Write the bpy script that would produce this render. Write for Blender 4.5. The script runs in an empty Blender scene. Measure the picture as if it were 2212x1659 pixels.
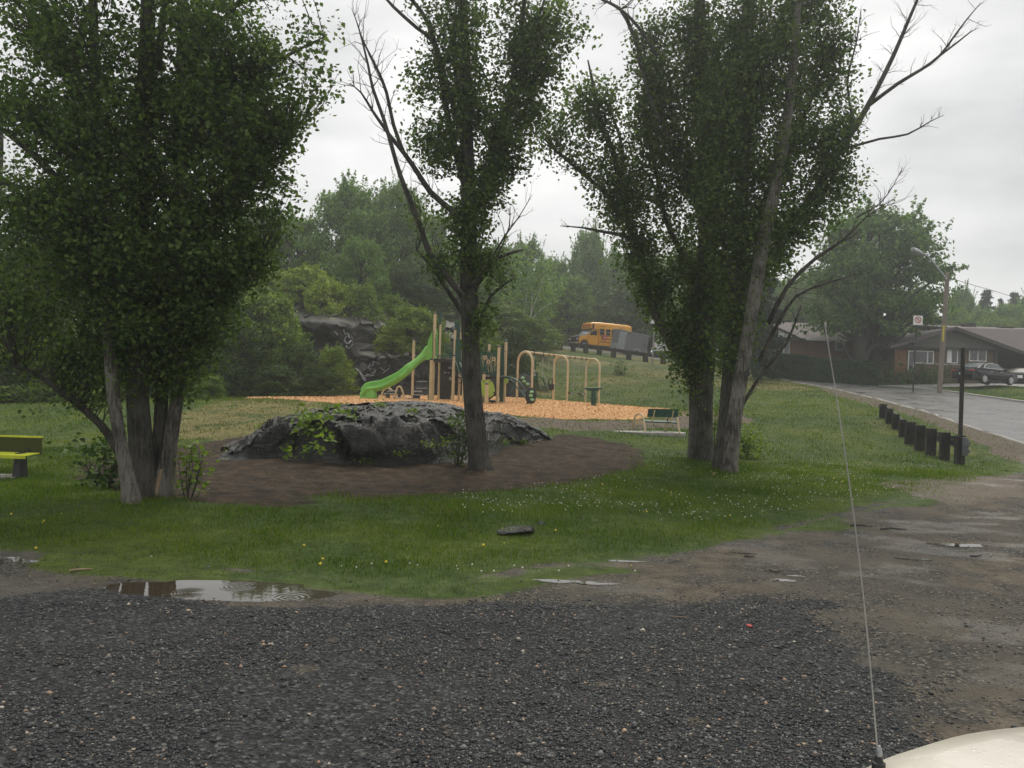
import bpy, bmesh, math, random
import numpy as np
from mathutils import Vector, Matrix, Euler
C = bpy.context.scene.collection
SC = bpy.context.scene
R = math.radians
rng = np.random.default_rng(7)
random.seed(7)

# ------------------------------------------------------------------ camera, sky, sun, exposure
FPX, CX, CY, CAMZ, ROLL = 1792.0, 1106.0, 829.5, 2.1, R(1.8)
cam_d = bpy.data.cameras.new('camera'); cam = bpy.data.objects.new('camera', cam_d); C.objects.link(cam)
cam_d.sensor_width = 36.0; cam_d.lens = 36.0 * FPX / 2212.0
cam_d.clip_start = 0.05; cam_d.clip_end = 2000
cam.matrix_world = Matrix(((math.cos(ROLL), -math.sin(ROLL), 0, 0), (0, 0, -1, 0), (math.sin(ROLL), math.cos(ROLL), 0, CAMZ), (0, 0, 0, 1)))
SC.camera = cam
SC.view_settings.view_transform = 'Standard'; SC.view_settings.look = 'None'
SC.view_settings.exposure = 0.53; SC.view_settings.gamma = 1.0
SC.cycles.max_bounces = 6; SC.cycles.diffuse_bounces = 3; SC.cycles.glossy_bounces = 2
SC.cycles.transmission_bounces = 3; SC.cycles.volume_bounces = 2; SC.cycles.transparent_max_bounces = 6

SUN_EL, SUN_AZ = R(55), R(15)          # azimuth from +Y towards +X: high, ahead of the camera
W = bpy.data.worlds.new('World'); SC.world = W; W.use_nodes = True
nt = W.node_tree; nt.nodes.clear(); N = nt.nodes.new; L = nt.links.new
wo = N('ShaderNodeOutputWorld'); bgs = N('ShaderNodeBackground'); bgc = N('ShaderNodeBackground'); mixw = N('ShaderNodeMixShader')
sky = N('ShaderNodeTexSky'); sky.sky_type = 'NISHITA'; sky.sun_disc = False
sky.sun_elevation = SUN_EL; sky.sun_rotation = SUN_AZ; sky.air_density = 1.0; sky.dust_density = 2.0
bgs.inputs[1].default_value = 0.10; L(sky.outputs[0], bgs.inputs[0])
tc = N('ShaderNodeTexCoord'); mp = N('ShaderNodeMapping'); mp.inputs['Scale'].default_value = (1.0, 1.0, 2.6)
L(tc.outputs['Generated'], mp.inputs[0])
nz = N('ShaderNodeTexNoise'); nz.inputs['Scale'].default_value = 2.3; nz.inputs['Detail'].default_value = 6; nz.inputs['Roughness'].default_value = 0.5
L(mp.outputs[0], nz.inputs['Vector'])
cr = N('ShaderNodeValToRGB'); e = cr.color_ramp.elements
e[0].position = 0.38; e[0].color = (0.44, 0.44, 0.445, 1); e[1].position = 0.60; e[1].color = (0.74, 0.735, 0.725, 1)
L(nz.outputs['Fac'], cr.inputs[0]); L(cr.outputs[0], bgc.inputs[0]); bgc.inputs[1].default_value = 1.0
mixw.inputs[0].default_value = 0.96
L(bgs.outputs[0], mixw.inputs[1]); L(bgc.outputs[0], mixw.inputs[2]); L(mixw.outputs[0], wo.inputs[0])
sd = bpy.data.lights.new('sun', 'SUN'); sun = bpy.data.objects.new('sun', sd); C.objects.link(sun)
sd.energy = 1.5; sd.angle = R(30); sd.color = (1.0, 0.93, 0.80)
dv = Vector((math.sin(SUN_AZ) * math.cos(SUN_EL), math.cos(SUN_AZ) * math.cos(SUN_EL), math.sin(SUN_EL)))
sun.rotation_euler = dv.to_track_quat('Z', 'Y').to_euler()

# ------------------------------------------------------------------ small maths
def P(px, py, d):
    u = (px - CX) / FPX; v = (CY - py) / FPX
    c, s = math.cos(ROLL), math.sin(ROLL)
    return np.array([(u * c - v * s) * d, d, CAMZ + (u * s + v * c) * d])

def hashn(ix, iy, seed=0):
    h = (ix.astype(np.int64) * 374761393 + iy.astype(np.int64) * 668265263 + seed * 1442695041) & 0x7fffffff
    h = ((h ^ (h >> 13)) * 1274126177) & 0x7fffffff
    return ((h ^ (h >> 16)) & 0xffff) / 65535.0

def vnoise(x, y, seed=0):
    x = np.asarray(x, float); y = np.asarray(y, float)
    ix = np.floor(x); iy = np.floor(y); fx = x - ix; fy = y - iy
    fx = fx * fx * (3 - 2 * fx); fy = fy * fy * (3 - 2 * fy)
    a = hashn(ix, iy, seed); b = hashn(ix + 1, iy, seed); c = hashn(ix, iy + 1, seed); d = hashn(ix + 1, iy + 1, seed)
    return (a * (1 - fx) + b * fx) * (1 - fy) + (c * (1 - fx) + d * fx) * fy - 0.5

def fbm(x, y, oct=4, seed=0):
    s = 0; a = 1.0; f = 1.0
    for i in range(oct):
        s = s + a * vnoise(np.asarray(x) * f + 17.3 * i, np.asarray(y) * f - 9.1 * i, seed + i); a *= 0.5; f *= 2.03
    return s

def sstep(a, b, x):
    t = np.clip((np.asarray(x, float) - a) / (b - a), 0, 1); return t * t * (3 - 2 * t)

def poly_sd(x, y, poly):
    """signed distance to a polygon, positive inside"""
    x = np.asarray(x, float); y = np.asarray(y, float)
    n = len(poly); d2 = np.full(x.shape, 1e18); ins = np.zeros(x.shape, bool)
    for i in range(n):
        x0, y0 = poly[i]; x1, y1 = poly[(i + 1) % n]
        ex, ey = x1 - x0, y1 - y0; L2 = ex * ex + ey * ey + 1e-12
        t = np.clip(((x - x0) * ex + (y - y0) * ey) / L2, 0, 1)
        d2 = np.minimum(d2, (x - x0 - t * ex) ** 2 + (y - y0 - t * ey) ** 2)
        if abs(y1 - y0) > 1e-12:
            c = ((y0 > y) != (y1 > y)) & (x < (x1 - x0) * (y - y0) / (y1 - y0) + x0)
            ins ^= c
    return np.where(ins, 1, -1) * np.sqrt(d2)

# ------------------------------------------------------------------ terrain height
_cp = []
def cpp(px, py, d): p = P(px, py, d); _cp.append((p[0], p[1], p[2]))
for q in [(-20, 3, 0), (20, 3, 0), (0, 4, 0), (-6, 9, 0), (6, 9, 0), (0, 9, 0), (-12, 12, 0), (12, 12, 0), (0, 13, .05), (9, 18, .1), (16, 18, 0.05), (-20, 14, 0),
          (0, 125, 8.5), (60, 150, 7), (-60, 120, 9), (150, 100, 5), (-100, 60, 4), (-60, 20, .3), (60, 10, 0), (60, 40, 2.2), (0, -40, 0),
          (80, -60, 0), (-80, -60, 0), (30, 45, 1.9), (34, 58, 2.9), (31, 68, 3.3), (40, 80, 4.0), (-30, 45, 1.3), (-30, 70, 3.5), (26, 24, .25), (30, 33, 1.0),
          (-10, 60, 3.2), (-14, 48, 1.3), (-4, 48, 1.3), (-3, 23, .6), (-3, 38, 1.18), (-8, 40, 1.1), (22, 95, 5.4), (40, 110, 6.0), (12, 20, .15)]:
    _cp.append(q)
for q in [(20, 1035, 16.5), (290, 1080, 13.2), (60, 900, 30), (0, 880, 34), (550, 863, 36), (430, 870, 32), (450, 940, 25), (780, 868, 33),
          (1380, 905, 32), (1410, 935, 28), (1180, 945, 25), (1035, 1010, 19), (1515, 985, 22.5), (1575, 1020, 20.5), (1300, 871, 48), (1120, 861, 43), (1450, 884, 44),
          (1210, 757, 75), (1460, 789, 70), (1340, 818, 59), (1240, 805, 62), (1440, 835, 56), (1620, 803, 65), (1700, 842, 50), (1640, 900, 35), (1900, 882, 40),
          (1684, 820, 62), (1804, 841, 54), (1872, 855, 50), (1970, 879, 43), (2069, 906, 37), (2153, 934, 32.5), (2212, 956, 30),
          (2069, 856, 52), (1965, 841, 58.5), (1889, 833, 64), (1788, 818, 70), (1703, 803, 78), (1330, 760, 83), (1425, 769, 80), (1150, 742, 84), (2060, 990, 27), (1905, 925, 32)]:
    cpp(*q)
_cp = np.array(_cp, float)
def _tps():
    n = len(_cp); d = np.hypot(_cp[:, None, 0] - _cp[None, :, 0], _cp[:, None, 1] - _cp[None, :, 1])
    K = d * d * np.log(d + 1e-9) + np.eye(n) * 6.0
    Pm = np.c_[np.ones(n), _cp[:, 0], _cp[:, 1]]
    A = np.zeros((n + 3, n + 3)); A[:n, :n] = K; A[:n, n:] = Pm; A[n:, :n] = Pm.T
    return np.linalg.solve(A, np.r_[_cp[:, 2], 0, 0, 0])
_w = _tps()
PUD = (-2.80, 8.12, 1.0, 0.34)     # main puddle: centre x, y, half sizes
def G0(x, y):
    x = np.atleast_1d(np.asarray(x, float)); y = np.atleast_1d(np.asarray(y, float)); out = np.zeros(x.shape)
    for i in range(0, x.size, 20000):
        xs = x.ravel()[i:i + 20000]; ys = y.ravel()[i:i + 20000]
        d = np.hypot(xs[:, None] - _cp[None, :, 0], ys[:, None] - _cp[None, :, 1])
        out.ravel()[i:i + 20000] = (d * d * np.log(d + 1e-9)) @ _w[:-3] + _w[-3] + _w[-2] * xs + _w[-1] * ys
    # the wooded plateau above the rock face
    out = out + 3.3 * sstep(0, 5, y - (49.5 + 0.10 * (x + 6))) * (1 - sstep(-3.5, 3.5, x)) * (1 - sstep(90, 130, y)) * sstep(-55, -25, x)
    return np.clip(out, -0.6, 30)
ROADC = [(23.0, -30), (22.6, 10), (22.4, 30), (23.9, 40), (24.9, 50), (24.6, 60), (21.8, 70), (16.0, 77.5), (8.0, 81.5), (-2, 84), (-14, 86), (-40, 90)]
def resample(pts, step):
    pts = np.array(pts, float)
    # catmull-rom
    out = []
    for i in range(len(pts) - 1):
        p0 = pts[max(i - 1, 0)]; p1 = pts[i]; p2 = pts[i + 1]; p3 = pts[min(i + 2, len(pts) - 1)]
        n = max(2, int(np.linalg.norm(p2 - p1) / step))
        for k in range(n):
            t = k / n
            out.append(0.5 * ((2 * p1) + (-p0 + p2) * t + (2 * p0 - 5 * p1 + 4 * p2 - p3) * t * t + (-p0 + 3 * p1 - 3 * p2 + p3) * t ** 3))
    out.append(pts[-1]); return np.array(out)
_rc = resample(ROADC, 1.0); ROAD_HW = 3.9
def road_dist(x, y):
    x = np.asarray(x, float).ravel(); y = np.asarray(y, float).ravel(); out = np.full(x.shape, 1e9)
    for i in range(len(_rc) - 1):
        x0, y0 = _rc[i]; x1, y1 = _rc[i + 1]; ex, ey = x1 - x0, y1 - y0
        t = np.clip(((x - x0) * ex + (y - y0) * ey) / (ex * ex + ey * ey), 0, 1)
        out = np.minimum(out, np.hypot(x - x0 - t * ex, y - y0 - t * ey))
    return out
def micro(x, y):
    r = np.hypot(x, y)
    near = 1 - sstep(25, 60, r)
    m = (0.045 * fbm(x * 0.45, y * 0.45, 3, 5) + 0.018 * fbm(x * 2.3, y * 2.3, 3, 9)) * near + 0.12 * fbm(x * 0.22, y * 0.22, 3, 15) * sstep(25, 60, r) * (1 - sstep(0, 3, -road_dist(x, y).reshape(np.shape(x)) + ROAD_HW + 2.5))
    e = ((x - PUD[0]) / PUD[2]) ** 2 + ((y - PUD[1]) / PUD[3]) ** 2
    m = m * (0.25 + 0.75 * sstep(1.0, 3.0, e)) - 0.028 * (1 - sstep(0.55, 1.7, e))
    e2 = ((x + 5.75) / 0.75) ** 2 + ((y - 9.1) / 0.2) ** 2
    m = m - 0.02 * (1 - sstep(0.4, 1.6, e2))
    return m
def G(x, y):
    x = np.atleast_1d(np.asarray(x, float)); y = np.atleast_1d(np.asarray(y, float))
    z = G0(x, y)
    return z + micro(x, y)
def g(x, y): return float(G(x, y)[0])
def gp(px, py, lo=2.0, hi=140.0):
    """where the ray through a photo pixel meets the ground"""
    ds = np.geomspace(lo, hi, 900)
    u = P(px, py, 1.0); o = np.array([0, 0, CAMZ]); dirv = u - o
    X = dirv[0] * ds; Y = ds; Z = CAMZ + dirv[2] * ds
    below = np.nonzero(Z < G0(X, Y))[0]
    k = below[0] if len(below) else len(ds) - 1
    return (X[k], Y[k])

# ------------------------------------------------------------------ materials
def nmat(name):
    m = bpy.data.materials.new(name); m.use_nodes = True; nt = m.node_tree; nt.nodes.clear()
    o = nt.nodes.new('ShaderNodeOutputMaterial'); b = nt.nodes.new('ShaderNodeBsdfPrincipled'); nt.links.new(b.outputs[0], o.inputs[0])
    return m, nt, b, o
def ramp(nt, fac, stops):
    r = nt.nodes.new('ShaderNodeValToRGB'); els = r.color_ramp.elements
    while len(els) < len(stops): els.new(0.5)
    for el, (p, c) in zip(els, stops): el.position = p; el.color = (*c, 1)
    if fac is not None: nt.links.new(fac, r.inputs[0])
    return r.outputs[0]
def noise(nt, scale, detail=4, vec=None, rough=0.55, stretch=None, coord='Object', kind='noise', rot=None):
    if vec is None:
        t = nt.nodes.new('ShaderNodeTexCoord'); vec = t.outputs[coord]
    if stretch or rot:
        mp = nt.nodes.new('ShaderNodeMapping')
        if stretch: mp.inputs['Scale'].default_value = stretch
        if rot: mp.inputs['Rotation'].default_value = rot
        nt.links.new(vec, mp.inputs[0]); vec = mp.outputs[0]
    if kind == 'voronoi':
        n = nt.nodes.new('ShaderNodeTexVoronoi'); n.inputs['Scale'].default_value = scale; nt.links.new(vec, n.inputs['Vector']); return n
    n = nt.nodes.new('ShaderNodeTexNoise'); n.inputs['Scale'].default_value = scale; n.inputs['Detail'].default_value = detail; n.inputs['Roughness'].default_value = rough
    nt.links.new(vec, n.inputs['Vector']); return n.outputs['Fac']
def bump(nt, b, h, strength=0.3, dist=0.02):
    bp = nt.nodes.new('ShaderNodeBump'); bp.inputs['Strength'].default_value = strength; bp.inputs['Distance'].default_value = dist
    nt.links.new(h, bp.inputs['Height']); nt.links.new(bp.outputs[0], b.inputs['Normal']); return bp
def simple(name, c1, c2=None, rough=0.6, scale=8, metal=0, bmp=0.0, spec=0.5, stretch=None, detail=4, lo=0.35, hi=0.68, bscale=None, coat=0):
    m, nt, b, o = nmat(name)
    c2 = c2 or tuple(v * 0.8 for v in c1)
    f = noise(nt, scale, detail, stretch=stretch)
    nt.links.new(ramp(nt, f, [(lo, c2), (hi, c1)]), b.inputs['Base Color'])
    b.inputs['Roughness'].default_value = rough; b.inputs['Metallic'].default_value = metal; b.inputs['Specular IOR Level'].default_value = spec
    if coat: b.inputs['Coat Weight'].default_value = coat; b.inputs['Coat Roughness'].default_value = 0.06
    if bmp: bump(nt, b, f if not bscale else noise(nt, bscale, detail, stretch=stretch), bmp, 0.01)
    return m
def leafmat(name, dark, mid, light, trans=0.35, clump=0.5, rough=0.5, tcol=None, lw=0.5):
    m, nt, b, o = nmat(name)
    ge = nt.nodes.new('ShaderNodeNewGeometry')
    f = noise(nt, clump, 3)
    mx = nt.nodes.new('ShaderNodeMath'); mx.operation = 'MULTIPLY_ADD'; nt.links.new(ge.outputs['Random Per Island'], mx.inputs[0]); mx.inputs[1].default_value = lw
    sc2 = nt.nodes.new('ShaderNodeMath'); sc2.operation = 'MULTIPLY'; nt.links.new(f, sc2.inputs[0]); sc2.inputs[1].default_value = 1.0
    nt.links.new(sc2.outputs[0], mx.inputs[2])
    col = ramp(nt, mx.outputs[0], [(0.35, dark), (0.72, mid), (1.0, light)])
    nt.links.new(col, b.inputs['Base Color']); b.inputs['Roughness'].default_value = rough; b.inputs['Specular IOR Level'].default_value = 0.22
    tr = nt.nodes.new('ShaderNodeBsdfTranslucent'); ms = nt.nodes.new('ShaderNodeMixShader'); ms.inputs[0].default_value = trans
    hs = nt.nodes.new('ShaderNodeHueSaturation'); hs.inputs['Saturation'].default_value = 1.15; hs.inputs['Value'].default_value = 1.2
    nt.links.new(col, hs.inputs['Color']); nt.links.new(hs.outputs[0], tr.inputs[0])
    nt.links.new(b.outputs[0], ms.inputs[1]); nt.links.new(tr.outputs[0], ms.inputs[2]); nt.links.new(ms.outputs[0], o.inputs[0])
    return m
def barkmat(name, dark, light, sc=1.0, rough=0.85):
    m, nt, b, o = nmat(name)
    f = noise(nt, 26 * sc, 8, stretch=(1, 1, 0.14), rough=0.75); f2 = noise(nt, 2.2, 5)
    mm = nt.nodes.new('ShaderNodeMath'); mm.operation = 'ADD'; nt.links.new(f, mm.inputs[0])
    m2 = nt.nodes.new('ShaderNodeMath'); m2.operation = 'MULTIPLY_ADD'; nt.links.new(f2, m2.inputs[0]); m2.inputs[1].default_value = 0.7; m2.inputs[2].default_value = -0.35
    nt.links.new(m2.outputs[0], mm.inputs[1])
    nt.links.new(ramp(nt, mm.outputs[0], [(0.38, dark), (0.48, tuple((a + c) / 2.2 for a, c in zip(dark, light))), (0.62, light)]), b.inputs['Base Color'])
    b.inputs['Roughness'].default_value = rough
    bump(nt, b, f, 1.0, 0.09)
    return m
def paint(name, c, rough=0.3, coat=0.5): return simple(name, c, tuple(v * 0.86 for v in c), rough, 3, coat=coat)
M = {}
M['beige'] = paint('beige_paint', (0.62, 0.48, 0.28), 0.45, 0.1)
M['slide'] = simple('green_plastic', (0.20, 0.50, 0.07), (0.16, 0.42, 0.06), 0.38, 4)
M['lime'] = simple('lime_panel', (0.36, 0.50, 0.08), (0.32, 0.44, 0.07), 0.45, 4)
M['dgreen'] = simple('dark_green_paint', (0.010, 0.075, 0.045), (0.008, 0.055, 0.035), 0.4, 5)
M['black'] = simple('black_plastic', (0.012, 0.012, 0.013), (0.02, 0.02, 0.02), 0.5, 12)
M['dmetal'] = simple('dark_metal', (0.03, 0.032, 0.032), (0.02, 0.02, 0.02), 0.5, 10)
M['steel'] = simple('galvanised_steel', (0.42, 0.43, 0.44), (0.30, 0.31, 0.32), 0.42, 6, metal=0.8)
M['chain'] = simple('chain_steel', (0.45, 0.45, 0.43), (0.3, 0.3, 0.3), 0.5, 40, metal=0.5)
M['white'] = simple('white_paint', (0.78, 0.78, 0.76), (0.70, 0.70, 0.68), 0.45, 5)
M['rubber'] = simple('tyre_rubber', (0.018, 0.018, 0.019), (0.012, 0.012, 0.012), 0.8, 30)
M['glass'] = simple('dark_window_glass', (0.025, 0.032, 0.034), (0.015, 0.02, 0.022), 0.06, 1.2, spec=0.8)
M['yglass'] = simple('windscreen_glass', (0.20, 0.24, 0.25), (0.10, 0.12, 0.13), 0.05, 2, spec=0.8)
M['red'] = simple('red_lens', (0.50, 0.02, 0.02), (0.38, 0.015, 0.015), 0.25, 6)
M['brightred'] = simple('red_paint', (0.55, 0.05, 0.04), (0.45, 0.04, 0.04), 0.45, 6)
M['lamp'] = simple('lamp_lens', (0.75, 0.76, 0.74), (0.6, 0.6, 0.6), 0.15, 9)
M['concrete'] = simple('concrete', (0.42, 0.41, 0.38), (0.30, 0.29, 0.27), 0.75, 5, bmp=0.2)
M['asphalt_pad'] = simple('weathered_concrete', (0.30, 0.29, 0.27), (0.22, 0.21, 0.2), 0.6, 4, bmp=0.2)
M['darkwood'] = simple('creosoted_wood', (0.030, 0.026, 0.022), (0.014, 0.012, 0.011), 0.75, 9, stretch=(1, 1, 0.2), bmp=0.4)
M['polewood'] = simple('weathered_pole_wood', (0.24, 0.20, 0.155), (0.15, 0.125, 0.10), 0.8, 14, stretch=(1, 1, 0.06), bmp=0.4)
M['bark'] = barkmat('grey_bark', (0.028, 0.025, 0.020), (0.125, 0.115, 0.095))
M['palebark'] = barkmat('pale_bark', (0.05, 0.043, 0.035), (0.26, 0.24, 0.205))
M['deadwood'] = simple('bare_tan_wood', (0.34, 0.25, 0.16), (0.20, 0.145, 0.09), 0.8, 10, stretch=(1, 1, 0.1), bmp=0.5)
M['twig'] = simple('twig_bark', (0.055, 0.048, 0.043), (0.03, 0.026, 0.023), 0.8, 6)
M['birch'] = simple('birch_bark', (0.62, 0.60, 0.55), (0.30, 0.28, 0.25), 0.7, 5, stretch=(1, 1, 2.5))
M['leafA'] = leafmat('poplar_leaves', (0.036, 0.062, 0.018), (0.078, 0.130, 0.034), (0.17, 0.24, 0.065), 0.50, 1.1)
M['leafA2'] = leafmat('poplar_leaves_light', (0.034, 0.055, 0.018), (0.085, 0.125, 0.042), (0.19, 0.23, 0.10), 0.40, 1.0)
M['leafB'] = leafmat('forest_leaves', (0.055, 0.100, 0.022), (0.135, 0.235, 0.046), (0.25, 0.38, 0.08), 0.42, 0.25)
M['leafY'] = leafmat('young_yellow_leaves', (0.12, 0.18, 0.022), (0.25, 0.34, 0.045), (0.40, 0.50, 0.09), 0.35, 0.6)
M['leafM'] = leafmat('maple_leaves', (0.045, 0.092, 0.022), (0.10, 0.185, 0.040), (0.18, 0.29, 0.06), 0.42, 0.5)
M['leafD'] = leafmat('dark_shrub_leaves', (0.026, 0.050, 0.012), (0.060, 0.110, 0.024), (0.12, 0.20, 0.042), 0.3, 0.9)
M['leafG'] = leafmat('shrub_leaves', (0.065, 0.115, 0.016), (0.15, 0.24, 0.034), (0.29, 0.40, 0.07), 0.33, 0.9)
M['spruce'] = leafmat('spruce_needles', (0.010, 0.018, 0.014), (0.018, 0.032, 0.022), (0.03, 0.05, 0.03), 0.1, 0.6)
M['hedge'] = leafmat('hedge_leaves', (0.012, 0.026, 0.014), (0.024, 0.048, 0.020), (0.045, 0.08, 0.03), 0.2, 0.9)

# ------------------------------------------------------------------ object helpers
def tag(o, label=None, cat=None, group=None, kind=None):
    if label: o['label'] = label
    if cat: o['category'] = cat
    if group: o['group'] = group
    if kind: o['kind'] = kind
    return o
def thing(name, label, cat, loc=(0, 0, 0), rotz=0.0, group=None):
    o = bpy.data.objects.new(name, None); C.objects.link(o); o.empty_display_size = 0.2
    o.location = Vector([float(v) for v in loc]); o.rotation_euler = (0, 0, rotz)
    return tag(o, label, cat, group)
def mk(name, V, F, mat, parent=None, smooth=False, world=False, attrs=None, mats=None, mi=None):
    me = bpy.data.meshes.new(name)
    V = np.asarray(V, float).reshape(-1, 3)
    if world and parent is not None: V = V - np.array(parent.location)
    if isinstance(F, np.ndarray):
        n, k = F.shape
        me.vertices.add(len(V)); me.vertices.foreach_set('co', V.astype(np.float32).ravel())
        me.loops.add(n * k); me.loops.foreach_set('vertex_index', F.astype(np.int32).ravel())
        me.polygons.add(n); me.polygons.foreach_set('loop_start', np.arange(0, n * k, k, dtype=np.int32))
        me.update(calc_edges=True)
    else:
        me.from_pydata([tuple(v) for v in V], [], [tuple(int(i) for i in f) for f in F]); me.update()
    if mats:
        for m in mats: me.materials.append(m)
        if mi is not None: me.polygons.foreach_set('material_index', np.asarray(mi, np.int32))
    elif mat: me.materials.append(mat)
    if smooth: me.polygons.foreach_set('use_smooth', np.ones(len(me.polygons), bool))
    if attrs:
        for k2, a in attrs.items():
            at = me.attributes.new(k2, 'FLOAT_COLOR', 'POINT'); at.data.foreach_set('color', a.astype(np.float32).ravel())
    o = bpy.data.objects.new(name, me); C.objects.link(o)
    if parent is not None: o.parent = parent
    return o

class MB:
    def __init__(s): s.v = []; s.f = []; s.n = 0
    def add(s, V, F):
        V = np.asarray(V, float).reshape(-1, 3); s.v.append(V); s.f.extend([[i + s.n for i in f] for f in F]); s.n += len(V); return s
    def box(s, c, size, rot=None, taper=1.0):
        x, y, z = [q / 2 for q in size]
        V = np.array([(-x, -y, -z), (x, -y, -z), (x, y, -z), (-x, y, -z), (-x * taper, -y * taper, z), (x * taper, -y * taper, z), (x * taper, y * taper, z), (-x * taper, y * taper, z)])
        if rot is not None: V = V @ np.array(Euler(rot).to_matrix()).T
        return s.add(V + np.array(c), [(0, 3, 2, 1), (4, 5, 6, 7), (0, 1, 5, 4), (1, 2, 6, 5), (2, 3, 7, 6), (3, 0, 4, 7)])
    def tube(s, pts, r, k=8, caps=True):
        V, F = tube_np(pts, r, k, caps); return s.add(V, F)
    def cyl(s, a, b, r, k=12, r2=None): return s.tube([a, b], [r, r2 if r2 is not None else r], k)
    def prism(s, poly, y0, y1, hw=None, axis='y'):
        """poly in (x,z) extruded along y; hw(z) gives half-width instead"""
        n = len(poly); V = []
        for sd in (0, 1):
            for (a, b) in poly:
                yy = (y0, y1)[sd] if hw is None else (-1, 1)[sd] * hw(a, b)
                V.append({'y': (a, yy, b), 'x': (yy, a, b), 'z': (a, b, yy)}[axis])
        F = [list(range(n)), list(range(2 * n - 1, n - 1, -1))] + [(i, i + n, (i + 1) % n + n, (i + 1) % n) for i in range(n)]
        F = [f[::-1] for f in F] if axis != 'y' else F
        return s.add(V, F)
    def lathe(s, prof, c=(0, 0, 0), k=16, ax='z'):
        V = []
        for r, z in prof:
            for i in range(k):
                a = 2 * math.pi * i / k
                p = (r * math.cos(a), r * math.sin(a), z)
                if ax == 'y': p = (p[0], p[2], p[1])
                if ax == 'x': p = (p[2], p[0], p[1])
                V.append((p[0] + c[0], p[1] + c[1], p[2] + c[2]))
        F = []
        for j in range(len(prof) - 1):
            for i in range(k): F.append((j * k + i, j * k + (i + 1) % k, (j + 1) * k + (i + 1) % k, (j + 1) * k + i))
        F.append(tuple(range(k))[::-1]); F.append(tuple(range((len(prof) - 1) * k, len(prof) * k)))
        return s.add(V, F)
    def build(s, name, mat, parent=None, smooth=False, world=False, bevel=0):
        o = mk(name, np.concatenate(s.v), s.f, mat, parent, False, world)
        if bevel:
            b = o.modifiers.new('bevel', 'BEVEL'); b.width = bevel; b.segments = 2; b.limit_method = 'ANGLE'; b.angle_limit = R(40)
        if smooth:
            o.data.polygons.foreach_set('use_smooth', np.ones(len(o.data.polygons), bool))
            try: o.data.set_sharp_from_angle(angle=R(45))
            except Exception: pass
        return o

def tube_np(pts, r, k=6, caps=True, rough=0.0, seed=0):
    pts = np.asarray(pts, float); n = len(pts); r = np.full(n, float(r)) if np.isscalar(r) else np.asarray(r, float)
    T = np.gradient(pts, axis=0); T /= (np.linalg.norm(T, axis=1, keepdims=True) + 1e-12)
    ref = np.array([0, 0, 1.0]) if abs(T[0, 2]) < 0.9 else np.array([1.0, 0, 0])
    V = np.zeros((n, k, 3)); a = np.arange(k) * 2 * math.pi / k; ca = np.cos(a)[:, None]; sa = np.sin(a)[:, None]
    u = np.cross(T[0], ref); u /= np.linalg.norm(u)
    for i in range(n):
        u = u - T[i] * np.dot(u, T[i]); u /= (np.linalg.norm(u) + 1e-12); w = np.cross(T[i], u)
        rr = r[i]
        if rough:
            rr = r[i] * (1 + rough * (vnoise(np.cos(a) * 2.2 + 5 + seed, np.sin(a) * 2.2 + i * 0.35 + seed * 3.1) * 2 + (0.9 * vnoise(np.arange(k) * 0.93 + seed, np.full(k, i * 0.13), 5) if k > 30 else 0)))[:, None]
        V[i] = pts[i] + rr * (ca * u + sa * w)
    V = V.reshape(-1, 3)
    I = np.arange(n - 1)[:, None] * k; J = np.arange(k)[None, :]; J2 = (J + 1) % k
    F = np.stack([I + J, I + J2, I + k + J2, I + k + J], -1).reshape(-1, 4)
    F = F.tolist()
    if caps: F.append(list(range(k))[::-1]); F.append(list(range((n - 1) * k, n * k)))
    return V, F
# ------------------------------------------------------------------ ground: one sheet, split by what covers it
def wpoly(pp): return [gp(*q) for q in pp]
def wd(px, d): return (float(P(px, 840, d)[0]), float(d))
CHIPS = [wd(535, 37.5), wd(640, 34), wd(760, 31), wd(950, 28.5), wd(1060, 30), wd(1160, 30.5), wd(1240, 30.5), wd(1380, 31.5), wd(1462, 35.5), wd(1450, 41.5),
         wd(1310, 46.5), wd(1200, 46.8), wd(1100, 46), wd(950, 46), wd(750, 45), wd(600, 42)]
DIRT = wpoly([(140, 1012), (230, 985), (400, 975), (520, 985), (700, 985), (1000, 985), (1150, 948), (1215, 935), (1300, 945), (1390, 975), (1392, 1003), (1310, 1032), (1200, 1052), (1080, 1062), (900, 1068), (700, 1076), (560, 1092), (400, 1086), (250, 1058)])
EARTH = [wd(1060, 29.5), wd(1160, 27.5), wd(1240, 27), wd(1330, 28.3), wd(1400, 29.5), wd(1520, 30), wd(1640, 33), wd(1600, 36), wd(1470, 38.5), wd(1462, 34), wd(1380, 31), wd(1240, 29.8), wd(1160, 30)]
LOTEDGE = [gp(*q) for q in [(-700, 1150), (-300, 1185), (0, 1190), (160, 1200), (290, 1225), (420, 1232), (700, 1240), (930, 1262), (1010, 1255), (1120, 1232), (1400, 1200), (1600, 1168), (1720, 1135), (1840, 1108), (1960, 1078), (2080, 1045), (2212, 1020), (2212, 985), (2320, 960)]]
LOT = LOTEDGE + [(21, 27), (60, 25), (60, -60), (-60, -60), (-60, 11)]
GRAVEL = wpoly([(-900, 1285), (0, 1288), (250, 1290), (380, 1300), (700, 1302), (1000, 1305), (1250, 1310), (1450, 1300), (1620, 1290), (1790, 1315), (1850, 1400), (1960, 1500), (2060, 1620), (2150, 1800)]) + [(1.5, -10), (-40, -10), (-40, 8)]
DRYLAWN = wpoly([(330, 945), (330, 905), (420, 885)]) + [wd(520, 36), wd(600, 34), wd(760, 30), wd(780, 26)] + wpoly([(590, 930), (470, 950)])
PATH = wpoly([(330, 985), (420, 960), (560, 935), (590, 945), (470, 985)])
SHO = [(15.2, 24), (16.9, 30), (17.6, 36), (18.6, 44), (19.6, 54), (21.5, 54), (21, 40), (19.5, 24)]
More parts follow.
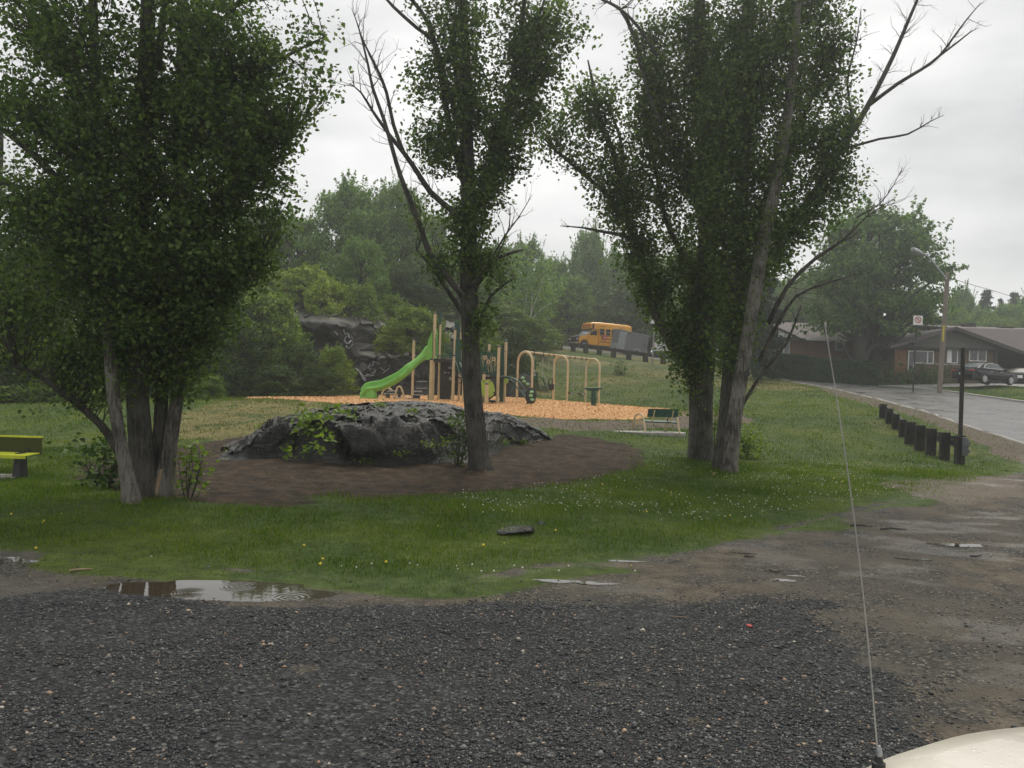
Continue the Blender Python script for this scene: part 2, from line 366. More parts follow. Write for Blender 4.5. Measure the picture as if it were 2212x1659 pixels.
PINKF = wpoly([(1860, 1042), (1990, 1028), (2212, 1036), (2212, 1075), (2050, 1090)])

SPOTS = [(*gp(657, 1446), .20), (*gp(940, 1522), .17), (*gp(962, 1578), .20), (*gp(1035, 1572), .10), (*gp(720, 1385), .16), (*gp(1300, 1480), .12), (*gp(330, 1500), .15), (*gp(1500, 1560), .14)]
def masks(x, y):
    n1 = 0.6 * fbm(x * 0.9, y * 0.9, 5, 31); n2 = fbm(x * 0.28, y * 0.28, 3, 40); n3 = 0.22 * fbm(x * 2.4, y * 2.4, 4, 35)
    rd = road_dist(x, y).reshape(x.shape)
    chips = sstep(-0.25, 0.25, poly_sd(x, y, CHIPS) + n1)
    dirt = np.maximum(sstep(-0.55, 0.55, poly_sd(x, y, DIRT) + n1), sstep(-0.2, 0.2, poly_sd(x, y, PATH) + n3))
    earth = sstep(-0.5, 0.5, poly_sd(x, y, EARTH) + n1)
    lsd = poly_sd(x, y, LOT)
    lot = sstep(-0.30, 0.30, lsd + n1 * 0.8 + n3)
    # ragged moss and weeds run over the edge of the lot
    moss = (1 - sstep(0.15, 1.6, lsd + 1.7 * n2)) * sstep(-0.12, 0.12, n2 + 0.05) * (x > -40)
    lot = lot * (1 - 0.85 * moss * (lsd > 0) * (1 - sstep(0.5, 1.5, lsd)))
    grav = sstep(-0.45, 0.45, poly_sd(x, y, GRAVEL) + 0.6 * n1 + 1.6 * n3)
    mudr = sstep(-0.35, 0.35, poly_sd(x, y, SHO) + n1)
    shoulder = np.maximum(mudr, 1 - sstep(ROAD_HW + 0.25, ROAD_HW + 0.9, rd + n3)) * (1 - lot)
    dry = np.maximum(sstep(-1.2, 0.8, poly_sd(x, y, DRYLAWN) + 2 * n1), 0)
    slope = sstep(47, 52, y) * (1 - sstep(19, 22, x)) * sstep(-6, 0, x)
    dry = np.clip(dry * 0.9 + slope * (0.50 + 1.2 * n2 + 0.6 * n1), 0, 1)
    dry = np.clip(dry + 0.5 * sstep(-1, 0.6, poly_sd(x, y, [(15.5, 26), (17, 40), (18, 52), (20, 62), (19, 66), (16.5, 52), (14, 35), (14, 26)]) + 2 * n1) * sstep(-.1, .3, n2), 0, 1)
    pink = sstep(-0.5, 0.5, poly_sd(x, y, PINKF) + n1)
    pale = np.zeros_like(x)
    for (sx_, sy_, sr) in SPOTS: pale = np.maximum(pale, 0.55 * (1 - sstep(0.2, 1.3, np.hypot(x - sx_, (y - sy_) * 1.1) / (sr * .75) + 3.0 * n3)))
    wet = sstep(0.02, 0.55, fbm(x * 0.9 + 3, y * 1.6, 5, 77)) * lot * (1 - grav * 0.6)
    edge = np.exp(-((lsd - 0.12) / 0.35) ** 2)
    return dict(grass=np.ones_like(x), dry=dry, dirt=np.maximum(dirt, 0), earth=np.maximum(earth, shoulder), chips=chips, lot=lot, grav=grav * lot * (1 - pale), pale=pale, wet=np.maximum(wet, edge * 0.4), pink=pink, moss=moss, rd=rd, lsd=lsd)

ra = np.concatenate([np.geomspace(0.8, 3.2, 18, endpoint=False), np.geomspace(3.2, 100, 560, endpoint=False), np.geomspace(100, 420, 40)])
an = np.concatenate([np.linspace(-38, 38, 470), np.linspace(38, 322, 110)[1:-1]])
TH = R(1) * an
rr, tt = np.meshgrid(ra, TH, indexing='ij')
GX = rr * np.sin(tt); GY = rr * np.cos(tt)
GZ = G(GX.ravel(), GY.ravel()).reshape(GX.shape)
mk_ = masks(GX, GY)
GZ = GZ - 0.16 * (1 - sstep(ROAD_HW - 0.5, ROAD_HW + 0.1, mk_['rd']))
GZ = GZ + 0.05 * mk_['chips'] + 0.03 * mk_['chips'] * fbm(GX * 3, GY * 3, 2, 3) - 0.03 * mk_['dirt'] + 0.07 * mk_['dirt'] * fbm(GX * 2.2, GY * 2.2, 4, 8) + 0.012 * mk_['grav'] * (1 + fbm(GX * 5, GY * 5, 2, 3))
nr, na = GX.shape
idx = np.arange(nr * na).reshape(nr, na); nxt = np.roll(idx, -1, axis=1)
F = np.stack([idx[:-1], nxt[:-1], nxt[1:], idx[1:]], -1).reshape(-1, 4)
V = np.stack([GX, GY, GZ], -1).reshape(-1, 3)
A1 = np.stack([mk_['dirt'], mk_['lot'], mk_['grav'], mk_['chips']], -1).reshape(-1, 4)
A2 = np.stack([mk_['dry'], mk_['earth'], mk_['wet'], mk_['pink'] + mk_['pale']], -1).reshape(-1, 4)
fA = A1[F].mean(1); fB = A2[F].mean(1)
kind = np.zeros(len(F), int)
kind[fB[:, 1] > 0.5] = 1; kind[fA[:, 0] > 0.5] = 1; kind[fA[:, 1] > 0.5] = 2; kind[(fA[:, 2] > 0.5)] = 3; kind[fA[:, 3] > 0.5] = 4

def groundmat():
    m, nt, b, o = nmat('ground_cover')
    def att(n):
        a = nt.nodes.new('ShaderNodeAttribute'); a.attribute_name = n; s = nt.nodes.new('ShaderNodeSeparateColor'); nt.links.new(a.outputs['Color'], s.inputs[0]); return [s.outputs[0], s.outputs[1], s.outputs[2], a.outputs['Alpha']]
    dirt, lot, grav, chips = att('cover_a'); dry, earth, wet, pink = att('cover_b')
    nf = noise(nt, 3.5, 6, rough=0.7); nfine = noise(nt, 22, 5, rough=0.7); nbig = noise(nt, 0.35, 4); nmid = noise(nt, 1.1, 5, rough=0.65)
    def soft(mask, lo=0.42, hi=0.58, amp=0.55, n=nfine):
        a = nt.nodes.new('ShaderNodeMath'); a.operation = 'MULTIPLY_ADD'; nt.links.new(n, a.inputs[0]); a.inputs[1].default_value = amp; a.inputs[2].default_value = -amp / 2
        c = nt.nodes.new('ShaderNodeMath'); c.operation = 'ADD'; nt.links.new(mask, c.inputs[0]); nt.links.new(a.outputs[0], c.inputs[1])
        r = nt.nodes.new('ShaderNodeMapRange'); nt.links.new(c.outputs[0], r.inputs[0]); r.inputs[1].default_value = lo; r.inputs[2].default_value = hi; return r.outputs[0]
    def mix(f, a, c):
        x = nt.nodes.new('ShaderNodeMix'); x.data_type = 'RGBA'; nt.links.new(f, x.inputs[0])
        for i, s in ((6, a), (7, c)):
            if isinstance(s, tuple): x.inputs[i].default_value = (*s, 1)
            else: nt.links.new(s, x.inputs[i])
        return x.outputs[2]
    grass = ramp(nt, nf, [(0.3, (0.026, 0.044, 0.009)), (0.55, (0.052, 0.086, 0.016)), (0.75, (0.09, 0.125, 0.025))])
    grass = mix(soft(nbig, 0.45, 0.62, 0.3), grass, ramp(nt, nf, [(0.3, (0.040, 0.055, 0.008)), (0.7, (0.11, 0.145, 0.018))]))
    dryc = ramp(nt, nf, [(0.3, (0.10, 0.085, 0.030)), (0.5, (0.17, 0.15, 0.055)), (0.72, (0.23, 0.20, 0.085))])
    dryc = mix(soft(nmid, 0.5, 0.6, 0.1), dryc, (0.07, 0.09, 0.022))
    col = mix(soft(dry, 0.3, 0.8, 0.5, nmid), grass, dryc)
    earthc = ramp(nt, nf, [(0.3, (0.075, 0.060, 0.045)), (0.7, (0.16, 0.13, 0.10))])
    col = mix(soft(earth), col, earthc)
    dirtc = ramp(nt, nf, [(0.34, (0.012, 0.0078, 0.0045)), (0.5, (0.036, 0.0235, 0.013)), (0.68, (0.085, 0.057, 0.034))])
    col = mix(soft(dirt), col, dirtc)
    vor = noise(nt, 42, kind='voronoi'); vsep = nt.nodes.new('ShaderNodeSeparateColor'); nt.links.new(vor.outputs['Color'], vsep.inputs[0])
    mud = ramp(nt, nf, [(0.32, (0.062, 0.050, 0.036)), (0.5, (0.115, 0.095, 0.070)), (0.72, (0.19, 0.16, 0.125))])
    mud = mix(soft(nbig, 0.42, 0.60, 0.2), mud, ramp(nt, nfine, [(0.3, (0.050, 0.046, 0.038)), (0.7, (0.12, 0.108, 0.088))]))
    peb = ramp(nt, vsep.outputs[0], [(0.0, (0.02, 0.02, 0.018)), (0.75, (0.06, 0.058, 0.052)), (0.93, (0.13, 0.12, 0.10)), (1.0, (0.26, 0.22, 0.18))])
    mud = mix(soft(nmid, 0.42, 0.60, 0.4), mud, peb)
    col = mix(soft(lot), col, mud)
    col = mix(soft(pink, 0.5, 0.7, 0.6, nf), col, ramp(nt, nfine, [(0.35, (0.085, 0.070, 0.055)), (0.7, (0.20, 0.17, 0.135))]))
    gcol = ramp(nt, vsep.outputs[0], [(0.0, (0.014, 0.0148, 0.0155)), (0.6, (0.034, 0.036, 0.037)), (0.9, (0.068, 0.071, 0.072)), (1.0, (0.13, 0.128, 0.12))])
    col = mix(soft(grav), col, gcol)
    v2 = noise(nt, 17, kind='voronoi', stretch=(1, 1.7, 1)); v2s = nt.nodes.new('ShaderNodeSeparateColor'); nt.links.new(v2.outputs['Color'], v2s.inputs[0])
    ccol = ramp(nt, v2s.outputs[0], [(0.0, (0.28, 0.125, 0.045)), (0.4, (0.52, 0.27, 0.11)), (0.8, (0.66, 0.38, 0.17)), (1.0, (0.74, 0.48, 0.25))])
    col = mix(soft(chips, 0.4, 0.6, 0.7), col, ccol)
    nt.links.new(col, b.inputs['Base Color'])
    ws = soft(wet, 0.15, 0.95, 0.9, nf)
    rg = nt.nodes.new('ShaderNodeMapRange'); nt.links.new(ws, rg.inputs[0]); rg.inputs[3].default_value = 0.9; rg.inputs[4].default_value = 0.36
    nt.links.new(rg.outputs[0], b.inputs['Roughness']); b.inputs['Specular IOR Level'].default_value = 0.25
    ad = nt.nodes.new('ShaderNodeMath'); ad.operation = 'ADD'; nt.links.new(nfine, ad.inputs[0]); nt.links.new(vor.outputs['Distance'], ad.inputs[1])
    bump(nt, b, ad.outputs[0], 0.6, 0.03)
    return m
GM = groundmat()
for k, nm in enumerate(['ground', 'bare_soil', 'muddy_lot', 'gravel_lot', 'wood_chip_surface']):
    f = F[kind == k]; u, inv = np.unique(f, return_inverse=True); f2 = inv.reshape(-1, 4)
    o = mk(nm, V[u], f2, GM, smooth=True, attrs={'cover_a': A1[u], 'cover_b': A2[u]}); o['kind'] = 'structure'

def surf(x, y):
    """height of the ground sheet with its covers"""
    x = np.atleast_1d(np.asarray(x, float)); y = np.atleast_1d(np.asarray(y, float))
    r = np.hypot(x, y); a = np.degrees(np.arctan2(x, y))
    ii = np.clip(np.searchsorted(ra, r) - 1, 0, nr - 2); jj = np.clip(np.searchsorted(an, a) - 1, 0, 468)
    fr = (r - ra[ii]) / (ra[ii + 1] - ra[ii]); fa = (a - an[jj]) / (an[jj + 1] - an[jj])
    return (GZ[ii, jj] * (1 - fr) + GZ[ii + 1, jj] * fr) * (1 - fa) + (GZ[ii, jj + 1] * (1 - fr) + GZ[ii + 1, jj + 1] * fr) * fa
def s1(x, y): return float(surf(x, y)[0])

# road ribbon and kerbs
rc = resample(ROADC, 0.8); T = np.gradient(rc, axis=0); T /= np.linalg.norm(T, axis=1, keepdims=True); NRM = np.c_[T[:, 1], -T[:, 0]]   # to the right of travel
offs = np.linspace(-ROAD_HW, ROAD_HW, 15)
ctr = G0(rc[:, 0], rc[:, 1])
eL = rc - NRM * ROAD_HW; eR = rc + NRM * ROAD_HW
zL = G0(eL[:, 0], eL[:, 1]); zR = G0(eR[:, 0], eR[:, 1])
V2 = []
for j, of in enumerate(offs):
    p = rc + NRM * of; t = (of + ROAD_HW) / (2 * ROAD_HW)
    V2.append(np.c_[p, zL * (1 - t) + zR * t + 0.05 * (1 - (2 * t - 1) ** 2) + 0.02])
V2 = np.stack(V2, 1); n0, n1_ = V2.shape[:2]; I = np.arange(n0 * n1_).reshape(n0, n1_)
Fr = np.stack([I[:-1, :-1], I[:-1, 1:], I[1:, 1:], I[1:, :-1]], -1).reshape(-1, 4)
m, nt, b, o_ = nmat('wet_asphalt')
nf = noise(nt, 1.2, 6, rough=0.65); nfi = noise(nt, 30, 4); lng = noise(nt, 0.5, 5, rough=0.7)
c1 = ramp(nt, nf, [(0.3, (0.050, 0.049, 0.050)), (0.55, (0.085, 0.082, 0.082)), (0.75, (0.14, 0.13, 0.128))])
vv = noise(nt, 0.35, kind='voronoi'); vv.feature = 'DISTANCE_TO_EDGE'
wv = nt.nodes.new('ShaderNodeVectorMath'); wv.operation = 'ADD'; tcx = nt.nodes.new('ShaderNodeTexCoord'); nn = nt.nodes.new('ShaderNodeTexNoise'); nn.inputs['Scale'].default_value = 0.8; nn.inputs['Detail'].default_value = 5
nt.links.new(tcx.outputs['Object'], wv.inputs[0]); nt.links.new(tcx.outputs['Object'], nn.inputs['Vector']); nt.links.new(nn.outputs['Color'], wv.inputs[1]); nt.links.new(wv.outputs[0], vv.inputs['Vector'])
mxr = nt.nodes.new('ShaderNodeMix'); mxr.data_type = 'RGBA'; nt.links.new(ramp(nt, vv.outputs['Distance'], [(0.0, (1, 1, 1)), (0.012, (0, 0, 0))]), mxr.inputs[0]); nt.links.new(c1, mxr.inputs[6]); mxr.inputs[7].default_value = (0.022, 0.022, 0.022, 1)
nt.links.new(mxr.outputs[2], b.inputs['Base Color'])
rr_ = nt.nodes.new('ShaderNodeMapRange'); nt.links.new(lng, rr_.inputs[0]); rr_.inputs[1].default_value = 0.35; rr_.inputs[2].default_value = 0.65; rr_.inputs[3].default_value = 0.24; rr_.inputs[4].default_value = 0.5
nt.links.new(rr_.outputs[0], b.inputs['Roughness']); bump(nt, b, nfi, 0.25, 0.01)
tag(mk('road', V2.reshape(-1, 3), Fr, m, smooth=True), kind='structure')
def kerb(name, side, i0, i1, gaps=()):
    ed = rc + NRM * (ROAD_HW * side); zz = (zR if side > 0 else zL)
    prof = [(0, -0.12), (0, 0.11 if side > 0 else 0.025), (0.14 if side > 0 else .09, 0.12 if side > 0 else 0.025), (0.16, -0.12)]
    Vk = []; Fk = []
    ids = [i for i in range(i0, i1)]
    for q, i in enumerate(ids):
        dz = 0
        for a, c in gaps:
            if a < rc[i, 1] < c: dz = -0.08
        w = (0.05 * math.sin(i * 1.7) + .04 * math.sin(i * 3.1)) * (side < 0); dz -= (0.05 if math.sin(i * 2.3) > .55 and side < 0 else 0)
        for (o2, z2) in prof:
            p = ed[i] + NRM[i] * side * (o2 + w); Vk.append((p[0], p[1], zz[i] + z2 + 0.02 + dz))
        if q:
            for k in range(3): a = (q - 1) * 4 + k; Fk.append((a, a + 1, a + 5, a + 4))
    tag(mk(name, Vk, Fk, M['concrete']), kind='structure')
i_a = int(np.argmin(abs(rc[:, 1] - 5))); i_b = len(rc) - 30
kerb('kerb', 1, i_a, i_b, gaps=((59, 64),)); kerb('kerb', -1, i_a, i_b)
# driveways
def drive(name, poly, lift=0.03, mat='asphalt_pad'):
    (ax, ay), (bx, by), (cx, cy), (dx, dy) = poly; n = 14; Vd = []
    for i in range(n + 1):
        for j in range(n + 1):
            s, t = i / n, j / n
            x = (ax * (1 - s) + bx * s) * (1 - t) + (dx * (1 - s) + cx * s) * t; y = (ay * (1 - s) + by * s) * (1 - t) + (dy * (1 - s) + cy * s) * t
            Vd.append((x, y))
    Vd = np.array(Vd); z = np.maximum(surf(Vd[:, 0], Vd[:, 1]), G0(Vd[:, 0], Vd[:, 1])) + lift
    Id = np.arange((n + 1) ** 2).reshape(n + 1, n + 1)
    Fd = np.stack([Id[:-1, :-1], Id[1:, :-1], Id[1:, 1:], Id[:-1, 1:]], -1).reshape(-1, 4)
    tag(mk(name, np.c_[Vd, z], Fd, M[mat], smooth=True), kind='structure')
drive('driveway', [(28.3, 59.3), (48, 56.6), (48, 66), (28.3, 63.5)], 0.06)
0 and drive('driveway', [(28.2, 66), (30.5, 66.3), (29.5, 71), (27.3, 70)], 0.06, 'concrete')

# puddles
m, nt, b, o_ = nmat('puddle_water')
b.inputs['Base Color'].default_value = (0.050, 0.040, 0.028, 1); b.inputs['Roughness'].default_value = 0.02; b.inputs['Specular IOR Level'].default_value = 0.6
t = nt.nodes.new('ShaderNodeTexCoord'); last = None
for (cx, cy, sc) in [(-2.66, 8.28, 21), (-3.05, 7.98, 33), (-2.05, 7.92, 17)]:
    mp = nt.nodes.new('ShaderNodeMapping'); mp.inputs['Location'].default_value = (-cx, -cy, 0); nt.links.new(t.outputs['Object'], mp.inputs[0])
    ln = nt.nodes.new('ShaderNodeVectorMath'); ln.operation = 'LENGTH'; nt.links.new(mp.outputs[0], ln.inputs[0])
    mu = nt.nodes.new('ShaderNodeMath'); mu.operation = 'MULTIPLY'; nt.links.new(ln.outputs['Value'], mu.inputs[0]); mu.inputs[1].default_value = sc * 6.283
    sn = nt.nodes.new('ShaderNodeMath'); sn.operation = 'SINE'; nt.links.new(mu.outputs[0], sn.inputs[0])
    fo = nt.nodes.new('ShaderNodeMapRange'); nt.links.new(ln.outputs['Value'], fo.inputs[0]); fo.inputs[1].default_value = 0.03; fo.inputs[2].default_value = 0.22; fo.inputs[3].default_value = 1; fo.inputs[4].default_value = 0
    pr = nt.nodes.new('ShaderNodeMath'); pr.operation = 'MULTIPLY'; nt.links.new(sn.outputs[0], pr.inputs[0]); nt.links.new(fo.outputs[0], pr.inputs[1])
    if last is None: last = pr.outputs[0]
    else:
        ad = nt.nodes.new('ShaderNodeMath'); ad.operation = 'ADD'; nt.links.new(last, ad.inputs[0]); nt.links.new(pr.outputs[0], ad.inputs[1]); last = ad.outputs[0]
nn = noise(nt, 9, 2); ad = nt.nodes.new('ShaderNodeMath'); ad.operation = 'MULTIPLY_ADD'; nt.links.new(nn, ad.inputs[0]); ad.inputs[1].default_value = 0.6; nt.links.new(last, ad.inputs[2])
bump(nt, b, ad.outputs[0], 0.16, 0.004); M['water'] = m
def puddle(cx, cy, rx, ry, lift):
    k = 64; a = np.arange(k) * 2 * math.pi / k; z0 = float(surf(cx, cy)[0]) + lift
    rad = 1 + 0.18 * np.sin(a * 3 + cx) + 0.08 * np.sin(a * 7 + 1)
    Vp = [(cx, cy, z0)] + [(cx + rx * r_ * math.cos(q), cy + ry * r_ * math.sin(q), z0) for q, r_ in zip(a, rad)]
    tag(mk('water', Vp, [(0, 1 + i, 1 + (i + 1) % k) for i in range(k)], M['water']), kind='structure')
puddle(PUD[0], PUD[1], PUD[2] * 1.15, PUD[3] * 1.4, 0.024)
puddle(-5.75, 9.1, 0.8, 0.22, 0.012)
for (px_, py_, rx_, ry_) in [(1215, 1256, .30, .07), (1290, 1262, .22, .05), (1350, 1212, .24, .05), (1600, 1194, .20, .05), (1690, 1257, .14, .06), (1720, 1247, .10, .03), (2080, 1178, .45, .12), (1980, 1210, .25, .06)]:
    q_ = gp(px_, py_); puddle(q_[0], q_[1], rx_, ry_, 0.004)

# ------------------------------------------------------------------ scattered stones, grass blades, chips, flowers
def in_view(n, d0, d1, amax=34, power=1.0, seed=0):
    r_ = np.random.default_rng(seed)
    d = (d0 ** power + (d1 ** power - d0 ** power) * r_.random(n)) ** (1 / power) if power else d0 * (d1 / d0) ** r_.random(n)
    u = (r_.random(n) * 2 - 1) * math.tan(R(amax)); return u * d, d
OCT = np.array([(1, 0, 0), (0, 1, 0), (-1, 0, 0), (0, -1, 0), (0, 0, 1), (0, 0, -0.7)]); OCTF = np.array([(0, 1, 4), (1, 2, 4), (2, 3, 4), (3, 0, 4), (1, 0, 5), (2, 1, 5), (3, 2, 5), (0, 3, 5)])
def stones(name, x, y, size, mat, label, cat, sd=1, flat=0.6):
    r_ = np.random.default_rng(sd); n = len(x)
    B = OCT[None] * (1 + 0.7 * (r_.random((n, 6, 3)) - 0.5)); B[:, :, 2] *= flat
    B = B + 0.35 * (r_.random((n, 6, 3)) - 0.5)
    ang = r_.random(n) * 6.283; c, s = np.cos(ang), np.sin(ang); el = 0.7 + 0.9 * r_.random(n)
    X = B[:, :, 0] * el[:, None]; Y = B[:, :, 1]
    Vv = np.stack([(X * c[:, None] - Y * s[:, None]), (X * s[:, None] + Y * c[:, None]), B[:, :, 2] + 0.12 * r_.standard_normal(n)[:, None] * B[:, :, 0]], -1) * size[:, None, None]
    Vv += np.stack([x, y, surf(x, y) + size * flat * 0.25], -1)[:, None, :]
    Ff = (np.arange(n)[:, None, None] * 6 + OCTF[None]).reshape(-1, 3)
    return tag(mk(name, Vv.reshape(-1, 3), Ff, mat), label, cat, kind='stuff')
m, nt, b, o_ = nmat('gravel_stone')
ge = nt.nodes.new('ShaderNodeNewGeometry'); bg_ = noise(nt, 0.9, 3)
c1 = ramp(nt, ge.outputs['Random Per Island'], [(0.0, (0.011, 0.0128, 0.0138)), (0.42, (0.024, 0.0275, 0.029)), (0.78, (0.056, 0.061, 0.063)), (0.91, (0.15, 0.153, 0.15)), (0.972, (0.14, 0.14, 0.13)), (0.978, (0.34, 0.20, 0.13)), (0.99, (0.40, 0.30, 0.20)), (1.0, (0.5, 0.46, 0.40))])
nt.links.new(c1, b.inputs['Base Color']); b.inputs['Roughness'].default_value = 0.55; b.inputs['Specular IOR Level'].default_value = 0.4
M['stone'] = m
x, y = in_view(240000, 4.0, 9.2, 35, 1.4, 3)
mm = masks(x, y); r_ = np.random.default_rng(5)
keep = r_.random(len(x)) < np.clip(mm['grav'] * 1.0 + mm['lot'] * 0.05, 0, 1)
keep &= ((x - PUD[0]) / PUD[2]) ** 2 + ((y - PUD[1]) / PUD[3]) ** 2 > 1.15
dens = sstep(-0.28, 0.05, fbm(x * 0.9, y * 0.9, 3, 55)); keep &= r_.random(len(x)) < 0.12 + 0.88 * dens
x, y = x[keep], y[keep]
sz = np.clip(0.0056 * np.exp(0.52 * r_.standard_normal(len(x))), 0.0026, 0.024)
stones('gravel_stones', x, y, sz, M['stone'], 'loose dark crushed gravel with a few pink and white stones across the foreground', 'gravel')
x, y = in_view(9000, 4.0, 26, 35, 1.0, 13); mm = masks(x, y); keep = r_.random(len(x)) < mm['lot'] * (1 - mm['grav']); x, y = x[keep], y[keep]
m2 = simple('pebble', (0.20, 0.17, 0.14), (0.07, 0.06, 0.05), 0.7, 50)
stones('pebbles', x, y, np.clip(0.009 * np.exp(0.4 * r_.standard_normal(len(x))), 0.004, 0.03), m2, 'small pebbles scattered over the brown mud at the edge of the lot', 'pebbles', 4)

def blades(name, n, d0, d1, power, h0, h1, wid, mat, label, cat, sel, seed, lean=0.5):
    x, y = in_view(n, d0, d1, 35, power, seed); r_ = np.random.default_rng(seed + 1)
    keep = r_.random(n) < sel(x, y); x, y = x[keep], y[keep]; n = len(x)
    clump = 0.75 + 0.9 * fbm(x * 1.3, y * 1.3, 2, 66)
    h = (h0 + (h1 - h0) * r_.random(n) ** 2) * np.clip(clump, 0.4, 1.8); a = r_.random(n) * 6.283; w = wid * (0.6 + 0.8 * r_.random(n)) * np.maximum(1, y / 14)
    h = h * np.clip(0.5 - masks(x, y)['lsd'] / 1.3, 0.42, 1)
    z = surf(x, y) - 0.005; la = r_.random(n) * 6.283; ll = lean * h * r_.random(n)
    dx, dy = np.cos(a) * w / 2, np.sin(a) * w / 2; lx, ly = np.cos(la) * ll, np.sin(la) * ll
    Vb = np.stack([np.stack([x - dx, y - dy, z], -1), np.stack([x + dx, y + dy, z], -1), np.stack([x + dx * .6 + lx * .4, y + dy * .6 + ly * .4, z + h * .6], -1), np.stack([x + lx, y + ly, z + h], -1)], 1).reshape(-1, 3)
    b0 = np.arange(n)[:, None] * 4; Fb = np.concatenate([b0 + [0, 1, 2], b0 + [0, 2, 3]], 0)
    return tag(mk(name, Vb, Fb, mat), label, cat, kind='stuff')
M['grassA'] = leafmat('grass_blades', (0.036, 0.068, 0.006), (0.078, 0.138, 0.012), (0.16, 0.23, 0.03), 0.42, 0.35)
def selg(x, y):
    m = masks(x, y)
    return (((x - PUD[0]) / (PUD[2] * 1.15)) ** 2 + ((y - PUD[1]) / (PUD[3] * 1.5)) ** 2 > 1) * np.clip(1 - m['lot'] * 1.0 - m['dirt'] * 1.04 - m['chips'] * 1.2 - m['earth'] * 0.75 - m['dry'] * 0.55 - (m['rd'] < ROAD_HW + 0.3), 0, 1) * (1 - 0.35 * np.exp(-((m['lsd'] + 0.3) / 0.8) ** 2)) * np.clip(1 - sstep(-6.5, -5, poly_sd(x, y, [(-99, 33), (-2, 50), (99, 200), (-99, 200)])) * 0, 0, 1)
blades('grass', 300000, 8, 22, 1.3, 0.035, 0.11, 0.008, M['grassA'], 'short wet green grass growing around the trees and the bare soil', 'grass', selg, 21)
blades('grass', 170000, 20, 62, 1.0, 0.05, 0.13, 0.013, M['grassA'], 'short green grass running from the bench up the slope to the road', 'grass', selg, 27)
M['grassD'] = leafmat('dry_grass_blades', (0.07, 0.06, 0.02), (0.14, 0.12, 0.045), (0.26, 0.22, 0.10), 0.3, 0.35)
def seld(x, y):
    m = masks(x, y); return np.clip(m['dry'] * 1.1 + 0.05 + 0.25 * m['earth'] + 0.03 * m['dirt'] - m['lot'] * 0.98 - m['chips'] - (m['rd'] < ROAD_HW + 0.3), 0, 1)
blades('dry_grass', 120000, 8, 66, 0.8, 0.04, 0.12, 0.010, M['grassD'], 'thin straw coloured grass on the lawn mound and the slope below the road', 'dry grass', seld, 31, 0.9)
M['moss'] = leafmat('low_weeds', (0.045, 0.06, 0.010), (0.085, 0.11, 0.018), (0.14, 0.17, 0.035), 0.3, 0.35)
def selm(x, y):
    m = masks(x, y); return np.clip(m['moss'], 0, 1) * (m['lsd'] > -2.2) * (m['lsd'] < 1.6) * 0.8
blades('low_weeds', 90000, 7, 16, 1.2, 0.008, 0.025, 0.010, M['moss'], 'low yellow green weeds creeping over the muddy edge of the lot', 'weeds', selm, 41, 1.2)
# flower heads
def flowers(name, n, seed, cond, c, size, label, cat, hh=0.09):
    r_ = np.random.default_rng(seed); x, y = in_view(n, 9, 36, 34, 0.8, seed); k = r_.random(n) < selg(x, y) * cond(x, y); x, y = x[k], y[k]; n = len(x)
    z = surf(x, y) + hh * (0.5 + 0.7 * r_.random(n)); s = size * (0.6 + 0.8 * r_.random(n))
    Vv = (OCT[None] * s[:, None, None] + np.stack([x, y, z], -1)[:, None, :]).reshape(-1, 3); Ff = (np.arange(n)[:, None, None] * 6 + OCTF[None]).reshape(-1, 3)
    mb_st = np.stack([np.stack([x - .002, y, z - s], -1), np.stack([x + .002, y, z - s], -1), np.stack([x, y, surf(x, y)], -1)], 1).reshape(-1, 3)
    tag(mk(name, Vv, Ff, simple(name + '_petals', c, tuple(v * .8 for v in c), 0.8, 20)), label, cat, kind='stuff')
CLOV = wpoly([(1080, 1055), (1300, 1035), (1400, 975), (1400, 945), (1500, 945), (1500, 985), (1640, 1030), (2060, 1000), (1900, 1080), (1600, 1110), (1100, 1110)])
def ccl(x, y): return np.clip(sstep(-1.5, 1.2, poly_sd(x, y, CLOV) + 2 * fbm(x * .6, y * .6, 2, 4)) + 0.02, 0, 1) * sstep(-0.3, 0.2, fbm(x * 0.8, y * 0.8, 3, 91))
flowers('clover_flowers', 6500, 51, ccl, (0.62, 0.60, 0.50), 0.012, 'tiny white clover heads dotted through the grass by the right-hand trees', 'flowers', 0.10)
flowers('dandelions', 170, 53, lambda x, y: np.clip(ccl(x, y) * .6 + 0.12, 0, 1), (0.75, 0.60, 0.05), 0.017, 'a few yellow dandelions scattered in the grass', 'flowers', 0.10)
# wood chips
x, y = in_view(60000, 28, 48, 30, 1.0, 61); mm = masks(x, y); k = (mm['chips'] > 0.35) | ((poly_sd(x, y, CHIPS) > -0.9) & (r_.random(len(x)) < 0.12)); x, y = x[k], y[k]; n = len(x); rz = np.random.default_rng(9)
a = rz.random(n) * 6.283; s = 0.035 * (0.5 + rz.random(n)); w = s * 0.35; tl = (rz.random(n) - .5) * 0.05
ux, uy = np.cos(a), np.sin(a); zc = surf(x, y) + 0.012 + 0.02 * rz.random(n)
Vc = np.stack([np.stack([x - ux * s - uy * w, y - uy * s + ux * w, zc - tl], -1), np.stack([x - ux * s + uy * w, y - uy * s - ux * w, zc - tl * .5], -1), np.stack([x + ux * s + uy * w, y + uy * s - ux * w, zc + tl], -1), np.stack([x + ux * s - uy * w, y + uy * s + ux * w, zc + tl * 1.3], -1)], 1).reshape(-1, 3)
M['chip'] = leafmat('wood_chip', (0.30, 0.14, 0.05), (0.58, 0.32, 0.14), (0.76, 0.52, 0.28), 0.05, 0.4, 0.8, lw=0.7)
tag(mk('wood_chips', Vc, np.arange(n * 4).reshape(-1, 4), M['chip']), 'fresh orange wood chips spread under the playground equipment', 'wood chips', kind='stuff')
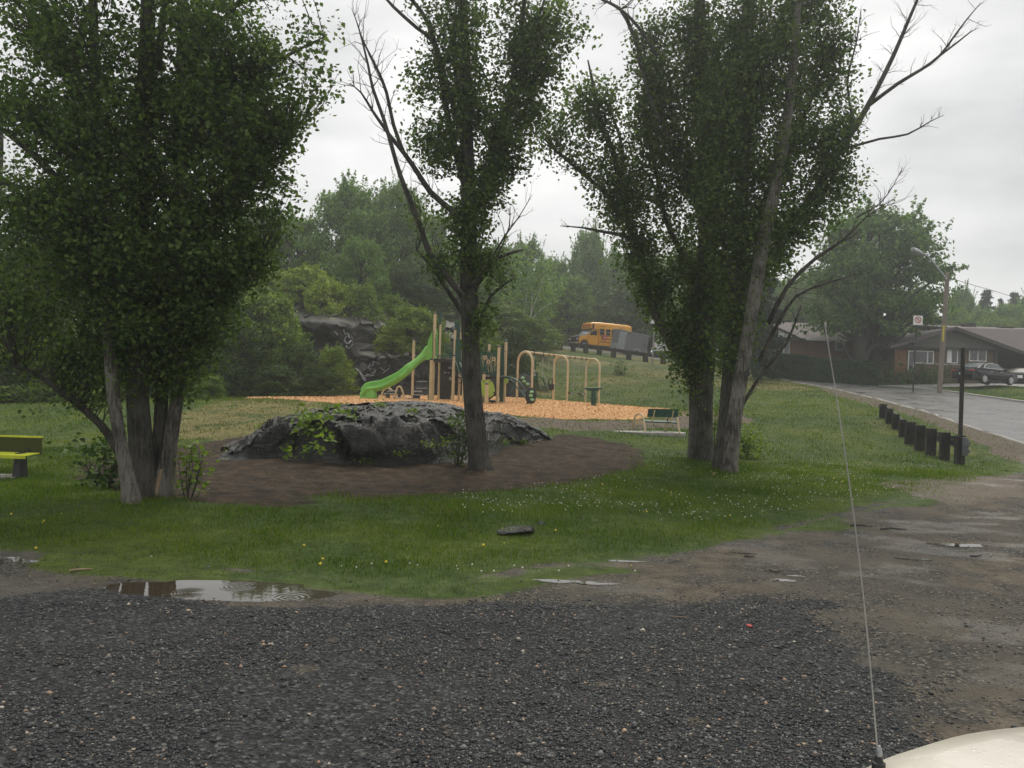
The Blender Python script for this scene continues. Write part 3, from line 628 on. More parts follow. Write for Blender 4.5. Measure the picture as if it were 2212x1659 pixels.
# ------------------------------------------------------------------ trees near the camera: skeleton from the photo, real depth, twigs and leaves
LEAF_V = np.array([(0, 0, 0), (0.40, 0.30, 0.10), (0.30, 0.62, 0.07), (0, 1.05, -0.05), (-0.30, 0.62, 0.07), (-0.40, 0.30, 0.10)])
LEAF_F = np.array([(0, 1, 2, 3), (0, 3, 4, 5)])
def rand_rot(n, r_, droop=0.35):
    """random frames; leaf y axis hangs outward and a little down"""
    a = r_.random(n) * 6.283; el = r_.normal(-droop, 0.5, n)
    Y = np.stack([np.cos(a) * np.cos(el), np.sin(a) * np.cos(el), np.sin(el)], -1)
    q = r_.standard_normal((n, 3)); q[:, 2] += 0.9; X = np.cross(Y, q); X /= np.linalg.norm(X, axis=1, keepdims=True); Z = np.cross(X, Y)
    return X, Y, Z
def leaves_np(c, size, r_, droop=0.35):
    n = len(c); X, Y, Z = rand_rot(n, r_, droop)
    V = c[:, None, :] + size[:, None, None] * (LEAF_V[None, :, 0:1] * X[:, None] + LEAF_V[None, :, 1:2] * Y[:, None] + LEAF_V[None, :, 2:3] * Z[:, None])
    F = (np.arange(n)[:, None, None] * 6 + LEAF_F[None]).reshape(-1, 4)
    return V.reshape(-1, 3), F
class Acc:
    def __init__(s): s.V = []; s.F = []; s.n = 0
    def add(s, V, F):
        s.V.append(V); s.F.extend([[i + s.n for i in f] for f in F]) ; s.n += len(V)
def smooth_path(pts, step=0.35):
    p = np.array(pts, float); out = []
    for i in range(len(p) - 1):
        p0 = p[max(i - 1, 0)]; p1 = p[i]; p2 = p[i + 1]; p3 = p[min(i + 2, len(p) - 1)]
        n = max(2, int(np.linalg.norm((p2 - p1)[:3]) / step))
        for k in range(n):
            t = k / n
            out.append(0.5 * ((2 * p1) + (-p0 + p2) * t + (2 * p0 - 5 * p1 + 4 * p2 - p3) * t * t + (-p0 + 3 * p1 - 3 * p2 + p3) * t ** 3))
    out.append(p[-1]); return np.array(out)
def pth(pl, d, rs):
    """pixel polyline [(px,py[,ddepth])], radii -> world path with radius column"""
    n = len(pl); out = []
    for i, q in enumerate(pl):
        dd = q[2] if len(q) > 2 else 0
        rad = rs[i] if len(rs) == n else rs[0] + (rs[-1] - rs[0]) * i / (n - 1)
        out.append([*P(q[0], q[1], d + dd), rad])
    return smooth_path(out)
def twigs_on(path, acc, r_, n, lmax, sub=2, up=0.5, rad=0.010, t0=0.15):
    """bare side twigs with forks"""
    tips = []
    for _ in range(n):
        i = int(len(path) * (t0 + (1 - t0) * r_.random())); i = min(i, len(path) - 2)
        p = path[i, :3]; tdir = path[i + 1, :3] - p; tdir /= np.linalg.norm(tdir) + 1e-9
        side = r_.standard_normal(3); side -= tdir * side.dot(tdir); side /= np.linalg.norm(side)
        d = tdir * (0.5 + 0.6 * r_.random()) + side * (0.5 + 0.5 * r_.random()) + np.array([0, 0, up * r_.random()]); d /= np.linalg.norm(d)
        Lg = lmax * (0.35 + 0.65 * r_.random()); k = 5; pts = [p]; r0 = min(rad, path[i, 3] * 0.6)
        for j in range(k):
            d = d + 0.22 * r_.standard_normal(3) + np.array([0, 0, 0.05]); d /= np.linalg.norm(d); pts.append(pts[-1] + d * Lg / k)
        pts = np.array(pts); acc.add(*tube_np(pts, np.linspace(r0, r0 * 0.25, k + 1), 4, False))
        if sub > 0:
            pp = np.c_[pts, np.linspace(r0, r0 * 0.25, k + 1)]
            twigs_on(pp, acc, r_, 2 + int(r_.random() * 2), Lg * 0.5, sub - 1, up, r0 * 0.5)
GAP = -0.10
def near_tree(name, label, group, base, trunks, limbs, blobs, seed, leaf='leafA', lsize=0.085, per=26, bark='bark', dead=(), spread=0.19, cat='tree', gap=None):
    GAP = -0.16 if gap is None else gap
    r_ = np.random.default_rng(seed); bx, by = base; root = thing(name, label, cat, (bx, by, s1(bx, by)), 0, group)
    nodes = []
    for tr in trunks:
        path = tr['path']; a = Acc(); gz_ = s1(path[0, 0], path[0, 1]); path = np.concatenate([[[path[0, 0], path[0, 1], min(path[0, 2] - .12, gz_ - .2), path[0, 3] * 1.12]], path])
        V, F = tube_np(path[:, :3], path[:, 3], 40, True, 0.13, seed); a.add(V, F)
        mk('trunk', np.concatenate(a.V), a.F, M[tr.get('bark', bark)], root, True, True)
        if tr.get('wound'):
            w = tr['wound']; i0, i1 = int(len(path) * w[0]), max(int(len(path) * w[1]), int(len(path) * w[0]) + 3)
            seg = path[i0:i1]; wv = seg[:, :3] + np.array([w[2], -1, 0]) / math.hypot(w[2], 1) * (seg[:, 3:4] * 0.80)
            fall = np.sin(np.linspace(0.15, math.pi - 0.05, len(seg)))
            V, F = tube_np(wv, seg[:, 3] * w[3] * fall + 0.004, 10, True, 0.25, 4)
            wo_ = mk('bare_wood_patch', V, F, M['deadwood'], root, True, True)
        nodes.append(path[int(len(path) * 0.25):])
    a = Acc()
    for lb in limbs:
        a.add(*tube_np(lb[:, :3], lb[:, 3], 8, True, 0.08, seed)); nodes.append(lb[2:])
    for path, ntw, lmax in dead:
        a.add(*tube_np(path[:, :3], path[:, 3], 8, True, 0.05, seed)); twigs_on(path, a, r_, ntw, lmax, 1)
    nodes = np.concatenate(nodes)[:, :3]
    Lc = []
    for (px, py, rx, ry, d, rd, n) in blobs:
        c = P(px, py, d); ex, ez = rx * d / FPX, ry * d / FPX
        q = r_.standard_normal((n, 3)); q /= np.linalg.norm(q, axis=1, keepdims=True); q *= (r_.random((n, 1)) ** 0.42)
        cc = c + q * np.array([ex, rd, ez])
        gapn = vnoise(cc[:, 0] * 1.15 + cc[:, 1] * .5 + seed, cc[:, 2] * 1.15 - cc[:, 1] * .4, seed) + .7 * vnoise(cc[:, 0] * 2.9, cc[:, 2] * 2.9 + cc[:, 1], seed + 3)
        cc = cc[gapn > GAP * (1 if n > 20 else 0) - .16 * (n <= 20) * 5]; n = len(cc)
        if n == 0: continue
        D = np.linalg.norm(cc[:, None, :] + np.array([0, 0, -0.35]) - nodes[None], axis=2); ni = D.argmin(1)
        for j in range(n):
            st = nodes[ni[j]]; v = cc[j] - st; Lg = np.linalg.norm(v)
            mid = st + v * 0.5 + np.array([0, 0, -0.08 * Lg]) + 0.07 * Lg * r_.standard_normal(3)
            pts = np.array([st, st * .6 + mid * .4 + 0.03 * Lg * r_.standard_normal(3), mid, mid * .45 + cc[j] * .55 + 0.03 * Lg * r_.standard_normal(3), cc[j]])
            rr_ = min(0.028, 0.006 + 0.007 * Lg)
            a.add(*tube_np(pts, [rr_, rr_ * .8, rr_ * .6, rr_ * .42, 0.003], 4, False))
        k = max(4, int(per)); tt_ = r_.random((n, k)) ** 0.6
        # leaves hang along the last stretch of each twig
        st = nodes[ni]; dirv = (cc - st); ln = np.linalg.norm(dirv, axis=1, keepdims=True) + 1e-6; dirv /= ln
        ext = np.minimum(ln[:, 0], 0.75)
        pos = cc[:, None, :] - dirv[:, None, :] * (ext[:, None] * (1 - tt_))[:, :, None] + spread * np.clip(r_.standard_normal((n, k, 3)), -1.35, 1.35) * np.array([1, 1, 0.85])
        Lc.append(pos.reshape(-1, 3))
    if a.V: mk('branches', np.concatenate(a.V), a.F, M[bark if bark != 'palebark' else 'bark'], root, True, True)
    if Lc:
        Lc = np.concatenate(Lc); sz = lsize * (0.55 + 0.9 * r_.random(len(Lc)))
        V, F = leaves_np(Lc, sz, r_); o = mk('crown', V, F, M[leaf], root, False, True)
    return root

# ---- left-hand clump of stems, about 13 m away
D0 = 13.0
tl = [dict(path=pth([(285, 1092), (276, 1040), (262, 960), (246, 860), (236, 740), (225, 560), (214, 380), (205, 160), (200, -60), (195, -260)], 12.9, [.16, .112, .10, .095, .09, .085, .075, .07, .06, .04]), bark='palebark', wound=(0.02, 0.10, 0.35, 0.42)),
      dict(path=pth([(312, 1072), (305, 980), (298, 860), (296, 700), (300, 500), (310, 300), (318, 100), (322, -100), (322, -320)], 13.5, [.23, .19, .18, .17, .155, .135, .12, .09, .05])),
      dict(path=pth([(345, 1062), (345, 960), (350, 850), (358, 700), (380, 480), (400, 280), (420, 60), (440, -160)], 13.7, [.14, .115, .108, .10, .09, .08, .07, .04])),
      dict(path=pth([(352, 1056), (360, 1000), (374, 920), (384, 850), (392, 740), (396, 560), (394, 360), (392, 140), (396, -80), (400, -280)], 13.6, [.18, .13, .118, .108, .10, .095, .09, .08, .06, .035]), bark='palebark', wound=(0.03, 0.16, -0.2, 0.35))]
ll = [pth([(262, 985, .6), (232, 935, .6), (205, 905, .5), (170, 875, .4), (130, 845, .2), (80, 810, 0), (30, 790, -.2)], 13.0, [.075, .07, .066, .06, .05, .035, .02]),
      pth([(300, 720), (260, 600), (210, 500), (150, 420), (90, 350), (20, 290), (-40, 250)], 13.4, [.10, .09, .08, .07, .06, .045, .03]),
      pth([(250, 520), (180, 470), (110, 430), (30, 400), (-40, 390)], 13.0, [.06, .05, .04, .03, .02]),
      pth([(215, 400), (150, 330), (90, 270), (0, 235)], 12.8, [.05, .04, .03, .02]),
      pth([(396, 560), (450, 480), (510, 400), (560, 340), (620, 290)], 13.1, [.06, .05, .04, .03, .015]),
      pth([(400, 300), (460, 240), (540, 170), (620, 120), (700, 80)], 13.3, [.06, .05, .04, .03, .012]),
      pth([(310, 330), (370, 200), (450, 80), (540, -20)], 13.6, [.07, .06, .05, .03]),
      pth([(300, 500), (360, 420), (430, 330), (500, 280)], 13.6, [.05, .04, .03, .02]),
      pth([(384, 700), (430, 640), (490, 600), (560, 560)], 13.2, [.04, .035, .025, .012]),
      pth([(210, 300), (150, 160), (80, 60), (0, -40)], 13.0, [.06, .05, .04, .03]),
      pth([(340, 150), (360, 0), (420, -150), (480, -250)], 13.6, [.07, .06, .05, .03])]
bl = [(300, 180, 300, 260, 13.4, 2.2, 560), (330, 420, 250, 220, 13.4, 2.0, 460), (180, 330, 190, 240, 13.0, 2.0, 200), (470, 150, 180, 190, 13.2, 1.5, 260), (600, 150, 100, 110, 13.2, .8, 75),
      (520, 330, 130, 130, 13.1, 1.2, 150), (560, 250, 100, 80, 13.1, .8, 60), (670, 95, 60, 50, 13.1, .5, 22), (690, 160, 42, 40, 13.1, .4, 12), (480, 500, 130, 110, 13.2, 1.1, 130), (420, 620, 110, 110, 13.4, 1.2, 110),
      (300, 640, 170, 150, 13.9, 1.2, 190), (200, 600, 200, 170, 13.4, 1.4, 210), (380, 760, 100, 90, 13.6, .9, 62), (290, 775, 90, 70, 14.0, .8, 60), (150, 760, 150, 90, 13.6, 1.0, 70), (100, 520, 120, 150, 13.2, 1.0, 90),
      (505, 560, 85, 85, 13.2, .9, 62), (465, 680, 80, 85, 13.3, .9, 50), (590, 420, 60, 60, 13.1, .6, 26), (300, -160, 420, 220, 13.4, 2.4, 260), (100, 60, 160, 150, 13.0, 1.5, 60), (300, 560, 40, 60, 12.4, .4, 30), (440, 560, 60, 50, 12.5, .4, 32), (290, 690, 40, 30, 12.4, .3, 12)]
t1 = near_tree('poplar_tree', 'large dark leafy tree with five stems splayed from one base, left of the rock', 'tall poplars in the park', gp(310, 1070), tl, ll, bl, 11, per=38, lsize=0.068, gap=-0.19)
# ---- paler tree at the left edge, behind it
trk = [dict(path=pth([(-70, 915), (-60, 800), (-30, 640), (-10, 460), (0, 280), (-10, 120)], 19, [.16, .14, .12, .10, .07, .03]))]
near_tree('poplar_tree', 'paler grey green leafy tree at the left edge behind the lime bench', 'tall poplars in the park', gp(-70, 925), trk,
          [pth([(-30, 640), (50, 570), (140, 500), (180, 420)], 18.8, [.06, .04, .02]), pth([(35, 700), (-10, 600), (-60, 520)], 19, [.05, .03])],
          [(60, 470, 130, 140, 18.5, 1.5, 170), (110, 620, 130, 110, 18.3, 1.4, 170), (10, 720, 90, 100, 18.6, 1.2, 110), (120, 760, 90, 80, 18.6, 1.0, 80), (40, 840, 60, 45, 18.4, .6, 40), (-60, 550, 120, 250, 18.8, 1.5, 80)], 17, leaf='leafA2', per=34, lsize=0.08, spread=.24)

# ---- middle tree, one trunk, about 19 m away
tc_ = [dict(path=pth([(1037, 1016), (1034, 985), (1028, 930), (1020, 850), (1016, 760), (1014, 660), (1013, 540), (1012, 420), (1008, 280), (1004, 140), (1000, 0), (1000, -160), (1004, -340)], 18.7, [.30, .225, .205, .20, .195, .185, .175, .16, .14, .12, .10, .07, .03]), wound=(0.005, 0.07, 0.5, 0.28))]
lc = [pth([(1014, 520), (1030, 440), (1060, 360), (1090, 280), (1110, 160), (1130, 30), (1140, -80)], 18.7, [.10, .10, .09, .08, .07, .05, .03]),
      pth([(1060, 340), (1090, 240), (1120, 130), (1170, 20), (1190, -60)], 18.9, [.06, .05, .04, .03, .02]),
      pth([(1012, 430), (985, 330), (965, 240), (950, 150), (930, 60), (890, 0), (850, -40)], 18.6, [.08, .07, .06, .055, .05, .04, .03]),
      pth([(1014, 700), (975, 640), (935, 580), (900, 540)], 18.5, [.055, .05, .035, .02]),
      pth([(1016, 770), (1035, 700), (1060, 640), (1110, 600)], 18.6, [.05, .04, .03, .015]),
      pth([(1012, 620), (1045, 590), (1080, 555), (1130, 540)], 18.5, [.06, .05, .04, .02]),
      pth([(1010, 300), (990, 200), (980, 90), (990, -30)], 18.9, [.06, .05, .04, .02])]
dc = [(pth([(1000, 640), (960, 590), (925, 540), (905, 480), (885, 430), (865, 380), (850, 330), (830, 260), (805, 190), (795, 140), (775, 60), (760, 20)], 18.2, [.07, .068, .065, .06, .055, .05, .045, .04, .033, .026, .016, .006]), 26, 1.1),
      (pth([(1005, 480), (970, 450), (930, 415), (900, 370), (872, 330), (840, 290), (805, 240), (780, 200), (755, 180)], 18.3, [.07, .065, .06, .055, .05, .04, .03, .02, .008]), 26, 1.0),
      (pth([(872, 330), (850, 270), (835, 200), (815, 150), (790, 100), (772, 55)], 18.3, [.045, .04, .035, .03, .02, .008]), 16, .9),
      (pth([(1012, 360), (985, 250), (960, 160), (935, 90), (900, 60), (850, 15), (820, -20)], 18.5, [.06, .055, .05, .045, .04, .035, .02]), 18, .9),
      (pth([(1016, 600), (1060, 560), (1090, 510), (1120, 470), (1150, 420)], 18.4, [.03, .025, .02, .012, .005]), 10, .8),
      (pth([(1016, 640), (1070, 560), (1100, 490), (1100, 450)], 18.6, [.03, .02, .015, .005]), 8, .7)]
bc = [(1005, 100, 90, 140, 18.7, 1.2, 120), (900, 170, 55, 70, 18.5, .6, 30), (945, 300, 70, 75, 18.6, .9, 70), (930, 430, 60, 60, 18.5, .7, 36), (1010, 300, 60, 110, 18.7, .9, 90), (1080, 260, 80, 90, 18.6, .9, 95),
      (1130, 160, 90, 110, 18.7, 1.0, 110), (1200, 60, 80, 70, 18.7, .8, 60), (1110, 355, 50, 35, 18.5, .4, 24), (1060, 400, 60, 60, 18.6, .7, 44), (1010, 480, 50, 80, 18.5, .7, 50), (965, 550, 40, 35, 18.4, .5, 16), (1060, 570, 45, 40, 18.5, .5, 20),
      (1000, -80, 190, 120, 18.7, 1.6, 110), (1045, 685, 25, 40, 18.4, .3, 11), (1150, 250, 45, 70, 18.8, .6, 30), (1180, 160, 50, 60, 18.8, .6, 30)]
near_tree('poplar_tree', 'tall single-trunked tree with bare dead limbs, in front of the playground', 'tall poplars in the park', gp(1037, 1010), tc_, lc, bc, 23, per=44, lsize=0.080, dead=dc, spread=.20, gap=-0.19)

# ---- right-hand pair
tr1 = [dict(path=pth([(1514, 992), (1514, 960), (1514, 880), (1516, 800), (1520, 700), (1524, 560), (1528, 400), (1520, 220), (1512, 40), (1508, -160), (1506, -320)], 22.2, [.39, .325, .31, .325, .28, .24, .21, .18, .14, .10, .05]))]
lr1 = [pth([(1500, 830), (1486, 790), (1455, 750), (1425, 700), (1402, 640), (1385, 560), (1362, 480), (1340, 400), (1325, 330), (1300, 270), (1285, 200), (1270, 130)], 22.2, [.15, .14, .125, .12, .115, .11, .10, .09, .08, .065, .05, .02]),
       pth([(1368, 500), (1340, 460), (1310, 420), (1270, 385), (1230, 350), (1195, 320), (1165, 290)], 22.2, [.07, .065, .055, .05, .045, .03, .015]),
       pth([(1340, 400), (1345, 320), (1320, 240), (1310, 180)], 22.4, [.05, .04, .03, .015]),
       pth([(1518, 640), (1480, 560), (1440, 480), (1420, 380), (1400, 290), (1380, 230)], 22.6, [.09, .08, .07, .06, .045, .02]),
       pth([(1524, 480), (1480, 380), (1440, 280), (1400, 180), (1370, 80), (1340, 20), (1300, 0)], 22.3, [.10, .095, .085, .075, .06, .05, .03]),
       pth([(1526, 420), (1560, 320), (1580, 200), (1600, 80), (1610, -40)], 22.6, [.09, .08, .07, .05, .03]),
       pth([(1520, 700), (1570, 600), (1600, 480), (1640, 360)], 23.0, [.08, .07, .06, .03])]
dr1 = [(pth([(1395, 530), (1350, 510), (1300, 500), (1260, 492), (1210, 488)], 22.0, [.055, .05, .04, .025, .01]), 9, .6),
       (pth([(1290, 400), (1240, 350), (1190, 320), (1150, 285)], 22.1, [.03, .022, .014, .006]), 14, .7),
       (pth([(1470, 330), (1430, 270), (1400, 200), (1380, 130), (1365, 60), (1350, 20)], 21.8, [.05, .045, .035, .025, .015, .006]), 22, .9),
       (pth([(1420, 120), (1380, 60), (1340, 20), (1290, -5)], 21.9, [.05, .045, .035, .02]), 12, .7)]
br1 = [(1380, 530, 55, 90, 22.2, .8, 70), (1335, 430, 60, 70, 22.2, .8, 66), (1290, 330, 70, 70, 22.2, .8, 62), (1240, 240, 65, 70, 22.3, .7, 46), (1300, 210, 50, 60, 22.3, .6, 26), (1210, 290, 45, 45, 22.2, .5, 16), (1375, 400, 50, 60, 22.4, .7, 40),
       (1420, 620, 55, 60, 22.4, .7, 46), (1480, 715, 40, 45, 22.4, .6, 40), (1500, 640, 80, 90, 22.4, .9, 120), (1500, 500, 90, 110, 22.4, 1.1, 150), (1470, 360, 90, 100, 22.3, 1.1, 120), (1430, 230, 80, 90, 22.4, 1.0, 80),
       (1500, 130, 120, 130, 22.4, 1.2, 190), (1440, 60, 60, 60, 22.4, .8, 40), (1530, 300, 90, 110, 22.4, 1.1, 150), (1510, 760, 70, 60, 22.1, .6, 60), (1500, -90, 150, 110, 22.4, 1.5, 90), (1490, 850, 12, 40, 21.9, .12, 8), (1420, 150, 70, 80, 22.4, .8, 44), (1395, 300, 60, 60, 22.4, .7, 34)]
near_tree('poplar_tree', 'thick dark-trunked tree with a limb leaning left, beside the green bench', 'tall poplars in the park', gp(1514, 985), tr1, lr1, br1, 29, per=38, lsize=0.088, dead=dr1, spread=.27, gap=-0.38)
tr2 = [dict(path=pth([(1563, 1002), (1566, 960), (1572, 880), (1578, 800), (1584, 720), (1590, 600), (1600, 460), (1612, 300), (1618, 140), (1622, -40), (1626, -260)], 20.9, [.26, .21, .195, .19, .18, .165, .15, .13, .11, .08, .04])),
       dict(path=pth([(1576, 1030), (1578, 1000), (1586, 920), (1600, 820), (1614, 730), (1632, 620), (1654, 500), (1680, 380), (1700, 260), (1715, 120), (1728, -30), (1740, -220)], 20.2, [.24, .185, .175, .17, .165, .155, .145, .125, .11, .09, .06, .03]), bark='palebark', wound=(0.0, 0.05, 0.4, 0.30))]
lr2 = [pth([(1640, 600), (1690, 520), (1730, 460), (1770, 400), (1800, 340), (1850, 270)], 21, [.11, .11, .105, .10, .09, .08]),
       pth([(1600, 560), (1650, 440), (1700, 340), (1740, 240), (1790, 140)], 21.2, [.09, .08, .07, .055, .03]),
       pth([(1612, 300), (1640, 180), (1680, 60), (1720, -40)], 21, [.07, .06, .05, .03]),
       pth([(1590, 620), (1560, 520), (1550, 420), (1560, 300)], 20.6, [.07, .06, .05, .02])]
dr2 = [(pth([(1730, 470), (1770, 400), (1810, 330), (1850, 270), (1890, 200), (1930, 120), (1960, 50), (1990, -20)], 21, [.10, .098, .09, .08, .065, .055, .045, .03]), 40, 1.1),
       (pth([(1880, 225), (1940, 180), (1990, 150), (2030, 120), (2060, 80), (2090, 40), (2120, 5)], 21, [.05, .045, .04, .033, .026, .018, .007]), 18, .7),
       (pth([(2030, 120), (2070, 90), (2095, 70), (2110, 62)], 21, [.03, .022, .015, .006]), 5, .4), (pth([(1830, 320), (1900, 300), (1960, 290), (2010, 262), (2040, 248)], 20.8, [.035, .03, .024, .014, .006]), 12, .5),
       (pth([(1660, 700), (1700, 620), (1760, 560), (1820, 520), (1870, 470), (1930, 430)], 20.9, [.06, .055, .045, .035, .022, .008]), 34, 1.1),
       (pth([(1640, 780), (1680, 700), (1720, 640), (1790, 610), (1860, 590)], 21.2, [.05, .045, .035, .022, .008]), 24, .9),
       (pth([(1600, 880), (1650, 800), (1700, 740), (1730, 660)], 21.4, [.05, .045, .035, .02]), 14, .8),
       (pth([(1850, 470), (1900, 440), (1930, 400), (1950, 360)], 21, [.02, .016, .01, .005]), 14, .7),
       (pth([(1830, 330), (1840, 250), (1830, 180), (1850, 90), (1860, 20)], 21.1, [.04, .035, .028, .02, .008]), 26, .8)]
br2 = [(1620, 120, 120, 150, 20.9, 1.3, 240), (1740, 90, 110, 110, 21.0, 1.1, 130), (1600, 330, 110, 130, 20.9, 1.3, 210), (1710, 300, 90, 110, 20.9, 1.0, 120), (1790, 330, 60, 80, 21.0, .8, 60), (1600, 520, 90, 100, 20.9, 1.1, 140), (1700, 470, 80, 80, 21.0, .9, 90),
       (1790, 450, 70, 60, 21.0, .7, 50), (1840, 400, 40, 40, 21.0, .4, 14), (1590, 680, 50, 90, 21.0, .7, 60), (1660, 580, 50, 40, 21.2, .5, 30), (1650, -100, 170, 110, 20.9, 1.5, 100), (1570, 760, 28, 60, 20.8, .4, 22), (1690, 190, 90, 90, 21, 1.0, 60), (1800, 260, 60, 60, 21, .6, 26), (1560, 230, 70, 90, 20.9, .9, 60), (1760, 20, 80, 60, 21, .8, 44), (1540, 450, 70, 80, 20.6, .7, 60), (1820, 180, 40, 50, 21.0, .5, 16)]
near_tree('poplar_tree', 'twin-trunked tree with a pale leaning trunk and long bare limbs, right of the dark trunk', 'tall poplars in the park', gp(1570, 1008), tr2, lr2, br2, 37, per=38, lsize=0.085, dead=dr2, spread=.27, gap=-0.38)

# ---- small leafy shoots and shrubs close to the rocks and trunks
def shrub(name, label, px, py, d, h, w, n, seed, leaf='leafG', lsize=0.08, group=None, per=12, stems=7):
    r_ = np.random.default_rng(seed); b = P(px, py, d); z = s1(b[0], b[1]) if name != 'rock_sapling' else b[2]
    root = thing('shrub' if name == 'rock_sapling' else name, label, 'shrub', (b[0], b[1], z), 0, group); a = Acc(); Lc = []
    for i in range(stems):
        an_ = r_.random() * 6.283; t = np.array([math.cos(an_) * w / 2 * r_.random() ** .5, math.sin(an_) * w / 2 * r_.random() ** .5 * .8, h * (0.65 + .35 * r_.random())]); base = np.array([b[0], b[1], z]) + np.array([0.05 * math.cos(an_), 0.05 * math.sin(an_), -0.03])
        k = 6; ts = np.linspace(0, 1, k)[:, None]; pts = base + t * ts + 0.15 * h * np.array([math.cos(an_), math.sin(an_), 0]) * (ts * (1 - ts)) + 0.02 * h * r_.standard_normal((k, 3)) * ts
        a.add(*tube_np(pts, np.linspace(0.008 + .006 * h, 0.003, k), 4, False))
        for j in range(n // stems):
            q = pts[1 + int(r_.random() * (k - 1))] + 0.22 * w * r_.standard_normal(3) * np.array([1, 1, .7]); q[2] = max(q[2], z + 0.04)
            a.add(*tube_np(np.array([pts[2], (pts[2] + q) / 2 + 0.02, q]), [0.005, .004, .002], 3, False)); Lc.append(q + 0.09 * r_.standard_normal((per, 3)) * (0.6 + h * .4))
    mk('stem', np.concatenate(a.V), a.F, M['twig'], root, True, True)
    Lc = np.concatenate(Lc); Lc[:, 2] = np.maximum(Lc[:, 2], z + .02); V, F = leaves_np(Lc, lsize * (0.6 + .7 * r_.random(len(Lc))), r_, .1); mk('foliage', V, F, M[leaf], root, False, True)
    return root
shrub('shrub', 'leafy green sapling growing against the front of the rock outcrop', 690, 990, 19.6, 1.15, 1.3, 70, 3, 'leafG', 0.12)
shrub('shrub', 'dark leafy bush under the leaning stem left of the five-stemmed tree', 225, 1000, 15.0, 1.0, 0.9, 60, 4, 'leafD', 0.09)
shrub('shrub', 'leafy shoots with bare stems on the right foot of the five-stemmed tree', 408, 1000, 13.6, 0.95, 0.5, 16, 5, 'leafG', 0.09)
shrub('shrub', 'small leafy shoots beside the base of the single-trunked tree', 990, 985, 19.1, 1.3, 0.35, 26, 6, 'leafD', 0.08)
shrub('shrub', 'bushy green suckers to the right of the pale leaning trunk', 1618, 940, 23.0, 0.95, 0.8, 60, 7, 'leafG', 0.075)
shrub('shrub', 'thin leafy suckers between the two right-hand trunks', 1545, 955, 22.6, 1.5, 0.3, 34, 8, 'leafG', 0.08)
shrub('shrub', 'lone round bush on the grass slope below the timber guard rail', 1283 + 60, 806, 61, 0.9, 1.1, 40, 9, 'leafD', 0.10)
# ------------------------------------------------------------------ rocks
def facet(u, v, n, seed, amp, tilt, su=1.0, sv=1.0):
    """blocky displacement: nearest-site planes"""
    r_ = np.random.default_rng(seed); S = r_.random((n, 2)) * [u.max() - u.min(), v.max() - v.min()] + [u.min(), v.min()]
    off = r_.standard_normal(n) * amp; tl = r_.standard_normal((n, 2)) * tilt
    uu, vv = u.ravel(), v.ravel(); out = np.zeros(uu.size)
    for i in range(0, uu.size, 8000):
        du = (uu[i:i + 8000, None] - S[:, 0]) ; dvv = (vv[i:i + 8000, None] - S[:, 1])
        k = ((du * su) ** 2 + (dvv * sv) ** 2).argmin(1); j = np.arange(len(k))
        out[i:i + 8000] = off[k] + tl[k, 0] * du[j, k] + tl[k, 1] * dvv[j, k]
    return out.reshape(u.shape)
def rockmat(name, rot, dark=(0.008, 0.008, 0.0075), mid=(0.019, 0.0187, 0.018), light=(0.11, 0.11, 0.107), rough=0.20, green=0.5):
    m, nt, b, o = nmat(name)
    st = noise(nt, 3.2, 8, stretch=(0.6, 2.0, 5.0), rot=rot, rough=0.7); bl = noise(nt, 1.1, 5, rough=0.65); fine = noise(nt, 18, 6, rough=0.7)
    a = nt.nodes.new('ShaderNodeMath'); a.operation = 'ADD'; nt.links.new(st, a.inputs[0]); nt.links.new(bl, a.inputs[1])
    h = nt.nodes.new('ShaderNodeMath'); h.operation = 'MULTIPLY'; nt.links.new(a.outputs[0], h.inputs[0]); h.inputs[1].default_value = 0.5
    col = ramp(nt, h.outputs[0], [(0.36, dark), (0.52, mid), (0.66, light)])
    gn = noise(nt, 0.9, 6, rough=0.7); ge = nt.nodes.new('ShaderNodeNewGeometry'); sx = nt.nodes.new('ShaderNodeSeparateXYZ'); nt.links.new(ge.outputs['True Normal'], sx.inputs[0])
    mu = nt.nodes.new('ShaderNodeMath'); mu.operation = 'MULTIPLY'; nt.links.new(gn, mu.inputs[0]); nt.links.new(sx.outputs[2], mu.inputs[1])
    mr = nt.nodes.new('ShaderNodeMapRange'); nt.links.new(mu.outputs[0], mr.inputs[0]); mr.inputs[1].default_value = green; mr.inputs[2].default_value = green + 0.05
    mx = nt.nodes.new('ShaderNodeMix'); mx.data_type = 'RGBA'; nt.links.new(mr.outputs[0], mx.inputs[0]); nt.links.new(col, mx.inputs[6]); mx.inputs[7].default_value = (0.045, 0.06, 0.015, 1)
    nt.links.new(mx.outputs[2], b.inputs['Base Color'])
    rg = nt.nodes.new('ShaderNodeMapRange'); nt.links.new(fine, rg.inputs[0]); rg.inputs[3].default_value = rough - 0.12; rg.inputs[4].default_value = rough + 0.28; nt.links.new(rg.outputs[0], b.inputs['Roughness'])
    ad = nt.nodes.new('ShaderNodeMath'); ad.operation = 'ADD'; nt.links.new(st, ad.inputs[0]); nt.links.new(fine, ad.inputs[1]); bump(nt, b, ad.outputs[0], 0.8, 0.07)
    return m
M['slate'] = rockmat('wet_dark_rock', (0.0, R(38), R(25)))
M['cliff'] = rockmat('cliff_rock', (0.0, R(20), R(10)), (0.009, 0.0085, 0.008), (0.024, 0.0225, 0.021), (0.08, 0.076, 0.072), 0.45, 0.47)
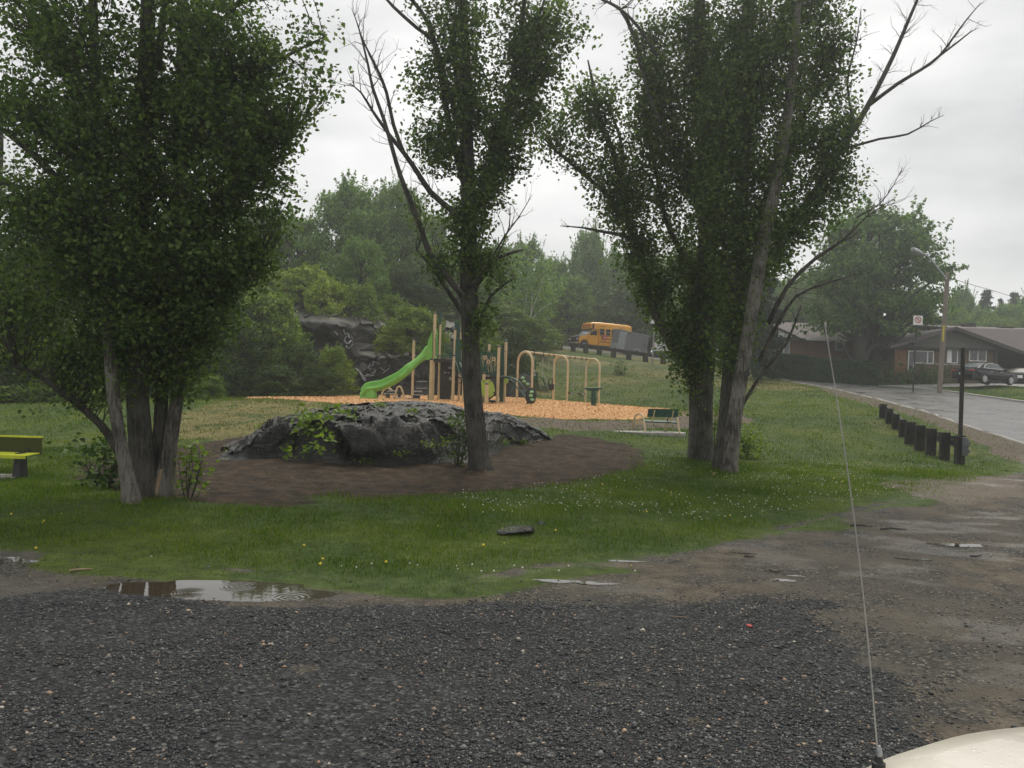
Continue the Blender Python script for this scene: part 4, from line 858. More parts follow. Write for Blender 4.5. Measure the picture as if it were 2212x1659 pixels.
# outcrop in front of the playground
crest_px = [(470, 985, 21.5), (520, 972, 21.6), (560, 946, 21.8), (600, 908, 22), (640, 893, 22), (680, 885, 22), (740, 874, 22.1), (850, 867, 22.2), (900, 867, 22.3), (960, 869, 22.4), (1000, 880, 22.6), (1040, 891, 23), (1074, 886, 23.3), (1106, 895, 23.6), (1150, 918, 24.3), (1195, 943, 25)]
cw = np.array([P(*q) for q in crest_px])
front_px = [(455, 992), (520, 994), (600, 990), (680, 1000), (760, 1004), (850, 1005), (950, 1002), (1010, 1000), (1056, 985), (1100, 966), (1150, 956), (1200, 944)]
fw = np.array([gp(*q) for q in front_px])
xs = np.linspace(-8.0, 1.45, 420); ts = np.concatenate([np.linspace(-0.04, 0.5, 190), np.linspace(0.5, 1.05, 50)[1:]])
yf = np.interp(xs, fw[:, 0], fw[:, 1]); yc = np.interp(xs, cw[:, 0], cw[:, 1]); zc = np.interp(xs, cw[:, 0], cw[:, 2])
yf = np.minimum(yf + 0.25 * fbm(xs * 1.1, xs * 0 + 2, 3, 71), yc - 0.5)
TT, XX = np.meshgrid(ts, xs, indexing='ij')
YF = yf[None, :]; YC = yc[None, :]; YB = YC + 2.6
YY = np.where(TT < 0.5, YF + (YC - YF) * TT / 0.5, YC + (YB - YC) * (TT - 0.5) / 0.5)
rise = np.interp(xs, [-8, -6.4, -5, -2.2, -1.2, 0.2, 1.4], [0.42, .34, .15, .13, .3, .40, .42])[None, :]     # where along the front the rock has reached its shoulder
tf = TT / 0.5
prof = np.where(tf < rise, 0.80 * sstep(0, 1, tf / rise), 0.80 + 0.20 * sstep(0, 1, (tf - rise) / (1 - rise)))
prof = np.where(TT > 0.5, 1 - sstep(0.1, 1, (TT - 0.5) / 0.5), prof)
zg = surf(XX.ravel(), YY.ravel()).reshape(XX.shape)
notch = 1 - 0.30 * np.exp(-((XX + 0.9) / 0.22) ** 2) * (TT < 0.5)
H = (zc[None, :] - zg) * prof * notch
fx = facet(XX * 1.0 + YY * .3, TT * 5, 160, 3, 0.03, 0.10) + facet(XX + .4 * YY, TT * 5, 900, 4, 0.012, 0.10) - 0.05
stri = -0.10 * np.abs(fbm((XX + 1.0 * (TT * 3)) * 9.0, (XX - TT * 2) * 1.0, 2, 28)) + 0.045 * fbm((XX + 1.2 * (TT * 3)) * 5.0, (XX - TT * 2) * 0.8, 3, 8) + 0.09 * fbm(XX * 0.9, TT * 3, 3, 19)
fx = fx * (1 - .62 * sstep(0.22, 0.42, TT)); stri = stri * (1 - .35 * sstep(.2, .4, TT))
side = np.interp(xs, [-8.0, -7.7, 1.1, 1.45], [0, 1, 1, 0])[None, :]
Z = zg - 0.10 + (H + 0.10 + (fx + stri) * sstep(0, 0.3, prof)) * side * sstep(-0.04, 0.02, TT)
YD = YY - 1.0 * (facet(XX * .6, TT * 9, 160, 9, 0.12, 0.12) + facet(XX, TT * 6, 900, 39, 0.025, 0.16) + 0.05 * fbm(XX * 2, Z * 4, 3, 10)) * sstep(0.05, 0.4, prof) * (TT < 0.45)
VV = np.stack([XX, YD, Z], -1).reshape(-1, 3); I = np.arange(XX.size).reshape(XX.shape)
Fq = np.stack([I[:-1, :-1], I[:-1, 1:], I[1:, 1:], I[1:, :-1]], -1).reshape(-1, 4)
root = thing('rock_outcrop', 'long low outcrop of wet black rock on the bare soil in front of the slide', 'rock', (-3, 21, s1(-3, 21) - .05))
mk('rock_face', VV, Fq, M['slate'], root, False, True)
# grass tufts and weeds growing on the outcrop
r_ = np.random.default_rng(77)
def tuft(parent, pts, leaf, size, per, name='weeds', spread=0.09):
    L_ = []; 
    for p, s in pts: L_.append(np.array(p) + np.array([0, 0, 0.05]) + s * r_.standard_normal((per, 3)) * [1, 1, .45])
    L_ = np.concatenate(L_); V, F = leaves_np(L_, size * (0.5 + r_.random(len(L_))), r_, -0.4); mk(name, V, F, M[leaf], parent, False, True)
def rock_pt(x, t):
    i = int(np.argmin(abs(xs - x))); k = int(np.argmin(abs(ts - t))); return VV.reshape(*XX.shape, 3)[k, i]
tuft(root, [(rock_pt(x, t), s) for x, t, s in [(-3.3, .32, .13), (-2.4, .22, .07), (-5.0, .25, .12), (-5.3, .3, .14), (-4.8, .12, .10), (-6.3, .3, .12), (-6.9, .25, .15), (-7.4, .2, .14), (-1.6, .05, .13), (-1.9, .04, .12), (-1.2, .35, .12), (-.9, .4, .1), (-.95, .3, .09), (-2.5, .02, .1), (-3.2, .01, .1), (-0.2, .05, .12), (.3, .03, .10), (-1.4, .1, .12)]], 'leafG', 0.045, 90)
# ledge stones at the left foot and flat rock showing through the grass
def boulder(name, label, px, py, d, sx, sy, sz, seed, mat='slate', sink=0.3, group=None):
    b = P(px, py, d); z = s1(b[0], b[1]); r_ = np.random.default_rng(seed); bm = bmesh.new(); bmesh.ops.create_icosphere(bm, subdivisions=4, radius=1)
    V = np.array([v.co[:] for v in bm.verts]); Fc = [[v.index for v in f.verts] for f in bm.faces]; bm.free()
    k = 22; nn = r_.standard_normal((k, 3)); nn /= np.linalg.norm(nn, axis=1, keepdims=True); off = 0.42 + 0.28 * r_.random(k)
    for i in range(k):
        dd = V @ nn[i] - off[i]; V = V - np.clip(dd, 0, None)[:, None] * nn[i]
    V = V * (1 + 0.14 * fbm(V[:, 0] * 4 + seed, V[:, 1] * 4 + V[:, 2] * 3, 3, seed))[:, None] * [sx, sy, sz]
    o = mk(name, V, Fc, M[mat]); o.location = (b[0], b[1], z + sz * (1 - 2 * sink) * 0.5); o.rotation_euler = (0, 0, seed)
    tag(o, label, 'rock', group); return o
boulder('flat_rock', 'flat wet dark rock barely breaking the grass between the lot and the bare soil', 1122, 1133, 11.7, 0.33, 0.42, 0.10, 5, sink=0.46)
boulder('flat_rock', 'smaller sliver of pale rock lying just behind the flat wet rock in the grass', 1170, 1113, 12.3, 0.12, 0.14, 0.06, 6, sink=0.4)
boulder('boulder', 'rounded dark boulder at the low left end of the outcrop', 560, 975, 20.9, 0.55, 0.4, 0.34, 12)
boulder('boulder', 'small dark boulder left of the rounded one, half hidden by weeds', 505, 978, 21.3, 0.42, 0.36, 0.28, 15)
boulder('boulder', 'large grey boulder behind the flower panel, right of the single-trunked tree', 1085, 800, 50, 1.7, 1.5, 1.4, 22, 'cliff', 0.3)
boulder('boulder', 'tall grey boulder between the play tower and the swings', 1137, 830, 49.5, 0.9, 1.0, 1.45, 25, 'cliff', 0.25)
boulder('boulder', 'sloping grey slab above the boulder beside the swings', 1080, 745, 53, 2.3, 1.7, 1.5, 27, 'cliff', 0.35)
boulder('boulder', 'dark low boulder at the foot of the slope left of the first swing arch', 1110, 855, 48, 1.1, 0.8, 0.8, 31, 'cliff', 0.25)
# cliff behind the playground
us = np.linspace(-20, 1.5, 330); vs = np.linspace(0, 1, 120); VVv, UU = np.meshgrid(vs, us, indexing='ij')
top = np.interp(us, [-20, -13, -9, -6, -4, -1, 1.5], [6.5, 6.9, 6.6, 6.2, 6.0, 4.8, 3.2])
yb = 48.3 + 0.10 * (us + 6) + 0.8 * fbm(us * .3, us * 0, 2, 5)
led = 0.5 * (UU > -8.5)
rr1 = sstep(0, 0.42, VVv); 
depth = 1.0 * VVv + (2.0 * sstep(0.42, 0.50, VVv)) * sstep(-9.5, -7.5, UU) + 2.6 * sstep(0.72, 1.0, VVv)
base = surf(us, yb) - 0.3
zz = base[None, :] + (top[None, :] - base[None, :]) * (VVv ** 0.92)
YYc = yb[None, :] + depth * 1.3
dsp = facet(UU, VVv * 6, 90, 13, 0.38, 0.30) + facet(UU, VVv * 6, 420, 14, 0.12, 0.28) + 0.25 * fbm(UU * .8, VVv * 5, 4, 3)
YYc = YYc - dsp * 0.8; zz = zz + 0.22 * facet(UU, VVv * 6, 150, 16, 0.35, 0.2)
Vc_ = np.stack([UU, YYc, zz], -1); I = np.arange(UU.size).reshape(UU.shape)
Fq = np.stack([I[:-1, :-1], I[:-1, 1:], I[1:, 1:], I[1:, :-1]], -1).reshape(-1, 4)
cl = thing('rock_cliff', 'dark craggy rock face with white scrawls behind the slide', 'cliff', (-8, 49, s1(-8, 49)))
mk('rock_face', Vc_.reshape(-1, 3), Fq, M['cliff'], cl, False, True)
# white scrawls on the cliff: painted strokes a few millimetres thick following the rock
def on_cliff(px, py):
    uvec = P(px, py, 1.0) - np.array([0, 0, CAMZ]); pr = np.stack([Vc_[..., 0] / Vc_[..., 1], (Vc_[..., 2] - CAMZ) / Vc_[..., 1]], -1)
    d2 = ((pr - np.array([uvec[0], uvec[2]])) ** 2).sum(-1) + 1e-4 * (Vc_[..., 1] - 48) * 0.001; k = np.argmin(d2); p = Vc_.reshape(-1, 3)[k]
    return uvec * (p[1] - 0.05) + np.array([0, 0, CAMZ])
def graff(strokes, w=0.035):
    mb = MB()
    for s in strokes:
        q = [on_cliff(x, y) for x, y in s]; mb.tube(smooth_path(q, 0.1) if len(q) > 2 else q, w, 5)
    mb.build('painted_scrawl', simple('white_spray_paint', (0.42, 0.42, 0.44), (0.26, 0.26, 0.28), 0.7, 6), cl, world=True)
graff([[(722, 716), (728, 722), (733, 736), (737, 752)], [(742, 712), (746, 722), (752, 720), (754, 730)], [(748, 726), (744, 736), (752, 742), (758, 736), (762, 742), (754, 752), (748, 748), (756, 742)], [(760, 728), (764, 740), (760, 748)]])
graff([[(786, 798), (800, 796), (810, 798)], [(796, 790), (806, 788), (806, 780)], [(800, 784), (792, 808), (806, 806), (812, 800)], [(804, 782), (816, 784), (824, 796), (834, 800), (842, 790)], [(828, 806), (840, 796)], [(786, 812), (800, 812), (808, 810)]], 0.028)
graff([[(652, 760), (658, 764), (662, 772), (670, 776)], [(660, 758), (668, 766), (674, 764), (682, 770)]], 0.03)
graff([[(770, 796), (778, 806), (784, 818), (790, 824)], [(776, 802), (784, 812), (790, 820)]], 0.04)
# ------------------------------------------------------------------ background trees and bushes (prototypes, then copies)
def cards_np(c, size, nrm, r_, flat=0.55):
    """small folded leaf sprays facing roughly outward"""
    n = len(c); Z = nrm + 0.75 * r_.standard_normal((n, 3)); Z /= np.linalg.norm(Z, axis=1, keepdims=True)
    q = r_.standard_normal((n, 3)); X = np.cross(Z, q); X /= np.linalg.norm(X, axis=1, keepdims=True); Y = np.cross(Z, X)
    T_ = np.array([(0, -.5, 0), (.38, 0, .08), (0, .55, 0), (-.38, 0, .08)])
    V = c[:, None, :] + size[:, None, None] * (T_[None, :, 0:1] * X[:, None] + T_[None, :, 1:2] * Y[:, None] + T_[None, :, 2:3] * Z[:, None])
    return V.reshape(-1, 3), np.arange(n * 4).reshape(-1, 4)
def proto_crown(seed, nblob=34, ncard=26000, lf=0.021, lo=0.22, wtop=0.5, bush=False):
    r_ = np.random.default_rng(seed); blobs = []
    for i in range(nblob):
        z = lo + (1 - lo - 0.06) * r_.random() ** 0.9; t = (z - lo) / (1 - lo)
        w = 0.46 * math.sin(math.pi * (0.16 + 0.80 * t) ** 0.85) ** 0.8 if not bush else 0.44 * math.sqrt(max(0.05, 1 - t ** 2))
        a = r_.random() * 6.283; rad = w * r_.random() ** 0.45; br = (0.05 + 0.085 * r_.random() ** 1.3) * (1 if nblob > 60 else 1.3) * (1.25 if bush else 1)
        blobs.append((rad * math.cos(a), rad * math.sin(a), z, br))
    blobs = np.array(blobs); blobs[:, 2] = np.minimum(blobs[:, 2], 1 - blobs[:, 3] * .8)
    k = r_.integers(0, nblob, ncard); q = r_.standard_normal((ncard, 3)); q /= np.linalg.norm(q, axis=1, keepdims=True)
    q[:, 2] = np.where(q[:, 2] < -0.3, -q[:, 2], q[:, 2])
    rad = blobs[k, 3] * (0.55 + 0.75 * r_.random(ncard) ** 1.3 + 0.55 * vnoise(q[:, 0] * 3.1 + k, q[:, 2] * 3.1 + q[:, 1] * 2, seed))
    c = blobs[k, :3] + q * rad[:, None] * [1, 1, .85]
    sc_, sn_ = [], []
    for i in range(170 if not bush else 130):
        b = blobs[r_.integers(0, nblob)]; d_ = np.array([b[0], b[1], (b[2] - .45) * .5 + .22]) + .16 * r_.standard_normal(3); d_ /= np.linalg.norm(d_) + 1e-9; L_ = .05 + .11 * r_.random(); m_ = 46
        s_ = r_.random(m_); sc_.append(b[:3] + d_ * b[3] * .8 + d_ * (L_ * s_)[:, None] + (.016 * (1.15 - s_))[:, None] * r_.standard_normal((m_, 3))); sn_.append(np.tile(d_ + [0, 0, .3], (m_, 1)))
    c = np.concatenate([c] + sc_); q = np.concatenate([q] + sn_)
    V, F = cards_np(c, lf * (0.45 + r_.random(len(c))), q + [0, 0, .25], r_)
    a = Acc(); a.add(*tube_np([(0, 0, -0.02), (0.01, 0, .2), (0, .01, .45), (0, 0, .8)], [.026, .02, .014, .004], 7, False))
    for i in range(0, nblob, 1):
        b = blobs[i]; z0 = max(0.12, b[2] - .30 * (0.5 + r_.random())); a.add(*tube_np([(0, 0, z0), (b[0] * .5, b[1] * .5, (z0 + b[2]) / 2 + .02), tuple(b[:3])], [.009, .006, .002], 4, False))
    return V, F, np.concatenate(a.V), a.F
def mesh_only(name, V, F, mat):
    o = mk(name, V, F, M[mat]); me = o.data; bpy.data.objects.remove(o); return me
PC = {}
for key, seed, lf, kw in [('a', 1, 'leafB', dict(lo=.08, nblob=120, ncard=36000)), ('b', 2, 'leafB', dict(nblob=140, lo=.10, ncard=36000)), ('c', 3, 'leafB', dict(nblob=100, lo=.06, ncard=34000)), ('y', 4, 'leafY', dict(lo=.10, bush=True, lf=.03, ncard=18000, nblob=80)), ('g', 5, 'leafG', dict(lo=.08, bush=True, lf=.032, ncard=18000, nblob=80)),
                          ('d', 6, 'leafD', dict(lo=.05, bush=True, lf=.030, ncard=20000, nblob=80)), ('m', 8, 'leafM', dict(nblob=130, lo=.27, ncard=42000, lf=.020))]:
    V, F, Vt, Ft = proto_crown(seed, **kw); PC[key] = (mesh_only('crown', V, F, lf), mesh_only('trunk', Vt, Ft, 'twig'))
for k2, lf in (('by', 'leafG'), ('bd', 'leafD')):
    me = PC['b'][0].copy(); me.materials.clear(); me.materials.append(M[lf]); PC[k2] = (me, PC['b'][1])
def plant(name, label, cat, key, px, d, ytop, wpx, group, z0=None, yb=None, rz=0, depth=0.9):
    b = P(px, 829.5 + (px - CX) * .0314, d); z = z0 if z0 is not None else float(G0(b[0], b[1])[0])
    ht = P(px, ytop, d)[2] - z; w = wpx * d / FPX
    r = thing(name, label, cat, (b[0], b[1], z), rz, group); r.scale = (w, w * depth, ht)
    for nm, me in (('crown', PC[key][0]), ('trunk', PC[key][1])):
        o = bpy.data.objects.new(nm, me); C.objects.link(o); o.parent = r
    return r
GW = 'trees of the wood behind the park'
wood = [
 # px, d, ytop, width px, key, label
 (745, 64, 398, 220, 'a', 'broad tall green tree standing highest on the rise behind the cliff'),
 (640, 66, 470, 170, 'b', 'tree on the rise partly behind the five-stemmed tree, left of the tallest one'),
 (845, 66, 402, 170, 'b', 'tall tree right of the highest one, crossed by a dead limb'),
 (560, 70, 450, 190, 'c', 'hazy tree showing between the five-stemmed tree and the yellow-green bushes'),
 (930, 72, 470, 150, 'c', 'green tree left behind the single trunk'),
 (770, 57, 520, 150, 'c', 'rounded mid green tree just above the cliff bushes'),
 (985, 66, 560, 170, 'a', 'dark green tree directly behind the single trunk'),
 (1060, 80, 530, 150, 'b', 'pale hazy tree to the right of the single trunk'),
 (1125, 86, 520, 140, 'a', 'hazy tree above the birch stems'),
 (1180, 100, 560, 140, 'c', 'low hazy tree in the dip of the skyline'),
 (1262, 98, 500, 120, 'b', 'narrow tall tree rising right of the dip in the skyline'),
 (1320, 104, 545, 150, 'a', 'tree behind the school bus, right of the narrow tall one'),
 (1225, 92, 600, 150, 'c', 'dark green tree behind the front of the school bus'),
 (1400, 100, 560, 170, 'b', 'tree behind the trailer, seen under the leaning limb'),
 (1480, 104, 540, 170, 'c', 'tree behind the pickup, beside the thick dark trunk'),
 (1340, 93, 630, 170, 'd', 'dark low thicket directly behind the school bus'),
 (1460, 92, 640, 180, 'by', 'green bushy tree over the white pickup'),
 (1570, 98, 560, 180, 'a', 'tree seen between the two right-hand trunks'),
 (1110, 92, 600, 190, 'by', 'leafy green tree behind the birch stems'),
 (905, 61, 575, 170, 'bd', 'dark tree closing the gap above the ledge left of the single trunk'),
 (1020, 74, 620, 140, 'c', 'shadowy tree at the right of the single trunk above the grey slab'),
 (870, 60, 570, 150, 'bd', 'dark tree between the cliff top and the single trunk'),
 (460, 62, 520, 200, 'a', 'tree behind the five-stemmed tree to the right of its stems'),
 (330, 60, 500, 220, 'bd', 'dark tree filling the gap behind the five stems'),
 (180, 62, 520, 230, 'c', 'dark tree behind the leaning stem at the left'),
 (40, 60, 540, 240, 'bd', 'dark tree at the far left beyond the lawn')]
for i, (px, d, yt, w, key, lab) in enumerate(wood): plant('forest_tree', lab, 'tree', key, px, d, yt, w, GW, rz=i * 1.7)
GB = 'bushes on and around the cliff'
bush = [
 (585, 54, 586, 190, 'y', 'yellow-green bush at the upper left of the cliff', None), (650, 53, 582, 170, 'y', 'large yellow-green bush crowning the cliff', None), (700, 51.6, 606, 140, 'y', 'bright bush on the cliff edge above the scrawls', None),
 (780, 52, 618, 110, 'g', 'bush on the cliff edge above the angular block', None), (525, 53, 595, 170, 'y', 'green bush at the far left top of the cliff', None), (840, 55, 640, 90, 'g', 'green bush behind the sloping top of the cliff', None), (735, 54, 634, 70, 'y', 'small yellow bush in the middle of the cliff top', None),
 (885, 49.0, 664, 130, 'g', 'leafy bush left of the slide top on the ledge', 3.6), (935, 49.0, 690, 80, 'g', 'leafy bush behind the play tower platform', 3.2), (845, 48.8, 706, 90, 'y', 'small yellow bush on the ledge above the slide', 3.6),
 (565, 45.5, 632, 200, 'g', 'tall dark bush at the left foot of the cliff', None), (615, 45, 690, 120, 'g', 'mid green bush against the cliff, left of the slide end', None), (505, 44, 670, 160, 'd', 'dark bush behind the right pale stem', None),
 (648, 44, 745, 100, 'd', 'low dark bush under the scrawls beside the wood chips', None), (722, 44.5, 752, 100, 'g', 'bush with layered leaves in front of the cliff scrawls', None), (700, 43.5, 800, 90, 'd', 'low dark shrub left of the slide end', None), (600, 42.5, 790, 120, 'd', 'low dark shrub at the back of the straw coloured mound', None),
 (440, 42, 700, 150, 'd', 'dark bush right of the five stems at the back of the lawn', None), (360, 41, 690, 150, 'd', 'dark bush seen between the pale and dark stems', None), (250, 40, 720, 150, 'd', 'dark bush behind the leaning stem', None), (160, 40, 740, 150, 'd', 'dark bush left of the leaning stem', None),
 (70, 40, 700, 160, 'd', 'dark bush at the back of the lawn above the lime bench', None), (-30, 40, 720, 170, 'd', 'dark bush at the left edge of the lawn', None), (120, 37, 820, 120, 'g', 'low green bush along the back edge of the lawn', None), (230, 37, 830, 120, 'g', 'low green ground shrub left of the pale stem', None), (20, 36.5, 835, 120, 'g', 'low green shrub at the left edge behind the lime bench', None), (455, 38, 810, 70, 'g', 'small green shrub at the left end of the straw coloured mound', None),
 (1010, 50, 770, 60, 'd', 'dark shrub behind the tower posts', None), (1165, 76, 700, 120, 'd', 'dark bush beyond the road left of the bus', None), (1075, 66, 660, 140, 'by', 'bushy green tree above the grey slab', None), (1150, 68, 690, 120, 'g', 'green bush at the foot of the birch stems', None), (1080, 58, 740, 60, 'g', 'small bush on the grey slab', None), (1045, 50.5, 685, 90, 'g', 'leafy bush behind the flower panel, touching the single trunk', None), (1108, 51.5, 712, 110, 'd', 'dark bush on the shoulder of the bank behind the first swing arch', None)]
for i, (px, d, yt, w, key, lab, z0) in enumerate(bush): plant('bush', lab, 'bush', key, px, d, yt, w, GB, z0=z0, rz=i * 2.3)
# maple by the right-hand house
plant('maple_tree', 'large rounded maple between the two houses behind the hedge', 'tree', 'm', 1892, 68, 462, 365, None, rz=0.4, depth=.8)
mt = bpy.data.objects['maple_tree']
# its thick low trunk with forked limbs
b = P(1872, 829.5 + 24, 66.9); zt = float(G0(b[0], b[1])[0]); a = Acc()
for pp, rad in [([(1862, 850), (1860, 800), (1858, 770), (1856, 730), (1850, 660)], [.62, .56, .52, .42, .25]), ([(1862, 800), (1842, 782), (1828, 760), (1815, 735)], [.25, .2, .16, .1]), ([(1862, 785), (1880, 752), (1905, 742), (1940, 730)], [.34, .22, .16, .1]), ([(1860, 760), (1880, 700), (1900, 640)], [.3, .22, .14])]:
    q = pth(pp, 66.9, rad); a.add(*tube_np(q[:, :3], q[:, 3], 12, True, .1, 2))
r = mt; Vt = np.concatenate(a.V) - np.array(r.location); c_, s_ = math.cos(-.4), math.sin(-.4)
Vt = np.stack([(Vt[:, 0] * c_ - Vt[:, 1] * s_) / r.scale[0], (Vt[:, 0] * s_ + Vt[:, 1] * c_) / r.scale[1], Vt[:, 2] / r.scale[2]], -1)
mk('low_limbs', Vt, a.F, M['twig'], r, True)
# spruces
def proto_spruce(seed, n=15000, gap=0.0):
    r_ = np.random.default_rng(seed); cs = []; ns = []; a = Acc(); a.add(*tube_np([(0, 0, 0), (0, 0, .5), (0, 0, 1)], [.022, .014, .002], 6, False))
    tiers = 26
    for t in range(tiers):
        z = 0.08 + 0.9 * t / tiers; w = 0.44 * (1 - z) ** 0.8 * (0.75 + .5 * r_.random()) + .015
        for k in range(7):
            an_ = r_.random() * 6.283; L_ = w * (0.6 + .6 * r_.random()); m_ = int(n / (tiers * 7) * (0.4 + 1.6 * (1 - z)))
            s = r_.random(m_) ** .8; p = np.stack([np.cos(an_) * L_ * s, np.sin(an_) * L_ * s, z - 0.10 * L_ / .44 * s + .03 * s ** 3], -1) + r_.standard_normal((m_, 3)) * [.018, .018, .008]
            cs.append(p); a.add(*tube_np([(0, 0, z), (np.cos(an_) * L_, np.sin(an_) * L_, z - .07 * L_ / .44)], [.004, .001], 3, False))
    c = np.concatenate(cs); V, F = cards_np(c, 0.028 * (0.5 + r_.random(len(c))), np.tile([0, 0, 1.2], (len(c), 1)), r_); return V, F, np.concatenate(a.V), a.F
V, F, Vt, Ft = proto_spruce(3); PC['s'] = (mesh_only('crown', V, F, 'spruce'), mesh_only('trunk', Vt, Ft, 'bark'))
plant('spruce_tree', 'dark spruce behind the pale leaning trunk, left of the brick house', 'tree', 's', 1642, 60, 470, 125, None)
plant('spruce_tree', 'second dark spruce further back behind the right-hand trunks', 'tree', 's', 1600, 72, 520, 150, None)
GH = 'hazy trees on the skyline beyond the right-hand house'
for i, (px, d, yt, w, key, lab) in enumerate([(2124, 118, 620, 110, 's', 'tallest hazy spruce on the skyline right of the lamp pole'), (2156, 120, 640, 70, 's', 'shorter spruce right of the tallest hazy one'), (2186, 122, 626, 110, 's', 'pine shaped tree near the right edge of the skyline'),
     (2070, 112, 625, 90, 'b', 'hazy round tree just right of the lamp pole'), (2120, 108, 668, 110, 'a', 'hazy tree above the left roof vent'), (2175, 106, 660, 110, 'c', 'hazy tree above the right roof vent'), (2225, 110, 640, 110, 'b', 'hazy tree at the right edge of the skyline'), (2140, 100, 685, 120, 'by', 'pale green tree close behind the big roof'),
     (2060, 100, 670, 110, 'by', 'pale green tree behind the lamp pole'), (2215, 99, 688, 110, 'by', 'pale green tree at the right edge behind the roof'), (1985, 96, 640, 120, 'c', 'tree behind the maple, left of the lamp pole'), (1790, 96, 590, 130, 'b', 'light green tree behind the brick house'), (1720, 100, 600, 120, 'by', 'yellow-green tree behind the left end of the brick house'), (1935, 84, 690, 70, 'by', 'green tree in the gap between the two houses'), (1660, 104, 600, 130, 'a', 'tree behind the dark spruce')]):
    plant('skyline_tree', lab, 'tree', key, px, d, yt, w, GH, rz=i * 1.3)
# birch clump with white stems
b = P(1135, 760, 72); zb = float(G0(b[0], b[1])[0]); bt = thing('birch_tree', 'clump of thin white birch stems beyond the grassy bank', 'tree', (b[0], b[1], zb))
for pl in [[(1132, 745), (1126, 715), (1120, 690), (1114, 660)], [(1134, 745), (1140, 710), (1150, 670), (1168, 620), (1176, 595)], [(1130, 740), (1128, 700), (1135, 660), (1140, 620)], [(1140, 700), (1165, 672), (1190, 655), (1208, 648)], [(1133, 742), (1144, 700), (1148, 660), (1150, 630)], [(1128, 730), (1112, 690), (1104, 650)]]:
    q = pth(pl, 71, [.085, .05, .04, .02][:len(pl)]); mk('trunk', *tube_np(q[:, :3], q[:, 3], 6), M['birch'], bt, True, True)
r_ = np.random.default_rng(5); cc = np.concatenate([P(px, py, 71.5) + r_.standard_normal((260, 3)) * [1.0, .8, .9] for px, py in [(1110, 640), (1140, 610), (1170, 600), (1190, 640), (1125, 670), (1160, 660), (1150, 580)]])
mk('crown', *cards_np(cc, .22 * (0.5 + r_.random(len(cc))), r_.standard_normal((len(cc), 3)), r_), M['leafB'], bt, False, True)
# hedge in front of the brick house
hp = [P(1640, 812, 63.5), P(1700, 812, 63), P(1800, 820, 62), P(1888, 828, 61.5)]
r_ = np.random.default_rng(8); hd = thing('hedge', 'long clipped dark green hedge between the road and the brick house', 'hedge', (hp[1][0], hp[1][1], float(G0(hp[1][0], hp[1][1])[0])))
n = 42000; t = r_.random(n) * 3; i = np.minimum(t.astype(int), 2); f = t - i; H0 = np.array(hp); base = H0[i] * (1 - f)[:, None] + H0[i + 1] * f[:, None]
zb = G0(base[:, 0], base[:, 1]); hh = 1.75 + .12 * vnoise(base[:, 0] * 1.1, base[:, 1] * 0, 4); face = r_.random(n); tw = (r_.random(n) - .5)
yo = np.where(face < .55, -0.6 + .07 * r_.standard_normal(n), np.where(face < .9, tw * 1.2, .6)); zo = np.where((face >= .55) & (face < .9), hh + .05 * r_.standard_normal(n), r_.random(n) * hh)
yo = yo + .12 * vnoise(base[:, 0] * 1.7, zo * 2, 6)
c = np.stack([base[:, 0], base[:, 1] + yo, zb + zo], -1); nr_ = np.where(face[:, None] < .55, [0, -1.2, 0], [0, 0, 1.2])
mk('foliage', *cards_np(c, .13 * (.5 + r_.random(n)), nr_, r_), M['hedge'], hd, False, True)
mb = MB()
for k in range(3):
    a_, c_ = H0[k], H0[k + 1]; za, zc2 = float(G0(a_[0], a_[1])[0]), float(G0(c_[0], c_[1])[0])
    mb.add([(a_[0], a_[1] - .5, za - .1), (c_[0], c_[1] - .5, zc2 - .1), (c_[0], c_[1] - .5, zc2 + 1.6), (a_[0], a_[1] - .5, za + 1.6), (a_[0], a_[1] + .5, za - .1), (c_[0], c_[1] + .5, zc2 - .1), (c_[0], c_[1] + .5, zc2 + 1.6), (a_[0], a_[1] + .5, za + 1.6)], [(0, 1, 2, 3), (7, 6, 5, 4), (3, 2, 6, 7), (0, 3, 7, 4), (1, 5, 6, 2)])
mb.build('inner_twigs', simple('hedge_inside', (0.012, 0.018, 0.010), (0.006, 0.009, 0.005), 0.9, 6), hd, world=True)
# ------------------------------------------------------------------ playground
def base_at(px, py, d):
    b = P(px, py, d); return np.array([b[0], b[1], s1(b[0], b[1])])
def up_to(px, py, d): return P(px, py, d)[2]
PS = thing('play_structure', 'play structure with lime green slide, beige posts and dark green panels on wood chips', 'play structure', base_at(935, 868, 38))
def post(px_b, py_b, px_t, py_t, d, r=0.062, nm='post'):
    b = P(px_b, py_b, d); t = P(px_t, py_t, d); x = (b[0] + t[0]) / 2; z0 = min(s1(b[0], b[1]), b[2]) - 0.06
    mb = MB(); mb.cyl((x, d, z0), (x, d, t[2]), r, 12); mb.build(nm, M['beige'], PS, True, True)
    mb = MB(); mb.lathe([(r * 1.06, 0), (r * 1.06, .05), (r * .5, .085), (0.001, .09)], (x, d, t[2]), 12); mb.build('post_cap', M['dmetal'], PS, True, True)
    return x
